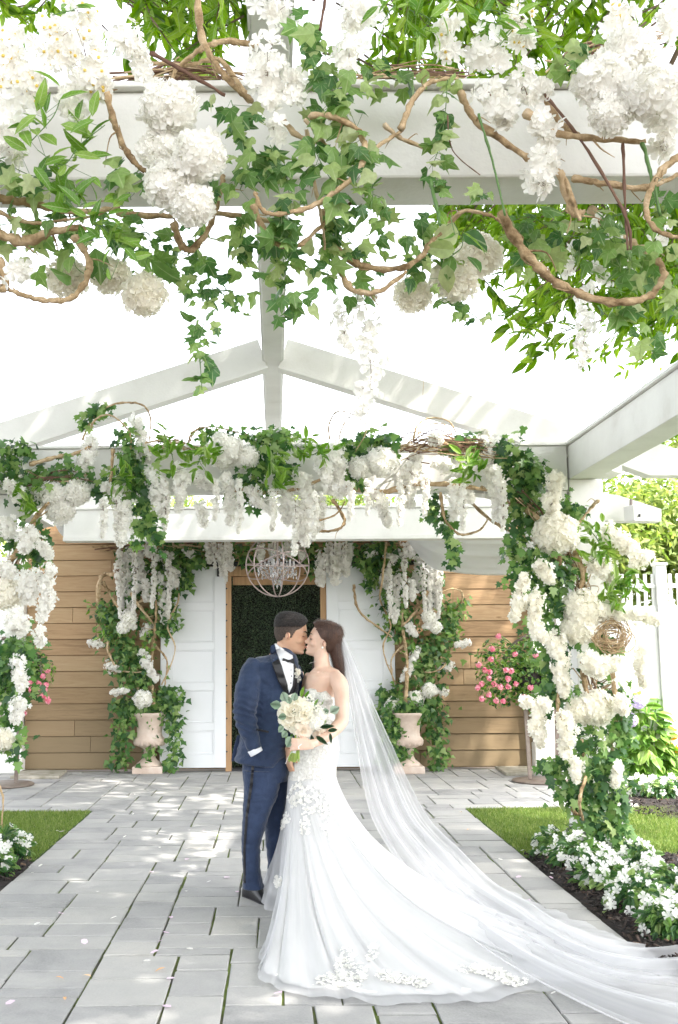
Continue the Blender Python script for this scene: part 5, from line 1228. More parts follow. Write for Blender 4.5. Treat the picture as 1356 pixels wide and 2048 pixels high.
for sd, fx in (('left', lambda x: x), ('right', lambda x: 1117 - x)):
    strand_set([([(fx(x), y) for x, y in p], r) for p, r in extra], lambda i: ORD[i] + ' long thin wisteria raceme of the %s doorway arbor, counted from its outer side' % sd, 'thin wisteria racemes on the %s doorway arbor' % sd, YU - .3, fs=6.5, dens=2.9, lo=True, name='wisteria_raceme', taper=(.8, .3))
strand_set([([(x, y0), (x + 2, (y0 + y1) / 2), (x - 1, y1)], 9) for x, y0, y1 in ((205, 1000, 1075), (232, 990, 1060), (330, 960, 1060), (430, 960, 1040), (478, 960, 1065), (545, 980, 1060), (590, 1000, 1110), (628, 985, 1075), (700, 965, 1040), (735, 960, 1030), (800, 960, 1050), (850, 950, 1030), (925, 970, 1060), (1005, 970, 1060))],
    lambda i: ORD[i] + ' long thin wisteria raceme from the left under the far crossbeam', 'thin wisteria racemes under the far crossbeam', YA - .2, fs=9, dens=1.9, lo=True, name='wisteria_raceme', taper=(.8, .3))
ga = 'greenery over the door header'
for p, r, n, lab in [([(470, 1095), (490, 1110), (500, 1130)], 20, 90, 'ivy hanging over the door header left of the chandelier'),
    ([(560, 1095), (590, 1100), (620, 1105)], 20, 110, 'ivy behind the chandelier over the door header'), ([(622, 1110), (628, 1150)], 12, 40, 'light ivy trail right of the chandelier'),
    ([(430, 1100), (500, 1092), (600, 1094), (700, 1098)], 16, 200, 'ivy band all along under the second crossbeam above the door')]:
    leaves(p, YU - .1, r, n, 13, lab, False, 'ivy', IVY, IVY_LO, 'ivy_trail', 'ivy', ga, depth=.5)
strand_set([([(520, 1090), (522, 1120)], 12), ([(545, 1090), (548, 1110)], 12), ([(575, 1090), (580, 1110)], 11), ([(645, 1110), (642, 1170)], 16), ([(668, 1105), (670, 1165)], 17), ([(690, 1105), (692, 1150)], 14), ([(600, 1095), (605, 1115)], 10)],
    lambda i: ORD[i] + ' white blossom strand from the left over the door header', 'white blossom strands over the door header', YU - .2, fs=9, dens=2.4, lo=True)
bundle([(200, 1090), (330, 1100), (450, 1105), (470, 1135)], YU, 26, 24, 1.6, 'brown twigs woven over the top of the left doorway arbor', 'twig nests on the doorway arbors')
bundle([(650, 1105), (760, 1095), (880, 1110)], YU, 22, 18, 1.6, 'brown twigs woven over the top of the right doorway arbor', 'twig nests on the doorway arbors')

# ================================================================== chandelier
YC = Y_SEC + .45
cc = P(555, 1130, YC); sc_ = S(YC); Rr = 63 * sc_
ch = empty('orb_chandelier', cc + Vector((0, 0, Rr)), 'round open orb chandelier with hanging crystals in front of the doorway', 'chandelier')
M['orb'] = mat_noise('rose_metal', [(.3, (.42, .33, .31)), (.7, (.58, .48, .46))], 5, .4, metal=.4)
M['crystal'] = mat_flat('clear_crystal', (.95, .96, .98), .04); 
_b = [n for n in M['crystal'].node_tree.nodes if n.type == 'BSDF_PRINCIPLED'][0]; _b.inputs['Transmission Weight'].default_value = .75; _b.inputs['IOR'].default_value = 1.5
M['candle'] = mat_flat('candle_sleeve', (.72, .70, .70), .5)
def ring(c, r, ax, tilt, az):
    Mx = Matrix.Rotation(az, 3, 'Z') @ Matrix.Rotation(tilt, 3, ax); return [c + Mx @ Vector((r * math.cos(a), r * math.sin(a), 0)) for a in np.linspace(0, 2 * math.pi, 49)]
for tilt, az in ((math.pi / 2, 0), (math.pi / 2, .75), (math.pi / 2, 1.75), (.12, .2), (.5, 2.3), (-.42, 1.0)):
    MB().tube(ring(cc, Rr, 'X', tilt, az), .0075, 6).build('orb_ring', M['orb'], ch, True)
MB().tube([cc + Vector((0, 0, Rr)), cc + Vector((0, 0, -.16))], .014, 8).build('centre_rod', M['orb'], ch)
MB().tube([cc + Vector((0, 0, Rr)), cc + Vector((0, 0, Rr + .25))], .006, 6).build('chain', M['orb'], ch)
rng = np.random.default_rng(3); DR_ = ([(0, 0, .5), (.22, 0, 0), (0, .22, 0), (-.22, 0, 0), (0, -.22, 0), (0, 0, -.6)], [(0, 1, 2), (0, 2, 3), (0, 3, 4), (0, 4, 1), (5, 2, 1), (5, 3, 2), (5, 4, 3), (5, 1, 4)])
cp = []
for k in range(6):
    a = k * math.pi / 3 + .3; e = cc + Vector((.2 * math.cos(a), .2 * math.sin(a), -.04))
    arm = spline([cc + Vector((0, 0, -.14)), cc + Vector((.1 * math.cos(a), .1 * math.sin(a), -.17)), e], 6); MB().tube(arm, .006, 5).build('arm', M['orb'], ch, True)
    MB().lathe(e, [(.012, 0), (.035, .012), (.012, .016), (.012, .09), (.004, .095)], 10).build('candle', M['candle'], ch, True)
    for j in range(14): b_ = rng.uniform(0, 6.28); cp.append(e + Vector((.035 * math.cos(b_), .035 * math.sin(b_), -.01 - .10 * rng.random())))
for j in range(130): a = rng.uniform(0, 6.28); h = rng.uniform(-.26, .2); r_ = .13 * (1 - abs(h) / .32); cp.append(cc + Vector((r_ * math.cos(a), r_ * math.sin(a), h)))
cp = np.array([tuple(p) for p in cp]); n = len(cp); R3 = np.repeat(np.eye(3)[None], n, 0)
pieces('crystal', 'crystal', DR_, cp, R3, rng.uniform(.035, .06, n), M['crystal'], ch)

# ================================================================== geranium baskets
def geranium(px, py, Y, rx, rz, lab, pinks):
    c = P(px, py, Y); s_ = S(Y); t = empty('geranium_basket', c, lab, 'hanging basket', 'pink geranium baskets'); rng = np.random.default_rng(int(px) + 3)
    n = 2200; d = norm(rng.normal(size=(n, 3))); q = rng.random(n) ** .4
    ps = np.array(c) + d * q[:, None] * np.array([rx * s_, .30, rz * s_]) * (1 + .15 * np.sin(d[:, :1] * 7)); nr = d + rng.normal(size=(n, 3)) * .5 + np.array([0, -.3, .4])
    batch('leaves', ROUND, ps[::2], frames(nr[::2]), rng.uniform(.035, .065, len(ps[::2])), M['ivy'], t); batch('young_leaves', ROUND, ps[1::2], frames(nr[1::2]), rng.uniform(.03, .055, len(ps[1::2])), M['bright'], t)
    MB().ell(c + Vector((0, 0, -.08)), (.2, .18, .16)).build('basket', M['mulch'], t, True)
    for (x, y) in pinks:
        p = P(x, y, Y - .3); MB().tube([np.array(c) * .6 + np.array(p) * .4, np.array(c) * .25 + np.array(p) * .75 + np.array([0, 0, .03]), np.array(p)], .003, 4).build('flower_stem', M['stem'], t)
        h = 15; d = fib(h, rng) * rng.uniform(.5, 1.25, (h, 1)); batch('flower_head', FLORET5, np.array(p) + d * .025, frames(d + rng.normal(size=(h, 3)) * .3), .034, M['pink'], t)
    bs = MB()
    for k in range(9):
        a = rng.uniform(-2.6, -.3) + math.pi; l = rng.uniform(.3, .55); e = np.array(c) + np.array([-l if px > 500 else l * .8, rng.normal() * .1, rng.uniform(.15, .45)])
        bs.tube(spline([np.array(c) + [0, 0, .1], (np.array(c) + e) / 2 + [0, 0, .12], e], 4), .005, 3)
    bs.build('grass_blade', M['stem'], t)
geranium(1050, 1345, sxr and syr - .05, 105, 76, 'pink geranium basket overflowing beside the right flowered post', [(997, 1272), (984, 1298), (1030, 1308), (1072, 1311), (982, 1318), (958, 1330), (980, 1344), (1012, 1340), (1023, 1343), (978, 1357), (1016, 1358), (988, 1368), (1001, 1374), (1016, 1374), (1032, 1368), (955, 1376), (978, 1390), (964, 1398), (992, 1402), (1006, 1402), (1048, 1394), (963, 1368), (1096, 1336), (970, 1340), (1060, 1375)])
geranium(30, 1345, syl - .05, 72, 66, 'pink geranium basket beside the left flowered post', [(68, 1324), (95, 1341), (86, 1352), (61, 1363), (77, 1367), (92, 1370), (62, 1379), (73, 1378), (86, 1391), (94, 1397), (55, 1397), (90, 1380), (48, 1427), (35, 1308), (96, 1402), (68, 1390)])

# ================================================================== bed plants
def impatiens(px, py, r, lab, grp, nf=26, back=False, T=FLORET5, mat='petal', lf='ivy', fsz=.05, hgt=None):
    b = G(px, py); t = empty('impatiens_plant', b, lab, 'flowering plant', grp); rng = np.random.default_rng(int(px * 3 + py)); rm = r * S(b.y); h = hgt or rm * 1.0
    st = MB()
    for k in range(10):
        a = rng.uniform(0, 6.28); e = b + Vector((rm * .7 * math.cos(a), rm * .7 * math.sin(a), h * rng.uniform(.5, .9))); st.tube(spline([b, (b + e) / 2 + Vector((0, 0, h * .15)), e], 3), .005, 4)
    st.build('stem', M['stem'], t)
    n = 240; d = norm(rng.normal(size=(n, 3))); d[:, 2] = np.abs(d[:, 2]); ps = np.array(b) + d * (rng.random(n) ** .4)[:, None] * np.array([rm, rm, h * .95]) + np.array([0, 0, .015])
    nr = d * .6 + rng.normal(size=(n, 3)) * .4 + np.array([0, -.1, .5]); batch('leaves', BROAD, ps, frames(nr, d + np.array([0, 0, -.3])), rng.uniform(.05, .085, n), M[lf], t)
    n = nf; d = norm(rng.normal(size=(n, 3)) + np.array([0, -.5, .3])); d[:, 2] = np.abs(d[:, 2]); ps = np.array(b) + d * rng.uniform(.9, 1.08, n)[:, None] * np.array([rm, rm, h]) + np.array([0, 0, .02])
    nr = d * .8 + rng.normal(size=(n, 3)) * .3 + np.array([0, -.6, .35]); Rm = frames(nr); sz = rng.uniform(.8, 1.25, n) * fsz
    pieces('flower', 'imp' + mat, T, ps, Rm, sz * 1.08, M[mat], t)
    return t
M['petal_imp'] = M['petal']
gp = 'white impatiens in the right front bed'
for (x, y, r, lab) in [(1112, 1712, 46, 'white impatiens plant at the left tip of the right front bed'), (1160, 1735, 56, 'white impatiens plant in front of the right flowered post'), (1212, 1700, 44, 'white impatiens plant at the right foot of the flowered post'),
    (1215, 1775, 60, 'white impatiens plant in the middle of the front bed edge'), (1268, 1745, 52, 'white impatiens plant on the lawn side of the right front bed'), (1280, 1822, 64, 'white impatiens plant toward the near end of the right front bed'), (1338, 1790, 56, 'white impatiens plant on the lawn side at the right edge of the view'), (1350, 1870, 62, 'nearest white impatiens plant at the right edge of the view'), (1170, 1690, 38, 'small white impatiens plant hard against the flowered post')]:
    impatiens(x, y, r, lab, gp, nf=34)
for (x, y, r, lab) in [(10, 1712, 52, 'white impatiens plant in the left front bed, farther of the two'), (-22, 1748, 50, 'white impatiens plant in the left front bed, nearer of the two')]:
    impatiens(x, y, r, lab, 'white impatiens in the left front bed', nf=32)
for (x, y, r, lab) in [(1275, 1590, 34, 'white impatiens plant behind the lawn, nearest the flowered post'), (1318, 1596, 36, 'white impatiens plant behind the lawn in the middle'), (1360, 1588, 36, 'white impatiens plant behind the lawn at the right edge of the view')]:
    impatiens(x, y, r, lab, 'white impatiens behind the lawn', nf=30, fsz=.06)
def shrub(px, py, w, h, lab, n=520, heads=()):
    b = G(px, py); t = empty('hydrangea_shrub', b, lab, 'shrub', 'hydrangea shrubs along the white fence'); rng = np.random.default_rng(int(px)); s_ = S(b.y); w *= s_; h *= s_
    st = MB()
    for k in range(14):
        a = rng.uniform(0, 6.28); e = b + Vector((w * .6 * math.cos(a), w * .5 * math.sin(a), h * rng.uniform(.55, .9))); st.tube(spline([b, (b + e) / 2 + Vector((0, 0, h * .1)), e], 3), .01, 5)
    st.build('stem', M['stem'], t)
    d = norm(rng.normal(size=(n, 3))); d[:, 2] = np.abs(d[:, 2]); ps = np.array(b) + d * (rng.random(n) ** .35)[:, None] * np.array([w, w * .8, h])
    nr = d * .4 + rng.normal(size=(n, 3)) * .35 + np.array([0, -.35, .8]); Rm = frames(nr, d + np.array([0, 0, -.35])); sz = rng.uniform(.13, .22, n)
    fr_ = d[:, 1] < .2
    pieces('leaf', 'shrubleaf', BROAD, ps[fr_][:110], Rm[fr_][:110], sz[fr_][:110], M['bright'], t)
    m_ = np.ones(n, bool); m_[np.where(fr_)[0][:110]] = False
    batch('leaf_mass', BROAD, ps[m_], Rm[m_], sz[m_], M['bright'], t)
    for (x, y) in heads:
        c = np.array(P(x, y, b.y - w * .8)); d = fib(40, rng); batch('flower_head', FLORET, c + d * .07, frames(d), .055, M['lilac'], t)
shrub(1290, 1560, 62, 175, 'hydrangea shrub with lilac blooms just right of the flowered post', heads=[(1277, 1404), (1262, 1440)])
shrub(1350, 1552, 60, 160, 'hydrangea shrub with lilac blooms at the right edge of the view', heads=[(1345, 1428), (1352, 1408)])
shrub(1420, 1548, 60, 170, 'hydrangea shrub growing just past the right edge of the view')
t = empty('day_lily', G(1352, 1560), 'clump of orange-yellow day lilies in front of the hydrangea shrubs', 'flower')
rng = np.random.default_rng(2); b = G(1352, 1560); lb = MB()
for k in range(40):
    a = rng.uniform(0, 6.28); l = rng.uniform(.15, .4); e = b + Vector((l * math.cos(a), l * math.sin(a), rng.uniform(.1, .4)))
    lb.tube(spline([b, (b + e) / 2 + Vector((0, 0, .18)), e], 4), .008, 3)
lb.build('leaves', M['bright'], t)
for (x, y) in [(1335, 1483), (1327, 1502), (1356, 1476), (1350, 1500)]:
    c = np.array(P(x, y, b.y - .1)); d = norm(rng.normal(size=(6, 3)) + np.array([0, -.2, .8])); batch('flower', LANCE, np.repeat(c[None], 6, 0), frames(rng.normal(size=(6, 3)), d), .10, M['yellow'], t)

# ================================================================== petals and leaves dropped on the floor
M['fleaf'] = mat_leafy('dry_leaf', [(0, (.62, .36, .18)), (1, (.70, .50, .30))], .7, .1)
M['lpetal'] = mat_leafy('pale_pink_petal', [(0, (.62, .45, .58)), (1, (.74, .60, .70))], .6, .2)
def drop(px, py, kind, s_, rank):
    p = G(px, py, .004); me = MB(); rng = random.Random(px * 3 + py); a = rng.uniform(0, 6.28)
    T = PETAL if kind != 'fleaf' else LANCE; Mz = Matrix.Rotation(a, 3, 'Z') @ Matrix.Rotation(rng.uniform(-.2, .25), 3, 'X')
    k = s_ * rng.uniform(.8, 1.3); me.add([p + Mz @ (Vector(v) * k) + Vector((0, 0, .006)) for v in T[0]], T[1])
    nm = {'petal': 'fallen_white_petal', 'lpetal': 'fallen_pink_petal', 'fleaf': 'fallen_leaf'}[kind]
    what = {'petal': 'small white petal', 'lpetal': 'small mauve-pink petal', 'fleaf': 'dry orange leaf'}[kind]
    lb = what + ' loose on the paving, ' + ('' if rank == 0 else ORD[rank] + ' ') + ('nearest the camera of its colour')
    o = me.build(nm, M[kind], loc=p); tag(o, lb, 'petal' if kind != 'fleaf' else 'leaf', {'petal': 'white petals', 'lpetal': 'pink petals', 'fleaf': 'dry leaves'}[kind] + ' dropped on the paving')
for rank, (x, y) in enumerate(sorted([(118, 1663), (320, 1697), (270, 1590), (64, 1747), (77, 1735), (196, 1784), (68, 1852), (372, 1783), (246, 1676), (302, 1923), (220, 1839), (380, 1661), (1006, 1721), (1103, 1747), (1086, 1715), (1101, 1990), (373, 1898), (413, 1766), (1050, 1836), (1285, 1895), (1040, 1703), (265, 1630), (60, 1735), (30, 1740)], key=lambda q: -q[1])): drop(x, y, 'petal', .035, rank)
for rank, (x, y) in enumerate(sorted([(377, 1718), (403, 1662), (459, 1755), (475, 1786), (307, 1746), (340, 1868), (315, 1885), (300, 1909), (350, 1958), (325, 2013), (128, 1829), (170, 1891), (11, 2012), (547, 1989), (117, 1665), (1033, 1757), (1057, 1804), (1107, 1759), (343, 1838)], key=lambda q: -q[1])): drop(x, y, 'lpetal', .045, rank)
for rank, (x, y) in enumerate(sorted([(182, 1956), (331, 1938), (940, 1660), (1098, 1840), (130, 2003), (111, 1956), (920, 1625), (1080, 1702), (1262, 1870)], key=lambda q: -q[1])): drop(x, y, 'fleaf', .05, rank)
# ================================================================== people
YG = 6.62; YB = 6.55; SG = S(YG)
def mat_skin(name, c, c2):
    m, t, b, o = nt(name); mp = coords(t, (1, 1, 1)); nz = N(t, 'ShaderNodeTexNoise', i_Scale=14, i_Detail=4); t.links.new(mp.outputs[0], nz.inputs['Vector'])
    r_ = ramp(t, [(.35, c), (.65, c2)]); t.links.new(nz.outputs['Fac'], r_.inputs[0]); t.links.new(r_.outputs[0], b.inputs['Base Color'])
    b.inputs['Roughness'].default_value = .45; b.inputs['Subsurface Weight'].default_value = .15; b.inputs['Subsurface Radius'].default_value = (.02, .008, .004); b.inputs['Subsurface Scale'].default_value = .5
    b.inputs['Specular IOR Level'].default_value = .35; return m
M['skin_m'] = mat_skin('tan_skin', (.58, .34, .225), (.64, .40, .275)); M['skin_f'] = mat_skin('fair_skin', (.68, .45, .345), (.74, .52, .41))
def mat_weave(name, stops, scale=600, rough=.8, bump=.25, stretch=(1, 1, 1), sheen=.2):
    m, t, b, o = nt(name); mp = coords(t, stretch); n1 = N(t, 'ShaderNodeTexNoise', i_Scale=scale, i_Detail=2); t.links.new(mp.outputs[0], n1.inputs['Vector'])
    n2 = N(t, 'ShaderNodeTexNoise', i_Scale=7, i_Detail=3); t.links.new(mp.outputs[0], n2.inputs['Vector'])
    a = N(t, 'ShaderNodeMath', operation='MULTIPLY_ADD'); a.inputs[1].default_value = .5; t.links.new(n1.outputs['Fac'], a.inputs[0])
    m2 = N(t, 'ShaderNodeMath', operation='MULTIPLY'); m2.inputs[1].default_value = .5; t.links.new(n2.outputs['Fac'], m2.inputs[0]); t.links.new(m2.outputs[0], a.inputs[2])
    r_ = ramp(t, stops); t.links.new(a.outputs[0], r_.inputs[0]); t.links.new(r_.outputs[0], b.inputs['Base Color']); b.inputs['Roughness'].default_value = rough
    b.inputs['Specular IOR Level'].default_value = .25; b.inputs['Sheen Weight'].default_value = sheen
    n3 = N(t, 'ShaderNodeTexNoise', i_Scale=16, i_Detail=3, i_Distortion=1.0); t.links.new(mp.outputs[0], n3.inputs['Vector'])
    bp = N(t, 'ShaderNodeBump', i_Strength=bump, i_Distance=.02); t.links.new(n3.outputs['Fac'], bp.inputs['Height']); t.links.new(bp.outputs[0], b.inputs['Normal']); return m
M['navy'] = mat_weave('navy_suit_wool', [(.35, (.012, .022, .052)), (.65, (.034, .055, .115))], bump=.5)
M['satin'] = mat_flat('black_satin', (.012, .012, .016), .35)
M['shirt'] = mat_noise('white_shirt', [(.3, (.74, .75, .80)), (.7, (.82, .82, .86))], 3, .7)
M['leather'] = mat_flat('black_patent_leather', (.006, .006, .008), .3, spec=.35)
M['hair_m'] = mat_noise('short_black_hair', [(.3, (.006, .005, .006)), (.7, (.040, .032, .030))], 60, .5, .6, 220, (1, 1, 3))
M['fade'] = mat_noise('faded_side_hair', [(.3, (.035, .027, .024)), (.7, (.10, .07, .055))], 120, .7, .3, 300)
M['hair_f'] = mat_noise('long_brown_hair', [(.3, (.030, .013, .008)), (.5, (.075, .032, .020)), (.75, (.16, .075, .045))], 9, .38, .6, 22, (26, 26, 1.2), spec=.5)
M['brow'] = mat_flat('dark_brow', (.03, .018, .012), .8); M['lip'] = mat_flat('lip_pink', (.52, .16, .13), .4); M['lip_m'] = mat_flat('lip_tan', (.44, .20, .15), .5)
M['lash'] = M['brow']
M['pearl'] = mat_flat('pearl', (.85, .84, .80), .15)

def sring(py, xl, xr, dep, Yc, dy=0, n=28, sq=2.3, slope=0):
    """horizontal body ring from a pixel silhouette; slope tilts it (px rise at the right)"""
    cx_ = (xl + xr) / 2; c = P(cx_, py, Yc + dy); hw = (xr - xl) / 2 * S(Yc + dy); out = []
    for k in range(n):
        a = 2 * math.pi * k / n; ca, sa = math.cos(a), math.sin(a)
        x = math.copysign(abs(ca) ** (2 / sq), ca) * hw; y = math.copysign(abs(sa) ** (2 / sq), sa) * dep
        out.append(c + Vector((x, y, slope * S(Yc) * x / max(hw, 1e-6))))
    return out
def limb(pts, radii, n=16, flat=1.0):
    """pts [(px,py,Y)], radii px -> interpolated tapered tube"""
    q = spline([(a, b, c, r_) for (a, b, c), r_ in zip(pts, radii)], 5)
    return MB().tube([P(a, b, c) for a, b, c, _ in q], [r_ * S(c) for _, _, c, r_ in q], n, flat)
def remesh(mb, name, mat, parent, vox=.006, smooth=6, disp=None):
    me = mb.mesh(name, wloc(parent)); o = link(name, me, None, parent)
    m = o.modifiers.new('r', 'REMESH'); m.mode = 'VOXEL'; m.voxel_size = vox
    s_ = o.modifiers.new('s', 'SMOOTH'); s_.iterations = smooth; s_.factor = .5
    dg = bpy.context.evaluated_depsgraph_get(); e = o.evaluated_get(dg); nm = bpy.data.meshes.new_from_object(e)
    o.modifiers.clear(); o.data = nm; nm.name = name; nm.materials.clear(); nm.materials.append(mat); bpy.data.meshes.remove(me)
    if disp:
        for v, nn in zip(nm.vertices, [Vector(v.normal) for v in nm.vertices]): v.co += nn * disp(v.co + wloc(o))
    nm.shade_smooth(); nm.update(); return o
def bvh(objs):
    vs = []; fs = []
    for o in objs:
        w = wloc(o); n = len(vs); vs += [v.co + w for v in o.data.vertices]; fs += [tuple(i + n for i in p.vertices) for p in o.data.polygons]
    return BVHTree.FromPolygons(vs, fs)
def proj(tree_, px, py, off, dflt):
    d = ray(px, py).normalized(); h = tree_.ray_cast(CAM, d)
    return (h[0] - d * off) if h[0] is not None and abs(h[0].y - dflt) < .6 else P(px, py, dflt) - d * off
def patch(poly, tree_, off, mat, name, parent, th=.004, cuts=3, dflt=YG - .15, smooth=True):
    bm = bmesh.new(); vs = [bm.verts.new((x, y, 0)) for x, y in poly]; bm.faces.new(vs); bmesh.ops.triangulate(bm, faces=bm.faces[:])
    for _ in range(cuts):
        ed = [e for e in bm.edges if e.calc_length() > 3.0]
        if ed: bmesh.ops.subdivide_edges(bm, edges=ed, cuts=1); bmesh.ops.triangulate(bm, faces=bm.faces[:])
    w = wloc(parent)
    for v in bm.verts: v.co = proj(tree_, v.co.x, v.co.y, off, dflt) - w
    bmesh.ops.recalc_face_normals(bm, faces=bm.faces[:])
    me = bpy.data.meshes.new(name); bm.to_mesh(me); bm.free(); 
    if smooth: me.shade_smooth()
    o = link(name, me, mat, parent)
    if th: solid(o, th)
    return o
# ---- heads: local metres, +x face forward, z up; fwd = +1 faces right in the picture, -1 faces left
HEAD = [(.117, -.002, -.03, .012), (.112, .028, -.056, .036), (.100, .054, -.078, .055), (.080, .074, -.093, .067), (.055, .087, -.101, .075), (.030, .094, -.103, .077),
        (.010, .094, -.102, .077), (-.004, .088, -.100, .075), (-.020, .087, -.096, .073), (-.040, .089, -.087, .070), (-.058, .091, -.074, .066), (-.072, .089, -.058, .061),
        (-.086, .089, -.040, .055), (-.100, .090, -.020, .047), (-.111, .086, .005, .036), (-.118, .070, .030, .020)]
def hring(z, xf, xb, w, g=0.0, n=32):
    out = []; c = -.012
    for k in range(n):
        a = 2 * math.pi * k / n; ca, sa = math.cos(a), math.sin(a)
        x = c + (xf - c) * ca if ca > 0 else c + (c - xb) * ca
        y = w * math.copysign(abs(sa) ** .92, sa) * (1 - .16 * max(0, ca) ** 1.5)
        out.append(Vector((x + (g if ca > 0 else -g) * abs(ca), y + g * sa, z)))
    return out
def head_parts(fem):
    k = .93 if fem else 1.0; mb = MB(); mb.loft([hring(z, xf, xb, w * (.95 if fem else 1.0)) for z, xf, xb, w in HEAD])
    # nose, brow, lips, chin
    mb.loft([[Vector(p) for p in ((.078, -.006, .012), (.094, -.004, .014), (.094, .004, .014), (.078, .006, .012))],
             [Vector(p) for p in ((.080, -.009, -.012), (.102, -.0045, -.010), (.102, .0045, -.010), (.080, .009, -.012))],
             [Vector(p) for p in ((.082, -.014, -.030), (.113, -.006, -.029), (.113, .006, -.029), (.082, .014, -.030))],
             [Vector(p) for p in ((.084, -.016, -.042), (.120, -.008, -.037), (.120, .008, -.037), (.084, .016, -.042))],
             [Vector(p) for p in ((.084, -.013, -.050), (.108, -.007, -.047), (.108, .007, -.047), (.084, .013, -.050))]])
    mb.ell((.113, 0, -.037), (.009, .010, .008), None, 10, 6)
    for s_ in (-1, 1):
        mb.ell((.100, s_ * .012, -.042), (.011, .007, .007), None, 10, 6)
        mb.ell((.066, s_ * .031, -.002), (.018, .017, .013), None, 12, 8)
        mb.ell((.078, s_ * .028, .014), (.012, .026, .008), None, 10, 6)
        mb.ell((.052, s_ * .040, -.036), (.030, .022, .022), None, 10, 8)
        mb.ell((-.012, s_ * (.076 if not fem else .072), -.014), (.017, .009, .029), Matrix.Rotation(.15, 3, 'Y'), 12, 8)
    mb.ell((.090, 0, -.066), (.011, .024, .0065), None, 12, 6); mb.ell((.087, 0, -.078), (.012, .021, .0075), None, 12, 6)
    mb.ell((.078, 0, -.104), (.017, .022, .013), None, 12, 8)
    return mb
def place_head(mb, c, fwd, pitch, scale, yaw=0):
    """rotate pitch (positive = chin in / look down) then mirror for fwd"""
    Mx = Matrix.Rotation(yaw, 3, 'Z') @ Matrix.Rotation(pitch, 3, 'Y')
    f = lambda v: Vector(c) + Matrix(((fwd, 0, 0), (0, 1, 0), (0, 0, 1))) @ (Mx @ (Vector(v) * scale))
    fl = (lambda q: tuple(reversed(q))) if fwd < 0 else (lambda q: q)
    o = MB(); o.v = [tuple(f(v)) for v in mb.v]; o.f = [fl(q) for q in mb.f]; return o, f

# ------------------------------------------------------------------ groom
gr = empty('person', (P(512, 1800, YG).x, YG, 0), 'man in a navy suit with black lapels and bow tie, kissing the woman', 'person')
hc = P(582.5, 1267, YG - .005); hm, HF = place_head(head_parts(False), hc, 1, R(9), 1.02, R(-6))
hm = MB().add(hm.v, hm.f)
body = MB().add(hm.v, hm.f)
nk = [(572, 1290, YG), (566, 1305, YG), (556, 1320, YG + .01), (545, 1345, YG + .02)]; t_ = limb(nk, [18, 18.5, 21, 30], 18); body.add(t_.v, t_.f)
body.loft([sring(py, xl, xr, d, YG) for py, xl, xr, d in [(1318, 515, 585, .10), (1335, 500, 590, .14), (1380, 497, 590, .14), (1440, 494, 578, .12), (1500, 498, 566, .11), (1545, 500, 562, .09)]])
for pts, rr_ in (([(505, 1535, YG - .06), (508, 1640, YG - .06), (505, 1765, YG - .05)], [13, 10, 8]), ([(547, 1535, YG + .1), (548, 1640, YG + .13), (549, 1762, YG + .13)], [13, 10, 8]),
                 ([(508, 1340, YG - .11), (492, 1425, YG - .15), (508, 1490, YG - .175), (511, 1501, YG - .18)], [13, 11, 8, 8])):
    t_ = limb(pts, rr_); body.add(t_.v, t_.f)
# far hand resting at the bouquet side: palm and fingers
def hand(mb, wrist, dirv, nrm, size, curl=.9, thumb=1, spread=.12, fingers=(.92, 1.0, .94, .78)):
    d = Vector(dirv).normalized(); nn = Vector(nrm); nn = (nn - d * nn.dot(d)).normalized(); s_ = d.cross(nn); w = Vector(wrist)
    pl = size * .52; pw = size * .22
    mb.loft([[w + d * a + s_ * (x * pw * k1) + nn * (z * size * .075 * k2) for x, z in ((-1, -.6), (-.5, -1), (.5, -1), (1, -.6), (1, .6), (.5, 1), (-.5, 1), (-1, .6))] for a, k1, k2 in ((-.02, .72, 1.3), (pl * .3, .92, 1.25), (pl * .7, 1.0, 1.1), (pl, .95, .9))])
    for i, fl in enumerate(fingers):
        b_ = w + d * pl * .92 + s_ * ((i - 1.5) / 1.5 * pw * .78); L_ = size * .46 * fl; pts = [b_ - d * .01, b_]; dd = d + s_ * ((i - 1.5) * spread * .5); ang = 0; p = b_
        for seg, ln in enumerate((.45, .32, .23)):
            ang += curl * (.7, .9, .6)[seg]; dv = (dd.normalized() * math.cos(ang) + nn * math.sin(ang)); p = p + dv * L_ * ln; pts.append(p)
        r_ = size * .052; mb.tube(pts, [r_ * 1.05, r_ * 1.05, r_, r_ * .9, r_ * .75], 8)
    b_ = w + d * pl * .25 + s_ * thumb * pw * .75; dv = (d * .75 + s_ * thumb * .6 + nn * .35).normalized(); p1 = b_ + dv * size * .22; p2 = p1 + (d * .8 + nn * .7).normalized() * size * .17
    mb.tube([b_ - dv * .012, b_, p1, p2], [size * .075, size * .07, size * .058, size * .045], 8)
t_ = limb([(592, 1345, YG + .13), (600, 1400, YG + .12), (590, 1470, YG - .0), (577, 1500, YG - .12)], [15, 12, 9, 8]); body.add(t_.v, t_.f)
hand(body, P(578, 1503, YG - .13), (.05, -.1, -1), (.8, .3, 0), .17, .5)
bo = remesh(body, 'body', M['skin_m'], gr, .0052, 3)
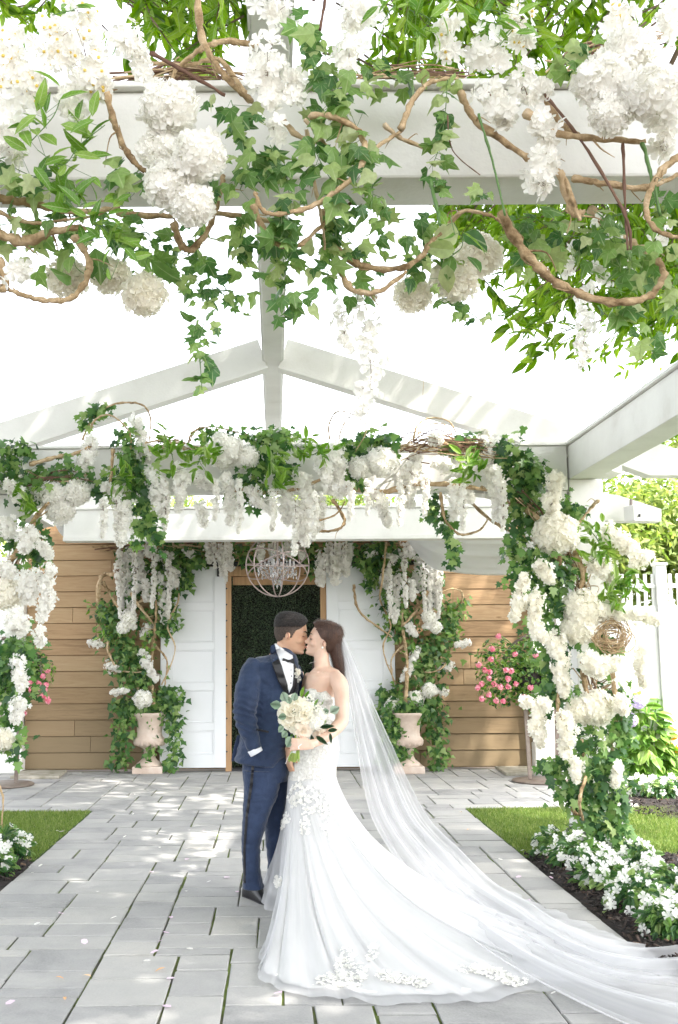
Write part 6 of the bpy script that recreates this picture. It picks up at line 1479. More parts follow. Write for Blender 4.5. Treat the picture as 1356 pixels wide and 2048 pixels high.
# hair: dark cap on top, faded sides
def cap(cond, g, name, mat, parent, HF, th=.006, fem=False, nz=110, n=150, jit=0.0):
    zs = np.linspace(.118, -.085, nz); A_ = np.array(HEAD)[::-1]; rng = np.random.default_rng(4)
    vs = []; keep = []
    for z in zs:
        xf, xb, w = [np.interp(z, A_[:, 0], A_[:, i]) for i in (1, 2, 3)]; gg = g(z) if callable(g) else g
        for v in hring(z + (gg * .9 if z > .05 else gg * .3), xf, xb, w * (.95 if fem else 1), gg, n): vs.append(v + Vector((0, 0, 0)) + Vector(rng.normal(size=3) * jit))
    fs = []
    for i in range(nz - 1):
        for k in range(n):
            k2 = (k + 1) % n; q = (i * n + k, i * n + k2, (i + 1) * n + k2, (i + 1) * n + k); c = sum((vs[a] for a in q), Vector()) / 4
            if cond(c): fs.append(q)
    fs.append(tuple(range(n)))
    mb = MB(); mb.v = [tuple(HF(v)) for v in vs]; mb.f = [tuple(q) for q in fs]
    o = mb.build(name, mat, parent, True); solid(o, th, -1); return o
def line(c, pts): return c.x < np.interp(c.z, [p[0] for p in pts], [p[1] for p in pts])
def top_m(c): return line(c, [(.026, -.2), (.030, -.07), (.040, -.02), (.048, .030), (.056, .058), (.066, .079), (.085, .083), (.12, .12)])
def side_m(c): return line(c, [(-.062, -.3), (-.058, -.062), (-.045, -.042), (-.030, -.036), (-.026, .012), (-.004, .020), (.012, .026), (.024, .034), (.036, .054), (.050, .066), (.062, .078), (.085, .083), (.12, .12)])
cap(side_m, .0035, 'side_hair', M['fade'], gr, HF, .003); cap(top_m, lambda z: .0045 + .0065 * max(0, min(1, (z - .03) / .05)), 'hair', M['hair_m'], gr, HF, .007, jit=.0007)
def feat(pts, r_, name, mat, parent, HF, flat=.5):
    return MB().tube([HF(p) for p in pts], r_, 6).build(name, mat, parent, True)
for s_ in (-1, 1):
    feat([(.074, s_ * .047, .017), (.086, s_ * .034, .024), (.093, s_ * .018, .021), (.094, s_ * .010, .017)], [.0022, .0038, .0040, .0025], 'eyebrow', M['brow'], gr, HF)
    feat([(.072, s_ * .044, -.006), (.081, s_ * .036, -.008), (.084, s_ * .026, -.008), (.081, s_ * .018, -.005)], .0014, 'eyelash', M['brow'], gr, HF)
feat([(.094, -.018, -.072), (.100, 0, -.0715), (.094, .018, -.072)], .0025, 'lips', M['lip_m'], gr, HF)
feat([(-.020, -.086, -.000), (-.006, -.087, -.006), (-.004, -.086, -.022), (-.012, -.086, -.034)], .0035, 'ear_inner', M['lip_m'], gr, HF)
# suit
from mathutils import noise as noise_
def wr(p):
    n_ = noise_.noise(Vector((p.x * 9, p.y * 5, p.z * 22))); m_ = noise_.noise(Vector((p.x * 26, p.y * 16, p.z * 44)))
    ez = math.exp(-((p.z - P(490, 1432, YG).z) / .09) ** 2) * (p.x < P(525, 1400, YG).x)
    return .010 * n_ + .0035 * m_ + .006 * ez * math.sin(p.z * 150 + p.x * 60 + 3 * n_)
from mathutils import noise as noise_
jk = MB()
jk.loft([sring(py, xl, xr, d, YG, 0, 32, 2.4, sl) for py, xl, xr, d, sl in [(1296, 548, 574, .055, 8), (1304, 536, 584, .085, 6), (1313, 512, 592, .13, 2), (1325, 497, 596, .165, 0), (1345, 491, 598, .175, 0),
    (1375, 489, 599, .170, 0), (1405, 488, 593, .160, 0), (1430, 487, 585, .150, 0), (1455, 484, 580, .150, 0), (1480, 480, 577, .160, 0), (1503, 474, 573, .170, 0), (1520, 470, 564, .172, -3), (1528, 472, 556, .168, -6)]])
t_ = limb([(512, 1326, YG - .09), (501, 1350, YG - .125), (494, 1390, YG - .15), (490, 1428, YG - .16), (495, 1455, YG - .17), (504, 1480, YG - .18), (511, 1499, YG - .185)], [17, 23, 24, 22.5, 20, 16.5, 13.5], 20); jk.add(t_.v, t_.f)
t_ = limb([(584, 1335, YG + .10), (596, 1375, YG + .12), (598, 1420, YG + .08), (588, 1470, YG - .02), (578, 1490, YG - .08)], [17, 17, 15, 14, 13], 18); jk.add(t_.v, t_.f)
jo = remesh(jk, 'jacket', M['navy'], gr, .0062, 4, wr)
tail = MB().loft([[P(x, y, YG + yy) for x, y, yy in r_] for r_ in (
    [(474, 1470, -.02), (500, 1470, -.02), (500, 1470, .12), (478, 1470, .12)], [(466, 1500, -.02), (500, 1500, -.02), (500, 1500, .15), (470, 1500, .15)], [(462, 1523, .0), (496, 1516, .0), (496, 1516, .16), (464, 1523, .16)])])
remesh(tail, 'jacket_tail', M['navy'], gr, .006, 3)
tr = MB()
tr.loft([sring(py, xl, xr, d, YG, 0.02, 28, 2.5) for py, xl, xr, d in [(1495, 487, 572, .14), (1520, 485, 577, .15), (1545, 486, 577, .15), (1562, 489, 574, .14)]])
tr.loft([sring(py, xl, xr, d, YG - .05, 0, 24, 2.3) for py, xl, xr, d in [(1540, 486, 561, .10), (1572, 488, 558, .10), (1610, 486, 547, .095), (1650, 483.5, 532, .088), (1692, 484, 519, .078), (1735, 485.5, 519, .072), (1762, 486, 524, .078), (1776, 486, 528, .082)]])
tr.loft([sring(py, xl, xr, d, YG + .13, 0, 24, 2.3) for py, xl, xr, d in [(1540, 515, 578, .10), (1572, 520, 578, .10), (1610, 526, 574, .095), (1650, 530, 566, .085), (1692, 533, 562, .078), (1735, 535, 562, .072), (1763, 535, 566, .074)]])
def wr2(p): return .0075 * noise_.noise(Vector((p.x * 14, p.y * 9, p.z * 7))) + .004 * noise_.noise(Vector((p.x * 10, p.y * 9, p.z * 40)))
to = remesh(tr, 'trousers', M['navy'], gr, .0065, 3, wr2)
T1 = bvh([jo]); T2 = bvh([to])
# collar, shirt, lapels, tie
patch([(549, 1288), (560, 1297), (572, 1303), (585, 1311), (586, 1322), (590, 1345), (590, 1378), (582, 1392), (574, 1380), (566, 1350), (560, 1325), (552, 1305)], T1, .006, M['shirt'], 'shirt', gr, .003)
col = MB().loft([[P(x, y, YG + yy) for x, y, yy in r_] for r_ in ([(549, 1286, -.045), (562, 1295, -.085), (586, 1310, -.06), (588, 1309, .02), (570, 1296, .06), (551, 1286, .03)], [(548, 1297, -.055), (560, 1308, -.10), (585, 1322, -.085), (590, 1320, .02), (572, 1306, .07), (548, 1296, .03)])])
remesh(col, 'shirt_collar', M['shirt'], gr, .005, 1)
patch([(541, 1292), (549, 1288), (553, 1303), (566, 1340), (578, 1385), (574, 1389), (568, 1382), (556, 1356), (545, 1330), (545, 1326), (551, 1323), (541, 1314)], T1, .011, M['navy'], 'collar_roll', gr, .005)
patch([(544, 1326), (556, 1318), (563, 1330), (575, 1370), (577, 1387), (571, 1388), (556, 1362), (546, 1334)], T1, .017, M['satin'], 'lapel', gr, .005)
patch([(588, 1325), (592, 1332), (594, 1350), (594, 1375), (586, 1392), (578, 1396), (577, 1390), (586, 1372), (588, 1350)], T1, .014, M['satin'], 'lapel', gr, .005)
def bt(c):
    c = Vector(c); mb = MB()
    for s_, wd in ((-1, .036), (1, .030)):
        mb.loft([[c + Vector((s_ * x, -.006 - .003 * k, z)) + Vector((0, .010 * a, 0)) for a, z in ((0, h), (1, h), (1, -h), (0, -h))] for k, (x, h) in enumerate(((.002, .007), (wd * .6, .014), (wd, .019), (wd * 1.12, .012)))])
    mb.box(c + Vector((0, -.008, 0)), (.013, .014, .017)); return mb
btc = proj(T1, 578, 1322, .012, YG - .15); b_ = bt(btc).build('bow_tie', M['satin'], gr); bevel(b_, .003)
for (x, y) in [(582, 1340), (583, 1352), (582, 1366)]: MB().ell(proj(T1, x, y, .012, YG - .15), (.004, .003, .004), None, 8, 6).build('shirt_stud', M['black'], gr)
cf = limb([(508, 1497, YG - .185), (513.5, 1507, YG - .185)], [14.3, 13.4], 16).build('shirt_cuff', M['shirt'], gr, True)
patch([(513, 1457), (538, 1462), (537, 1466), (513, 1461)], T1, .005, M['satin'], 'pocket_welt', gr, .004)
patch([(504, 1524), (509, 1524), (505, 1572), (496, 1631), (491, 1700), (491, 1766), (486.8, 1766), (486.6, 1700), (491, 1631), (499.5, 1572)], T2, .0035, M['satin'], 'side_stripe', gr, .002, 4)
MB().ell(proj(T1, 563, 1462, .006, YG - .15), (.011, .006, .011), None, 10, 6).build('jacket_button', M['satin'], gr, True)
MB().ell(proj(T1, 566, 1497, .006, YG - .15), (.009, .005, .009), None, 10, 6).build('jacket_button', M['satin'], gr, True)
# boutonniere
rng = np.random.default_rng(8); bc = proj(T1, 594, 1344, .03, YG - .12)
n = 34; d = fib(n, rng); batch('boutonniere', PETAL, np.array(bc) + d * .006, frames(d + rng.normal(size=(n, 3)) * .2, rng.normal(size=(n, 3))), .030, M['petal_warm'], gr)
batch('boutonniere_filler', FLORET, np.array(bc) + rng.normal(size=(16, 3)) * .010 + np.array([.004, 0, -.035]), frames(rng.normal(size=(16, 3)) + [0, -1, 0]), .014, M['petal'], gr)
MB().tube([bc + Vector((-.004, 0, -.03)), bc + Vector((-.012, .005, -.085))], .003, 5).build('boutonniere_stem', M['stem'], gr)
# shoes
def shoe(heel, toe, name='shoe'):
    h, t2 = Vector(heel), Vector(toe); d = (t2 - h); L_ = d.length; d.normalize(); s_ = Vector((-d.y, d.x, 0)); mb = MB(); rg = []
    for a, w, ht in ((0, .028, .075), (.05, .040, .105), (.25, .044, .125), (.42, .044, .112), (.58, .048, .082), (.75, .052, .060), (.9, .045, .046), (1.0, .022, .030)):
        c = h + d * L_ * a; rg.append([c + s_ * (w * math.cos(q)) + Vector((0, 0, .008 + (ht - .008) * max(0, math.sin(q)) ** .8 if math.sin(q) > 0 else .004)) for q in np.linspace(0, 2 * math.pi, 17)[:-1]])
    mb.loft(rg); o = mb.build(name, M['leather'], gr, True); q = o.modifiers.new('sub', 'SUBSURF'); q.levels = 1; q.render_levels = 1
    sb = MB(); hl = []
    for zz in (.0015, .012):
        hl.append([h + d * L_ * a + s_ * w + Vector((0, 0, zz)) for a, w in ((-.02, -.02), (.05, -.036), (.4, -.036), (.75, -.049), (.95, -.035), (1.03, 0), (.95, .035), (.75, .049), (.4, .036), (.05, .036), (-.02, .02))])
    sb.loft(hl); sb.build('sole', M['black'], o)
    lb = MB()
    for a in (.36, .44, .52): c = h + d * L_ * a + Vector((0, 0, .118 - (a - .36) * .26)); lb.tube([c - s_ * .02, c + Vector((0, 0, .004)), c + s_ * .02], .0028, 5)
    lb.build('laces', M['satin'], o)
shoe(G(491, 1791, 0), G(547, 1812, 0)); shoe(G(538, 1775, 0), G(580, 1778, 0))

# ------------------------------------------------------------------ bride
br = empty('person', (P(625, 1800, YB).x, YB, 0), 'woman in a strapless white lace gown and long veil, kissing the man', 'person')
hb = P(646, 1281, YB + .02); hm, HB = place_head(head_parts(True), hb, -1, R(-15), .93, R(4))
body = MB().add(hm.v, hm.f)
t_ = limb([(645, 1296, YB + .01), (643, 1315, YB), (645, 1334, YB), (648, 1352, YB)], [15.5, 15, 17, 27], 18); body.add(t_.v, t_.f)
body.loft([sring(py, xl, xr, d, YB, 0, 28, 2.2, sl) for py, xl, xr, d, sl in [(1334, 630, 664, .055, 0), (1342, 620, 678, .10, 2), (1352, 612.5, 684, .145, 0), (1366, 610.5, 680, .145, 0), (1385, 612, 670, .13, 0), (1410, 614, 664, .115, 0), (1440, 615, 663, .105, 0), (1465, 612, 667, .115, 0), (1500, 604, 670, .13, 0), (1560, 590, 665, .13, 0)]])
t_ = limb([(668, 1352, YB - .10), (679, 1368, YB - .15), (683.5, 1395, YB - .17), (684, 1425, YB - .20), (682, 1444, YB - .22), (666, 1462, YB - .27), (646, 1477, YB - .34), (628, 1486, YB - .39), (618, 1489, YB - .405)], [14, 16.5, 14.5, 13.5, 13.2, 12.5, 10.5, 8.6, 8.4], 18); body.add(t_.v, t_.f)
t_ = limb([(622, 1352, YB + .12), (616, 1372, YB + .15), (614, 1410, YB + .14), (612, 1450, YB + .05), (600, 1480, YB - .1)], [13, 13, 11, 10, 8], 14); body.add(t_.v, t_.f)
# collar bones
for s_, e in (((646, 1345, YB - .105), (672, 1347, YB - .13)), ((636, 1345, YB - .10), (620, 1347, YB - .05))):
    t_ = limb([s_, e], [3.2, 2.5], 8); body.add(t_.v, t_.f)
HW = P(620, 1489, YB - .408)
hand(body, HW, (-.95, -.12, .03), (.12, .93, -.15), .155, .62, thumb=-1)
bb = remesh(body, 'body', M['skin_f'], br, .0044, 3)
for s_ in (-1, 1):
    feat([(.072, s_ * .047, .016), (.084, s_ * .034, .024), (.091, s_ * .018, .021)], [.0014, .0028, .0026], 'eyebrow', M['brow'], br, HB)
    feat([(.070, s_ * .047, -.008), (.080, s_ * .038, -.012), (.084, s_ * .027, -.012), (.082, s_ * .018, -.008)], .0020, 'eyelash', M['brow'], br, HB)
feat([(.094, -.017, -.073), (.1005, 0, -.0715), (.094, .017, -.073)], .0036, 'lips', M['lip'], br, HB)
feat([(-.018, -.084, -.002), (-.006, -.085, -.006), (-.006, -.084, -.022), (-.012, -.083, -.032)], .003, 'ear_inner', M['lip_m'], br, HB)
MB().ell(HB((-.010, -.090, -.047)), (.0065, .0065, .0075), None, 10, 8).build('pearl_earring', M['pearl'], br, True)
def hair_b(c): return line(c, [(-.075, -.3), (-.07, -.05), (-.045, -.034), (-.012, -.030), (.004, -.008), (.014, .016), (.028, .030), (.045, .045), (.060, .060), (.074, .076), (.09, .085), (.12, .12)])
cap(hair_b, lambda z: .010 + .010 * max(0, min(1, (z + .02) / .08)), 'hair', M['hair_f'], br, HB, .008, True)
lh = MB(); R_ = []
for (py, xl, xr, dep) in [(1262, 650, 676, .05), (1275, 656, 680.5, .062), (1290, 659, 682.5, .068), (1305, 660, 684, .070), (1320, 663, 686, .068), (1335, 668, 687.5, .060), (1347, 675, 688, .045), (1358, 681, 688, .025)]:
    R_.append(sring(py, xl, xr, dep, YB + .03, 0, 24, 2.2))
lh.loft(R_)
def wr3(p): return .0055 * noise_.noise(Vector((p.x * 60 + p.z * 3, p.y * 60, p.z * 5)))
remesh(lh, 'long_hair', M['hair_f'], br, .0045, 2, wr3)
fh = limb([(634, 1318, YB + .07), (631, 1330, YB + .09), (627, 1344, YB + .09)], [5, 6, 3], 10).build('hair_lock', M['hair_f'], br, True)
MB().tube([HB((.01, -.055, -.145)), HB((.045, -.03, -.165)), HB((.05, 0, -.172)), HB((.045, .03, -.165))], .0011, 4).build('necklace', M['pearl'], br)

def strands(o, n, flow, ln, wd, mat, parent, seed=0, cond=None, lift=.002):
    rng = np.random.default_rng(seed); w = wloc(o); me = o.data; cs = np.array([tuple(p.center + w) for p in me.polygons]); ns = np.array([tuple(p.normal) for p in me.polygons])
    ok = np.ones(len(cs), bool) if cond is None else np.array([cond(c) for c in cs]); ok = np.where(ok)[0]; k = rng.choice(ok, n); c = cs[k] + rng.normal(size=(n, 3)) * .003; nn = ns[k]
    T = ([(-wd, 0, 0), (wd, 0, 0), (wd * .8, .5, .05), (-wd * .8, .5, .05), (0, 1, .0)], [(0, 1, 2), (0, 2, 3), (3, 2, 4)])
    fl = flow(c) + rng.normal(size=(n, 3)) * .12
    return batch('hair_strands', T, c + nn * lift, frames(nn + rng.normal(size=(n, 3)) * .15, fl), rng.uniform(.7, 1.2, n) * ln, mat, parent)
_hb = np.array(HB((0, 0, .03)))
for o_ in [c for c in br.children if c.name.split('.')[0] in ('hair', 'long_hair')]:
    if o_.name.startswith('long'): strands(o_, 2600, lambda c: np.tile([.18, 0, -1.0], (len(c), 1)), .05, .016, M['hair_f'], br, 1)
    else: strands(o_, 2600, lambda c: np.stack([np.full(len(c), .9), np.zeros(len(c)), -np.clip((c[:, 0] - _hb[0]) / .08 + .45, 0, 2)], 1), .035, .02, M['hair_f'], br, 2)
for o_ in [c for c in gr.children if c.name.split('.')[0] == 'hair']:
    strands(o_, 2600, lambda c: np.tile([.7, 0, .35], (len(c), 1)), .020, .045, M['hair_m'], gr, 3)
for o_ in [c for c in gr.children if c.name.split('.')[0] == 'side_hair']:
    _z = HF((-.03, 0, .012)).z; strands(o_, 1500, lambda c: np.tile([.3, 0, -.9], (len(c), 1)), .012, .05, M['hair_m'], gr, 4, cond=lambda c: c[2] > _z + random.uniform(-.02, .02), lift=.0005)

# gown ------------------------------------------------------------
def mat_lace(name, bump=.8):
    m, t, b, o = nt(name); mp = coords(t, (1, 1, 1)); v = N(t, 'ShaderNodeTexVoronoi', i_Scale=70); t.links.new(mp.outputs[0], v.inputs['Vector'])
    n1 = N(t, 'ShaderNodeTexNoise', i_Scale=26, i_Detail=5); t.links.new(mp.outputs[0], n1.inputs['Vector'])
    r_ = ramp(t, [(.3, (.60, .58, .54)), (.55, (.70, .685, .65)), (.8, (.77, .755, .73))]); t.links.new(n1.outputs['Fac'], r_.inputs[0]); t.links.new(r_.outputs[0], b.inputs['Base Color']); b.inputs['Roughness'].default_value = .7
    ad = N(t, 'ShaderNodeMath', operation='ADD'); t.links.new(v.outputs['Distance'], ad.inputs[0]); t.links.new(n1.outputs['Fac'], ad.inputs[1])
    bp = N(t, 'ShaderNodeBump', i_Strength=bump, i_Distance=.006); t.links.new(ad.outputs[0], bp.inputs['Height']); t.links.new(bp.outputs[0], b.inputs['Normal']); return m
M['lace'] = mat_lace('ivory_lace')
M['gown'] = mat_noise('white_tulle_skirt', [(.3, (.70, .69, .675)), (.7, (.76, .75, .735))], 3, .8, .15, 400)
M['appl'] = mat_leafy('white_lace_applique', [(0, (.78, .765, .73)), (1, (.84, .83, .80))], .6, .15)
def mat_tulle(name, a0, a1, nu=60, nv=1.2):
    m, t, b, o = nt(name); tc = t.nodes.new('ShaderNodeTexCoord'); mp = N(t, 'ShaderNodeMapping'); mp.inputs['Scale'].default_value = (nu, nv, 1); t.links.new(tc.outputs['UV'], mp.inputs[0])
    nz = N(t, 'ShaderNodeTexNoise', i_Scale=1, i_Detail=4, i_Roughness=.6, noise_dimensions='2D'); t.links.new(mp.outputs[0], nz.inputs['Vector'])
    mr = N(t, 'ShaderNodeMapRange'); mr.inputs[1].default_value = .33; mr.inputs[2].default_value = .68; mr.inputs[3].default_value = a0; mr.inputs[4].default_value = a1; t.links.new(nz.outputs['Fac'], mr.inputs[0])
    # cloth seen edge-on shows more threads
    lw = N(t, 'ShaderNodeLayerWeight', i_Blend=.35); ad = N(t, 'ShaderNodeMath', operation='MULTIPLY_ADD'); ad.use_clamp = True; ad.inputs[1].default_value = .22
    t.links.new(lw.outputs['Facing'], ad.inputs[0]); t.links.new(mr.outputs[0], ad.inputs[2])
    df = N(t, 'ShaderNodeBsdfDiffuse'); df.inputs[0].default_value = (.76, .76, .78, 1); tl = N(t, 'ShaderNodeBsdfTranslucent'); tl.inputs[0].default_value = (.74, .74, .76, 1)
    m1 = N(t, 'ShaderNodeMixShader'); m1.inputs[0].default_value = .45; t.links.new(df.outputs[0], m1.inputs[1]); t.links.new(tl.outputs[0], m1.inputs[2])
    tp = N(t, 'ShaderNodeBsdfTransparent'); m2 = N(t, 'ShaderNodeMixShader'); t.links.new(ad.outputs[0], m2.inputs[0]); t.links.new(tp.outputs[0], m2.inputs[1]); t.links.new(m1.outputs[0], m2.inputs[2]); t.links.new(m2.outputs[0], o.inputs[0])
    t.nodes.remove(b); return m
M['veil'] = mat_tulle('sheer_veil_tulle', .27, .42, 8, .6); M['tulle'] = mat_tulle('sheer_train_tulle', .46, .60, 36, 1.0)
bd = MB(); bd.loft([sring(py, xl, xr, d, YB, 0, 32, 2.2, sl) for py, xl, xr, d, sl in [(1384, 610, 666, .150, -8), (1398, 609, 668, .150, -4), (1425, 610.5, 667, .128, 0), (1447, 611, 668, .120, 0), (1470, 606, 674, .135, 0), (1500, 594, 677.5, .155, 0), (1530, 583, 672, .162, 0), (1556, 577, 671, .164, 0), (1572, 578, 668, .155, 0)]])
# bust cups reaching up at the front
t_ = limb([(624, 1392, YB - .115), (624, 1378, YB - .125)], [14, 8], 14); bd.add(t_.v, t_.f)
t_ = limb([(648, 1398, YB - .125), (644, 1384, YB - .135)], [16, 9], 14); bd.add(t_.v, t_.f)
bdo = remesh(bd, 'bodice', M['lace'], br, .0055, 3)
hem_px = [(1120, 1830), (1290, 1902), (1330, 1945), (1230, 1975), (1110, 1972), (1010, 1990), (950, 2003), (905, 2001), (850, 2004), (787, 2001), (745, 2006), (704, 1993), (632, 1991), (560, 1975), (522, 1950), (524, 1912), (545, 1885), (560, 1850), (566, 1824),
          (544, 1818), (529, 1800), (534, 1788), (570, 1778), (640, 1768), (720, 1762), (820, 1762), (920, 1768), (1010, 1786), (1052, 1803)]
hp = [np.array(G(x, y, .012))[:2] for x, y in hem_px]; CB = np.array(P(621, 1600, YB))[:2]; CB = np.array([CB[0], YB])
ang = np.unwrap([math.atan2(p[1] - CB[1], p[0] - CB[0]) for p in hp]); 
def hem_at(n):
    """points evenly spread along the hem outline"""
    q = np.array(hp + [hp[0]]); q2 = np.array(spline(list(q), 6)); L_ = np.concatenate([[0], np.cumsum(np.linalg.norm(np.diff(q2, axis=0), axis=1))])
    s_ = np.linspace(0, L_[-1], n + 1)[:-1]; return np.stack([np.interp(s_, L_, q2[:, 0]), np.interp(s_, L_, q2[:, 1])], 1)
def skirt(ext, name, mat, z0px=1556, xl=577, xr=671, dep=.165, lift=0.0, m=46, n=260, seed=1, foldk=1.0, tmin=0.0):
    H = hem_at(n); c0 = P((xl + xr) / 2, z0px, YB); h0 = c0.z; rx = (xr - xl) / 2 * S(YB); C0 = np.array([c0.x, YB]); vs = []; uv = []; rng = np.random.default_rng(seed)
    d = H - C0; Rl = np.linalg.norm(d, axis=1); 
    # start angles follow the hem order but are spread evenly round the waist
    th = np.unwrap(np.arctan2(d[:, 1] / dep, d[:, 0] / rx)); ev = th[0] + np.sign(th[-1] - th[0]) * 2 * math.pi * np.arange(n) / n; th = .35 * th + .65 * ev
    k = np.arange(n) / n
    f1 = sum(a * np.sin(2 * math.pi * f_ * k + p_) for a, f_, p_ in ((.5, 23, 1), (.35, 41, 2.2), (.3, 13, .4), (.22, 67, 5))) 
    f2 = sum(a * np.sin(2 * math.pi * f_ * k + p_) for a, f_, p_ in ((.5, 31, 3), (.4, 57, .7), (.3, 19, 4)))
    for j in range(m):
        t = j / (m - 1) * (1 - tmin) + tmin; st = C0 + np.stack([np.cos(th) * rx, np.sin(th) * dep], 1)
        long_ = np.clip((Rl - .25) / .9, 0, 1); q = 1.0 + .25 * long_; tt = t ** q
        pw = 1.0 + 1.45 * long_
        p = st + (H * 1.0 + (H - C0) / Rl[:, None] * ext - st) * tt[:, None]
        z = h0 * (1 - t) ** pw + lift * (1 - .5 * t)
        amp = min(1, t * 1.6) * foldk; nrm_ = d / Rl[:, None]; tan = np.stack([-nrm_[:, 1], nrm_[:, 0]], 1)
        p = p + tan * (f1 * .018 * amp)[:, None] + nrm_ * (f2 * .014 * amp * (.4 + t))[:, None]
        flat_ = np.clip(1 - z / .25, 0, 1); z = z + np.abs(f1) * .034 * amp * (1 - flat_ * .2) * (.35 + .65 * (1 - t)) + flat_ * .010 * amp * (1 + np.sin(k * 2 * math.pi * 29 + t * 9)) * (1 - t * .6)
        z = np.maximum(z, .010 + .004 * (j % 2 == 0))
        for i in range(n): vs.append(Vector((p[i, 0], p[i, 1], float(z[i])))); uv.append((k[i], t))
    fs = [(j * n + i, j * n + (i + 1) % n, (j + 1) * n + (i + 1) % n, (j + 1) * n + i) for j in range(m - 1) for i in range(n)]
    me = MB().add(vs, fs).mesh(name, wloc(br), True); ul = me.uv_layers.new(name='UVMap'); li = np.zeros(len(me.loops), int); me.loops.foreach_get('vertex_index', li)
    ul.data.foreach_set('uv', np.array(uv)[li].reshape(-1)); return link(name, me, mat, br)
sk = skirt(-.10, 'skirt', M['gown']); sk2 = skirt(.03, 'tulle_overskirt', M['tulle'], lift=.012, seed=5, foldk=1.15)
TG = bvh([sk2, sk]); TBD = bvh([bdo])
# lace appliques
def lace_spots(regions, tree_, dflt, name, off=.004, seed=0, size=.018):
    rng = np.random.default_rng(seed); ps = []; nr = []
    for (x, y, rx, ry, n, a) in regions:
        for _ in range(n):
            r_ = math.sqrt(rng.random()); q = rng.uniform(0, 6.28); u, v = rx * r_ * math.cos(q), ry * r_ * math.sin(q); xx = x + u * math.cos(a) - v * math.sin(a); yy = y + u * math.sin(a) + v * math.cos(a)
            dd = ray(xx, yy).normalized(); h = tree_.ray_cast(CAM, dd)
            if h[0] is None: continue
            nn = h[1] if h[1].dot(dd) < 0 else -h[1]; ps.append(h[0] + nn * off); nr.append(nn)
    ps = np.array([tuple(p) for p in ps]); nr = np.array([tuple(p) for p in nr]) + rng.normal(size=(len(ps), 3)) * .16
    return batch(name, FLORET, ps, frames(nr), rng.uniform(.6, 1.3, len(ps)) * size, M['appl'], br)
lace_spots([(640, 1400, 26, 14, 240, .1), (640, 1520, 36, 40, 260, 0), (645, 1450, 24, 20, 90, 0), (600, 1540, 16, 26, 110, .2), (640, 1558, 34, 14, 90, 0)], TBD, YB, 'bodice_lace', .001, 1, .015)
lace_spots([(592, 1590, 14, 26, 90, .3), (570, 1640, 10, 18, 50, .3), (552, 1665, 8, 12, 34, .2), (556, 1762, 7, 12, 34, 0), (630, 1600, 30, 30, 110, 0), (655, 1640, 14, 40, 60, 0), (610, 1650, 10, 26, 40, 0),
            (690, 1925, 18, 34, 120, .3), (668, 1962, 38, 14, 130, 0), (715, 1950, 20, 26, 70, .5), (785, 1956, 34, 12, 110, .2), (835, 1966, 30, 10, 80, 0), (990, 1948, 50, 12, 170, .3), (940, 1940, 28, 9, 60, 0), (745, 1905, 10, 22, 40, .4), (1030, 1965, 26, 9, 60, 0)], TG, YB, 'train_lace', .003, 2, .019)
# veil
def VG(px, py, z): p = G(px, py, z); return (p.x, p.y, p.z)
def VP(px, py, Y): p = P(px, py, Y); return (p.x, p.y, p.z)
rows = [(VP(670, 1257, YB - .02), VP(680, 1266, YB + .06)), (VP(679, 1285, YB - .02), VP(694, 1290, YB + .08)), (VP(687, 1330, YB - .0), VP(712, 1330, YB + .10)), (VP(694, 1375, YB), VP(732, 1375, YB + .12)), (VP(703, 1430, YB), VP(757, 1430, YB + .12)),
        (VP(714, 1500, YB + .0), VP(790, 1500, YB + .12)), (VP(726, 1570, YB), VP(824, 1572, YB + .12)), (VP(745, 1640, YB - .05), VP(864, 1642, YB + .1)), (VP(785, 1710, YB - .2), VP(925, 1702, YB + .02)), (VG(850, 1790, .16), VG(990, 1766, .10)),
        (VG(930, 1866, .09), VG(1062, 1806, .06)), (VG(1010, 1922, .05), VG(1110, 1838, .05)), (VG(1080, 1962, .04), VG(1190, 1878, .04)), (VG(1190, 2018, .03), VG(1290, 1897, .035)), (VG(1330, 2080, .02), VG(1420, 1882, .03)), (VG(1500, 2140, .02), VG(1560, 1875, .02))]
v1 = sheet(rows, 'veil', M['veil'], br, 90, fold=.032, nf=8, amp=(.35, 1.2), seed=3)
rows2 = [tuple(np.array(a) * (1 - k_) + np.array(b) * k_ + np.array([0, .01, -.004]) for k_ in ks) for (a, b), ks in zip(rows, [(.05, .9)] * 4 + [(.06, .8)] * 4 + [(.05, .85)] * 8)]
v2 = sheet(rows2, 'veil_underlayer', M['veil'], br, 80, fold=.03, nf=6, amp=(.4, 1.2), seed=8)
MB().box(HB((-.075, -.0, .075)), (.02, .07, .03), Matrix.Rotation(.5, 3, 'Y')).build('veil_comb', M['pearl'], br)
MB().tube([P(x, y, YB - .432) for x, y in ((603.5, 1488), (597, 1493), (598, 1498))], .0035, 6).build('ring', M['pearl'], br)

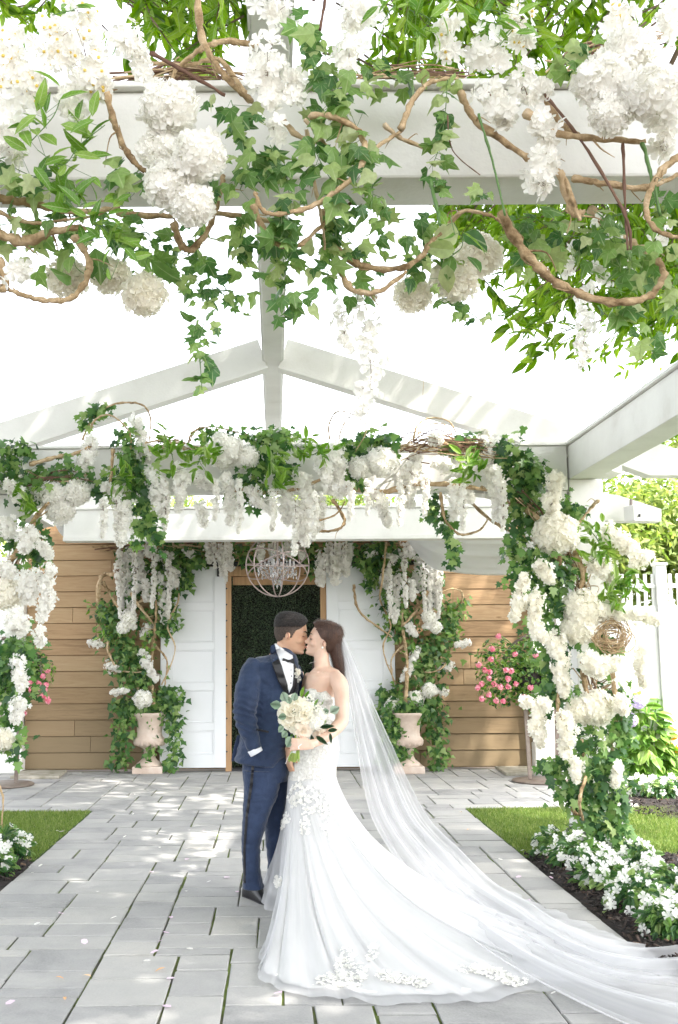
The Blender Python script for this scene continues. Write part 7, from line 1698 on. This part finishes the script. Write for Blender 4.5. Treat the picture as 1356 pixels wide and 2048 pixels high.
# ------------------------------------------------------------------ bouquet
YQ = YB - .37; sq = S(YQ); bc = P(608, 1432, YQ)
bq = empty('bouquet', P(597, 1490, YQ), 'round bouquet of cream roses, white blooms and eucalyptus in the woman\'s hand', 'bouquet')
M['rose'] = mat_leafy('cream_rose_petal', [(0, (.86, .83, .74)), (.5, (.90, .88, .82)), (1, (.88, .83, .74))], .55, .42)
M['blush'] = mat_leafy('blush_rose_petal', [(0, (.86, .78, .69)), (1, (.88, .84, .77))], .55, .3)
def rose(px, py, r, mat, face=(0, -1, .25), seed=0, dY=0):
    rng = np.random.default_rng(seed + int(px)); c = np.array(P(px, py, YQ + dY)); rm = r * S(YQ); f = norm(np.array([face], float))[0]; R0 = frames([f])[0]; ps = []; nr = []; tp = []; sc_l = []
    for ringi, (k, rad, opn, sz) in enumerate(((5, .80, .95, .95), (6, .62, .70, .90), (5, .44, .45, .75), (4, .27, .22, .6), (3, .12, .08, .45))):
        for i in range(k):
            a = 2 * math.pi * i / k + ringi * .7 + rng.normal() * .1; e = R0[:, 0] * math.cos(a) + R0[:, 1] * math.sin(a)
            ps.append(c + e * rm * rad * .55 - f * rm * (.55 - .12 * ringi)); tp.append(f * (1 - opn * .75) + e * opn); nr.append(e * -1 * (1 - opn) + f * opn - e * .1); sc_l.append(rm * sz)
    batch('rose', PETAL_W, np.array(ps), frames(np.array(nr), np.array(tp)), np.array(sc_l), M[mat], bq)
PETAL_W = ([(0, 0, 0), (.42, .2, .14), (.55, .62, .24), (.35, .95, .10), (0, 1.05, .02), (-.35, .95, .10), (-.55, .62, .24), (-.42, .2, .14), (0, .5, -.06)], [(0, 1, 8), (1, 2, 8), (2, 3, 8), (3, 4, 8), (4, 5, 8), (5, 6, 8), (6, 7, 8), (7, 0, 8)])
for i, (x, y, r, m_, f, dy) in enumerate([(586, 1420, 25, 'rose', (-.3, -1, .3), 0), (567, 1430, 18, 'rose', (-.9, -.7, .1), .02), (609, 1429, 18, 'rose', (0, -1, .2), -.02), (607, 1462, 14, 'blush', (.05, -1, -.1), -.03), (589, 1449, 16, 'rose', (-.4, -1, 0), .0), (577, 1445, 13, 'rose', (-.6, -.9, -.1), .01), (640, 1462, 12, 'blush', (.5, -1, -.2), .02), (598, 1403, 11, 'rose', (-.1, -.8, .6), .02)]): rose(x, y, r, m_, f, i, dy)
rng = np.random.default_rng(21)
for (x, y, r) in [(628, 1445, 20), (640, 1430, 15)]:
    c = np.array(P(x, y, YQ + .02)); d = fib(90, rng); batch('white_bloom', FLORET, c + d * r * sq * .85, frames(d + rng.normal(size=(90, 3)) * .3), r * sq * .55, M['petal'], bq); MB().ell(c, (r * sq * .7,) * 3).build('bloom_core', M['core'], bq, True)
for (x, y, l, tx, tz) in [(572, 1403, 22, -.3, .6), (562, 1412, 22, -.8, .2), (588, 1402, 18, .2, 1), (580, 1408, 16, -.2, .8), (573, 1432, 17, -.8, -.1), (567, 1452, 16, -.6, -.6), (660, 1425, 22, .8, .5), (645, 1424, 15, .7, .2), (618, 1452, 16, .6, -.5), (600, 1440, 14, .5, -.5), (585, 1473, 24, -.5, -.9), (592, 1430, 14, -.7, .1), (612, 1442, 14, .7, .3), (574, 1462, 16, -.5, -.6), (630, 1415, 12, .4, .8)]:
    p = np.array([P(x, y, YQ + (.0 if 575 < x < 650 and y > 1412 and y < 1470 else -.03))]); batch('eucalyptus_leaf', ROUND, p, frames([[rng.normal() * .2, -1, .25]], [[tx, -.1, tz]]), l * sq * 1.0, M['dusty'], bq)
MB().tube([P(590, 1440, YQ), P(598, 1480, YQ)], .05, 10).build('flower_bed', M['ivy'], bq) if False else None
fn = 130; d = norm(rng.normal(size=(fn, 3))); ps = np.array(P(605, 1436, YQ + .08)) + d * np.array([46 * sq, .09, 42 * sq]) * rng.random((fn, 1)) ** .5
batch('filler_leaves', LANCE_LO, ps, frames(d + rng.normal(size=(fn, 3)) * .4 + [0, -.5, 0]), .05, M['ivy'], bq)
ps = np.array([tuple(P(x + rng.normal() * 9, y + rng.normal() * 9, YQ - .03)) for x, y in [(618, 1405)] * 26 + [(630, 1415)] * 22 + [(604, 1412)] * 18])
batch('filler_flowers', CUP, ps, frames(rng.normal(size=(len(ps), 3)) * .4 + [0, -1, .3]), .016, M['petal_warm'], bq)
for (x, y, l, tx, tz) in [(640, 1455, 22, .9, .1), (655, 1462, 20, .9, .2), (660, 1466, 16, .1, -1), (622, 1470, 20, .2, -.8), (632, 1472, 22, .8, -.6), (614, 1478, 16, 0, -1), (602, 1395, 18, .1, 1), (608, 1398, 16, .5, .9), (628, 1410, 12, .5, .8)]:
    batch('green_leaf', LANCE, np.array([P(x, y, YQ - .02)]), frames([[rng.normal() * .3, -1, .3]], [[tx, -.1, tz]]), l * sq * 1.3, M['box'] if y > 1440 else M['bright'], bq)
M['stems'] = mat_leafy('cut_stem', [(0, (.20, .32, .05)), (1, (.42, .52, .14))], .5, 0)
for i in range(16):
    a = rng.uniform(-1, 1); b_ = rng.uniform(-1, 1); MB().tube([P(598 + a * 9, 1470, YQ + .02 * b_), P(592 + a * 6, 1494, YQ + .012 * b_), P(583 + a * 12 + 3, 1520 + rng.uniform(-4, 5), YQ + .03 * b_)], .0045, 6).build('cut_stem', M['stems'], bq, True)
MB().tube([P(594, 1484, YQ), P(590, 1506, YQ)], [.021, .023], 14, .8).build('ribbon_wrap', M['fabric'], bq, True)
MB().tube([P(584, 1503, YQ - .02), P(576, 1515, YQ - .02), P(571, 1528, YQ - .02)], .0014, 4).build('ribbon_end', M['fabric'], bq)
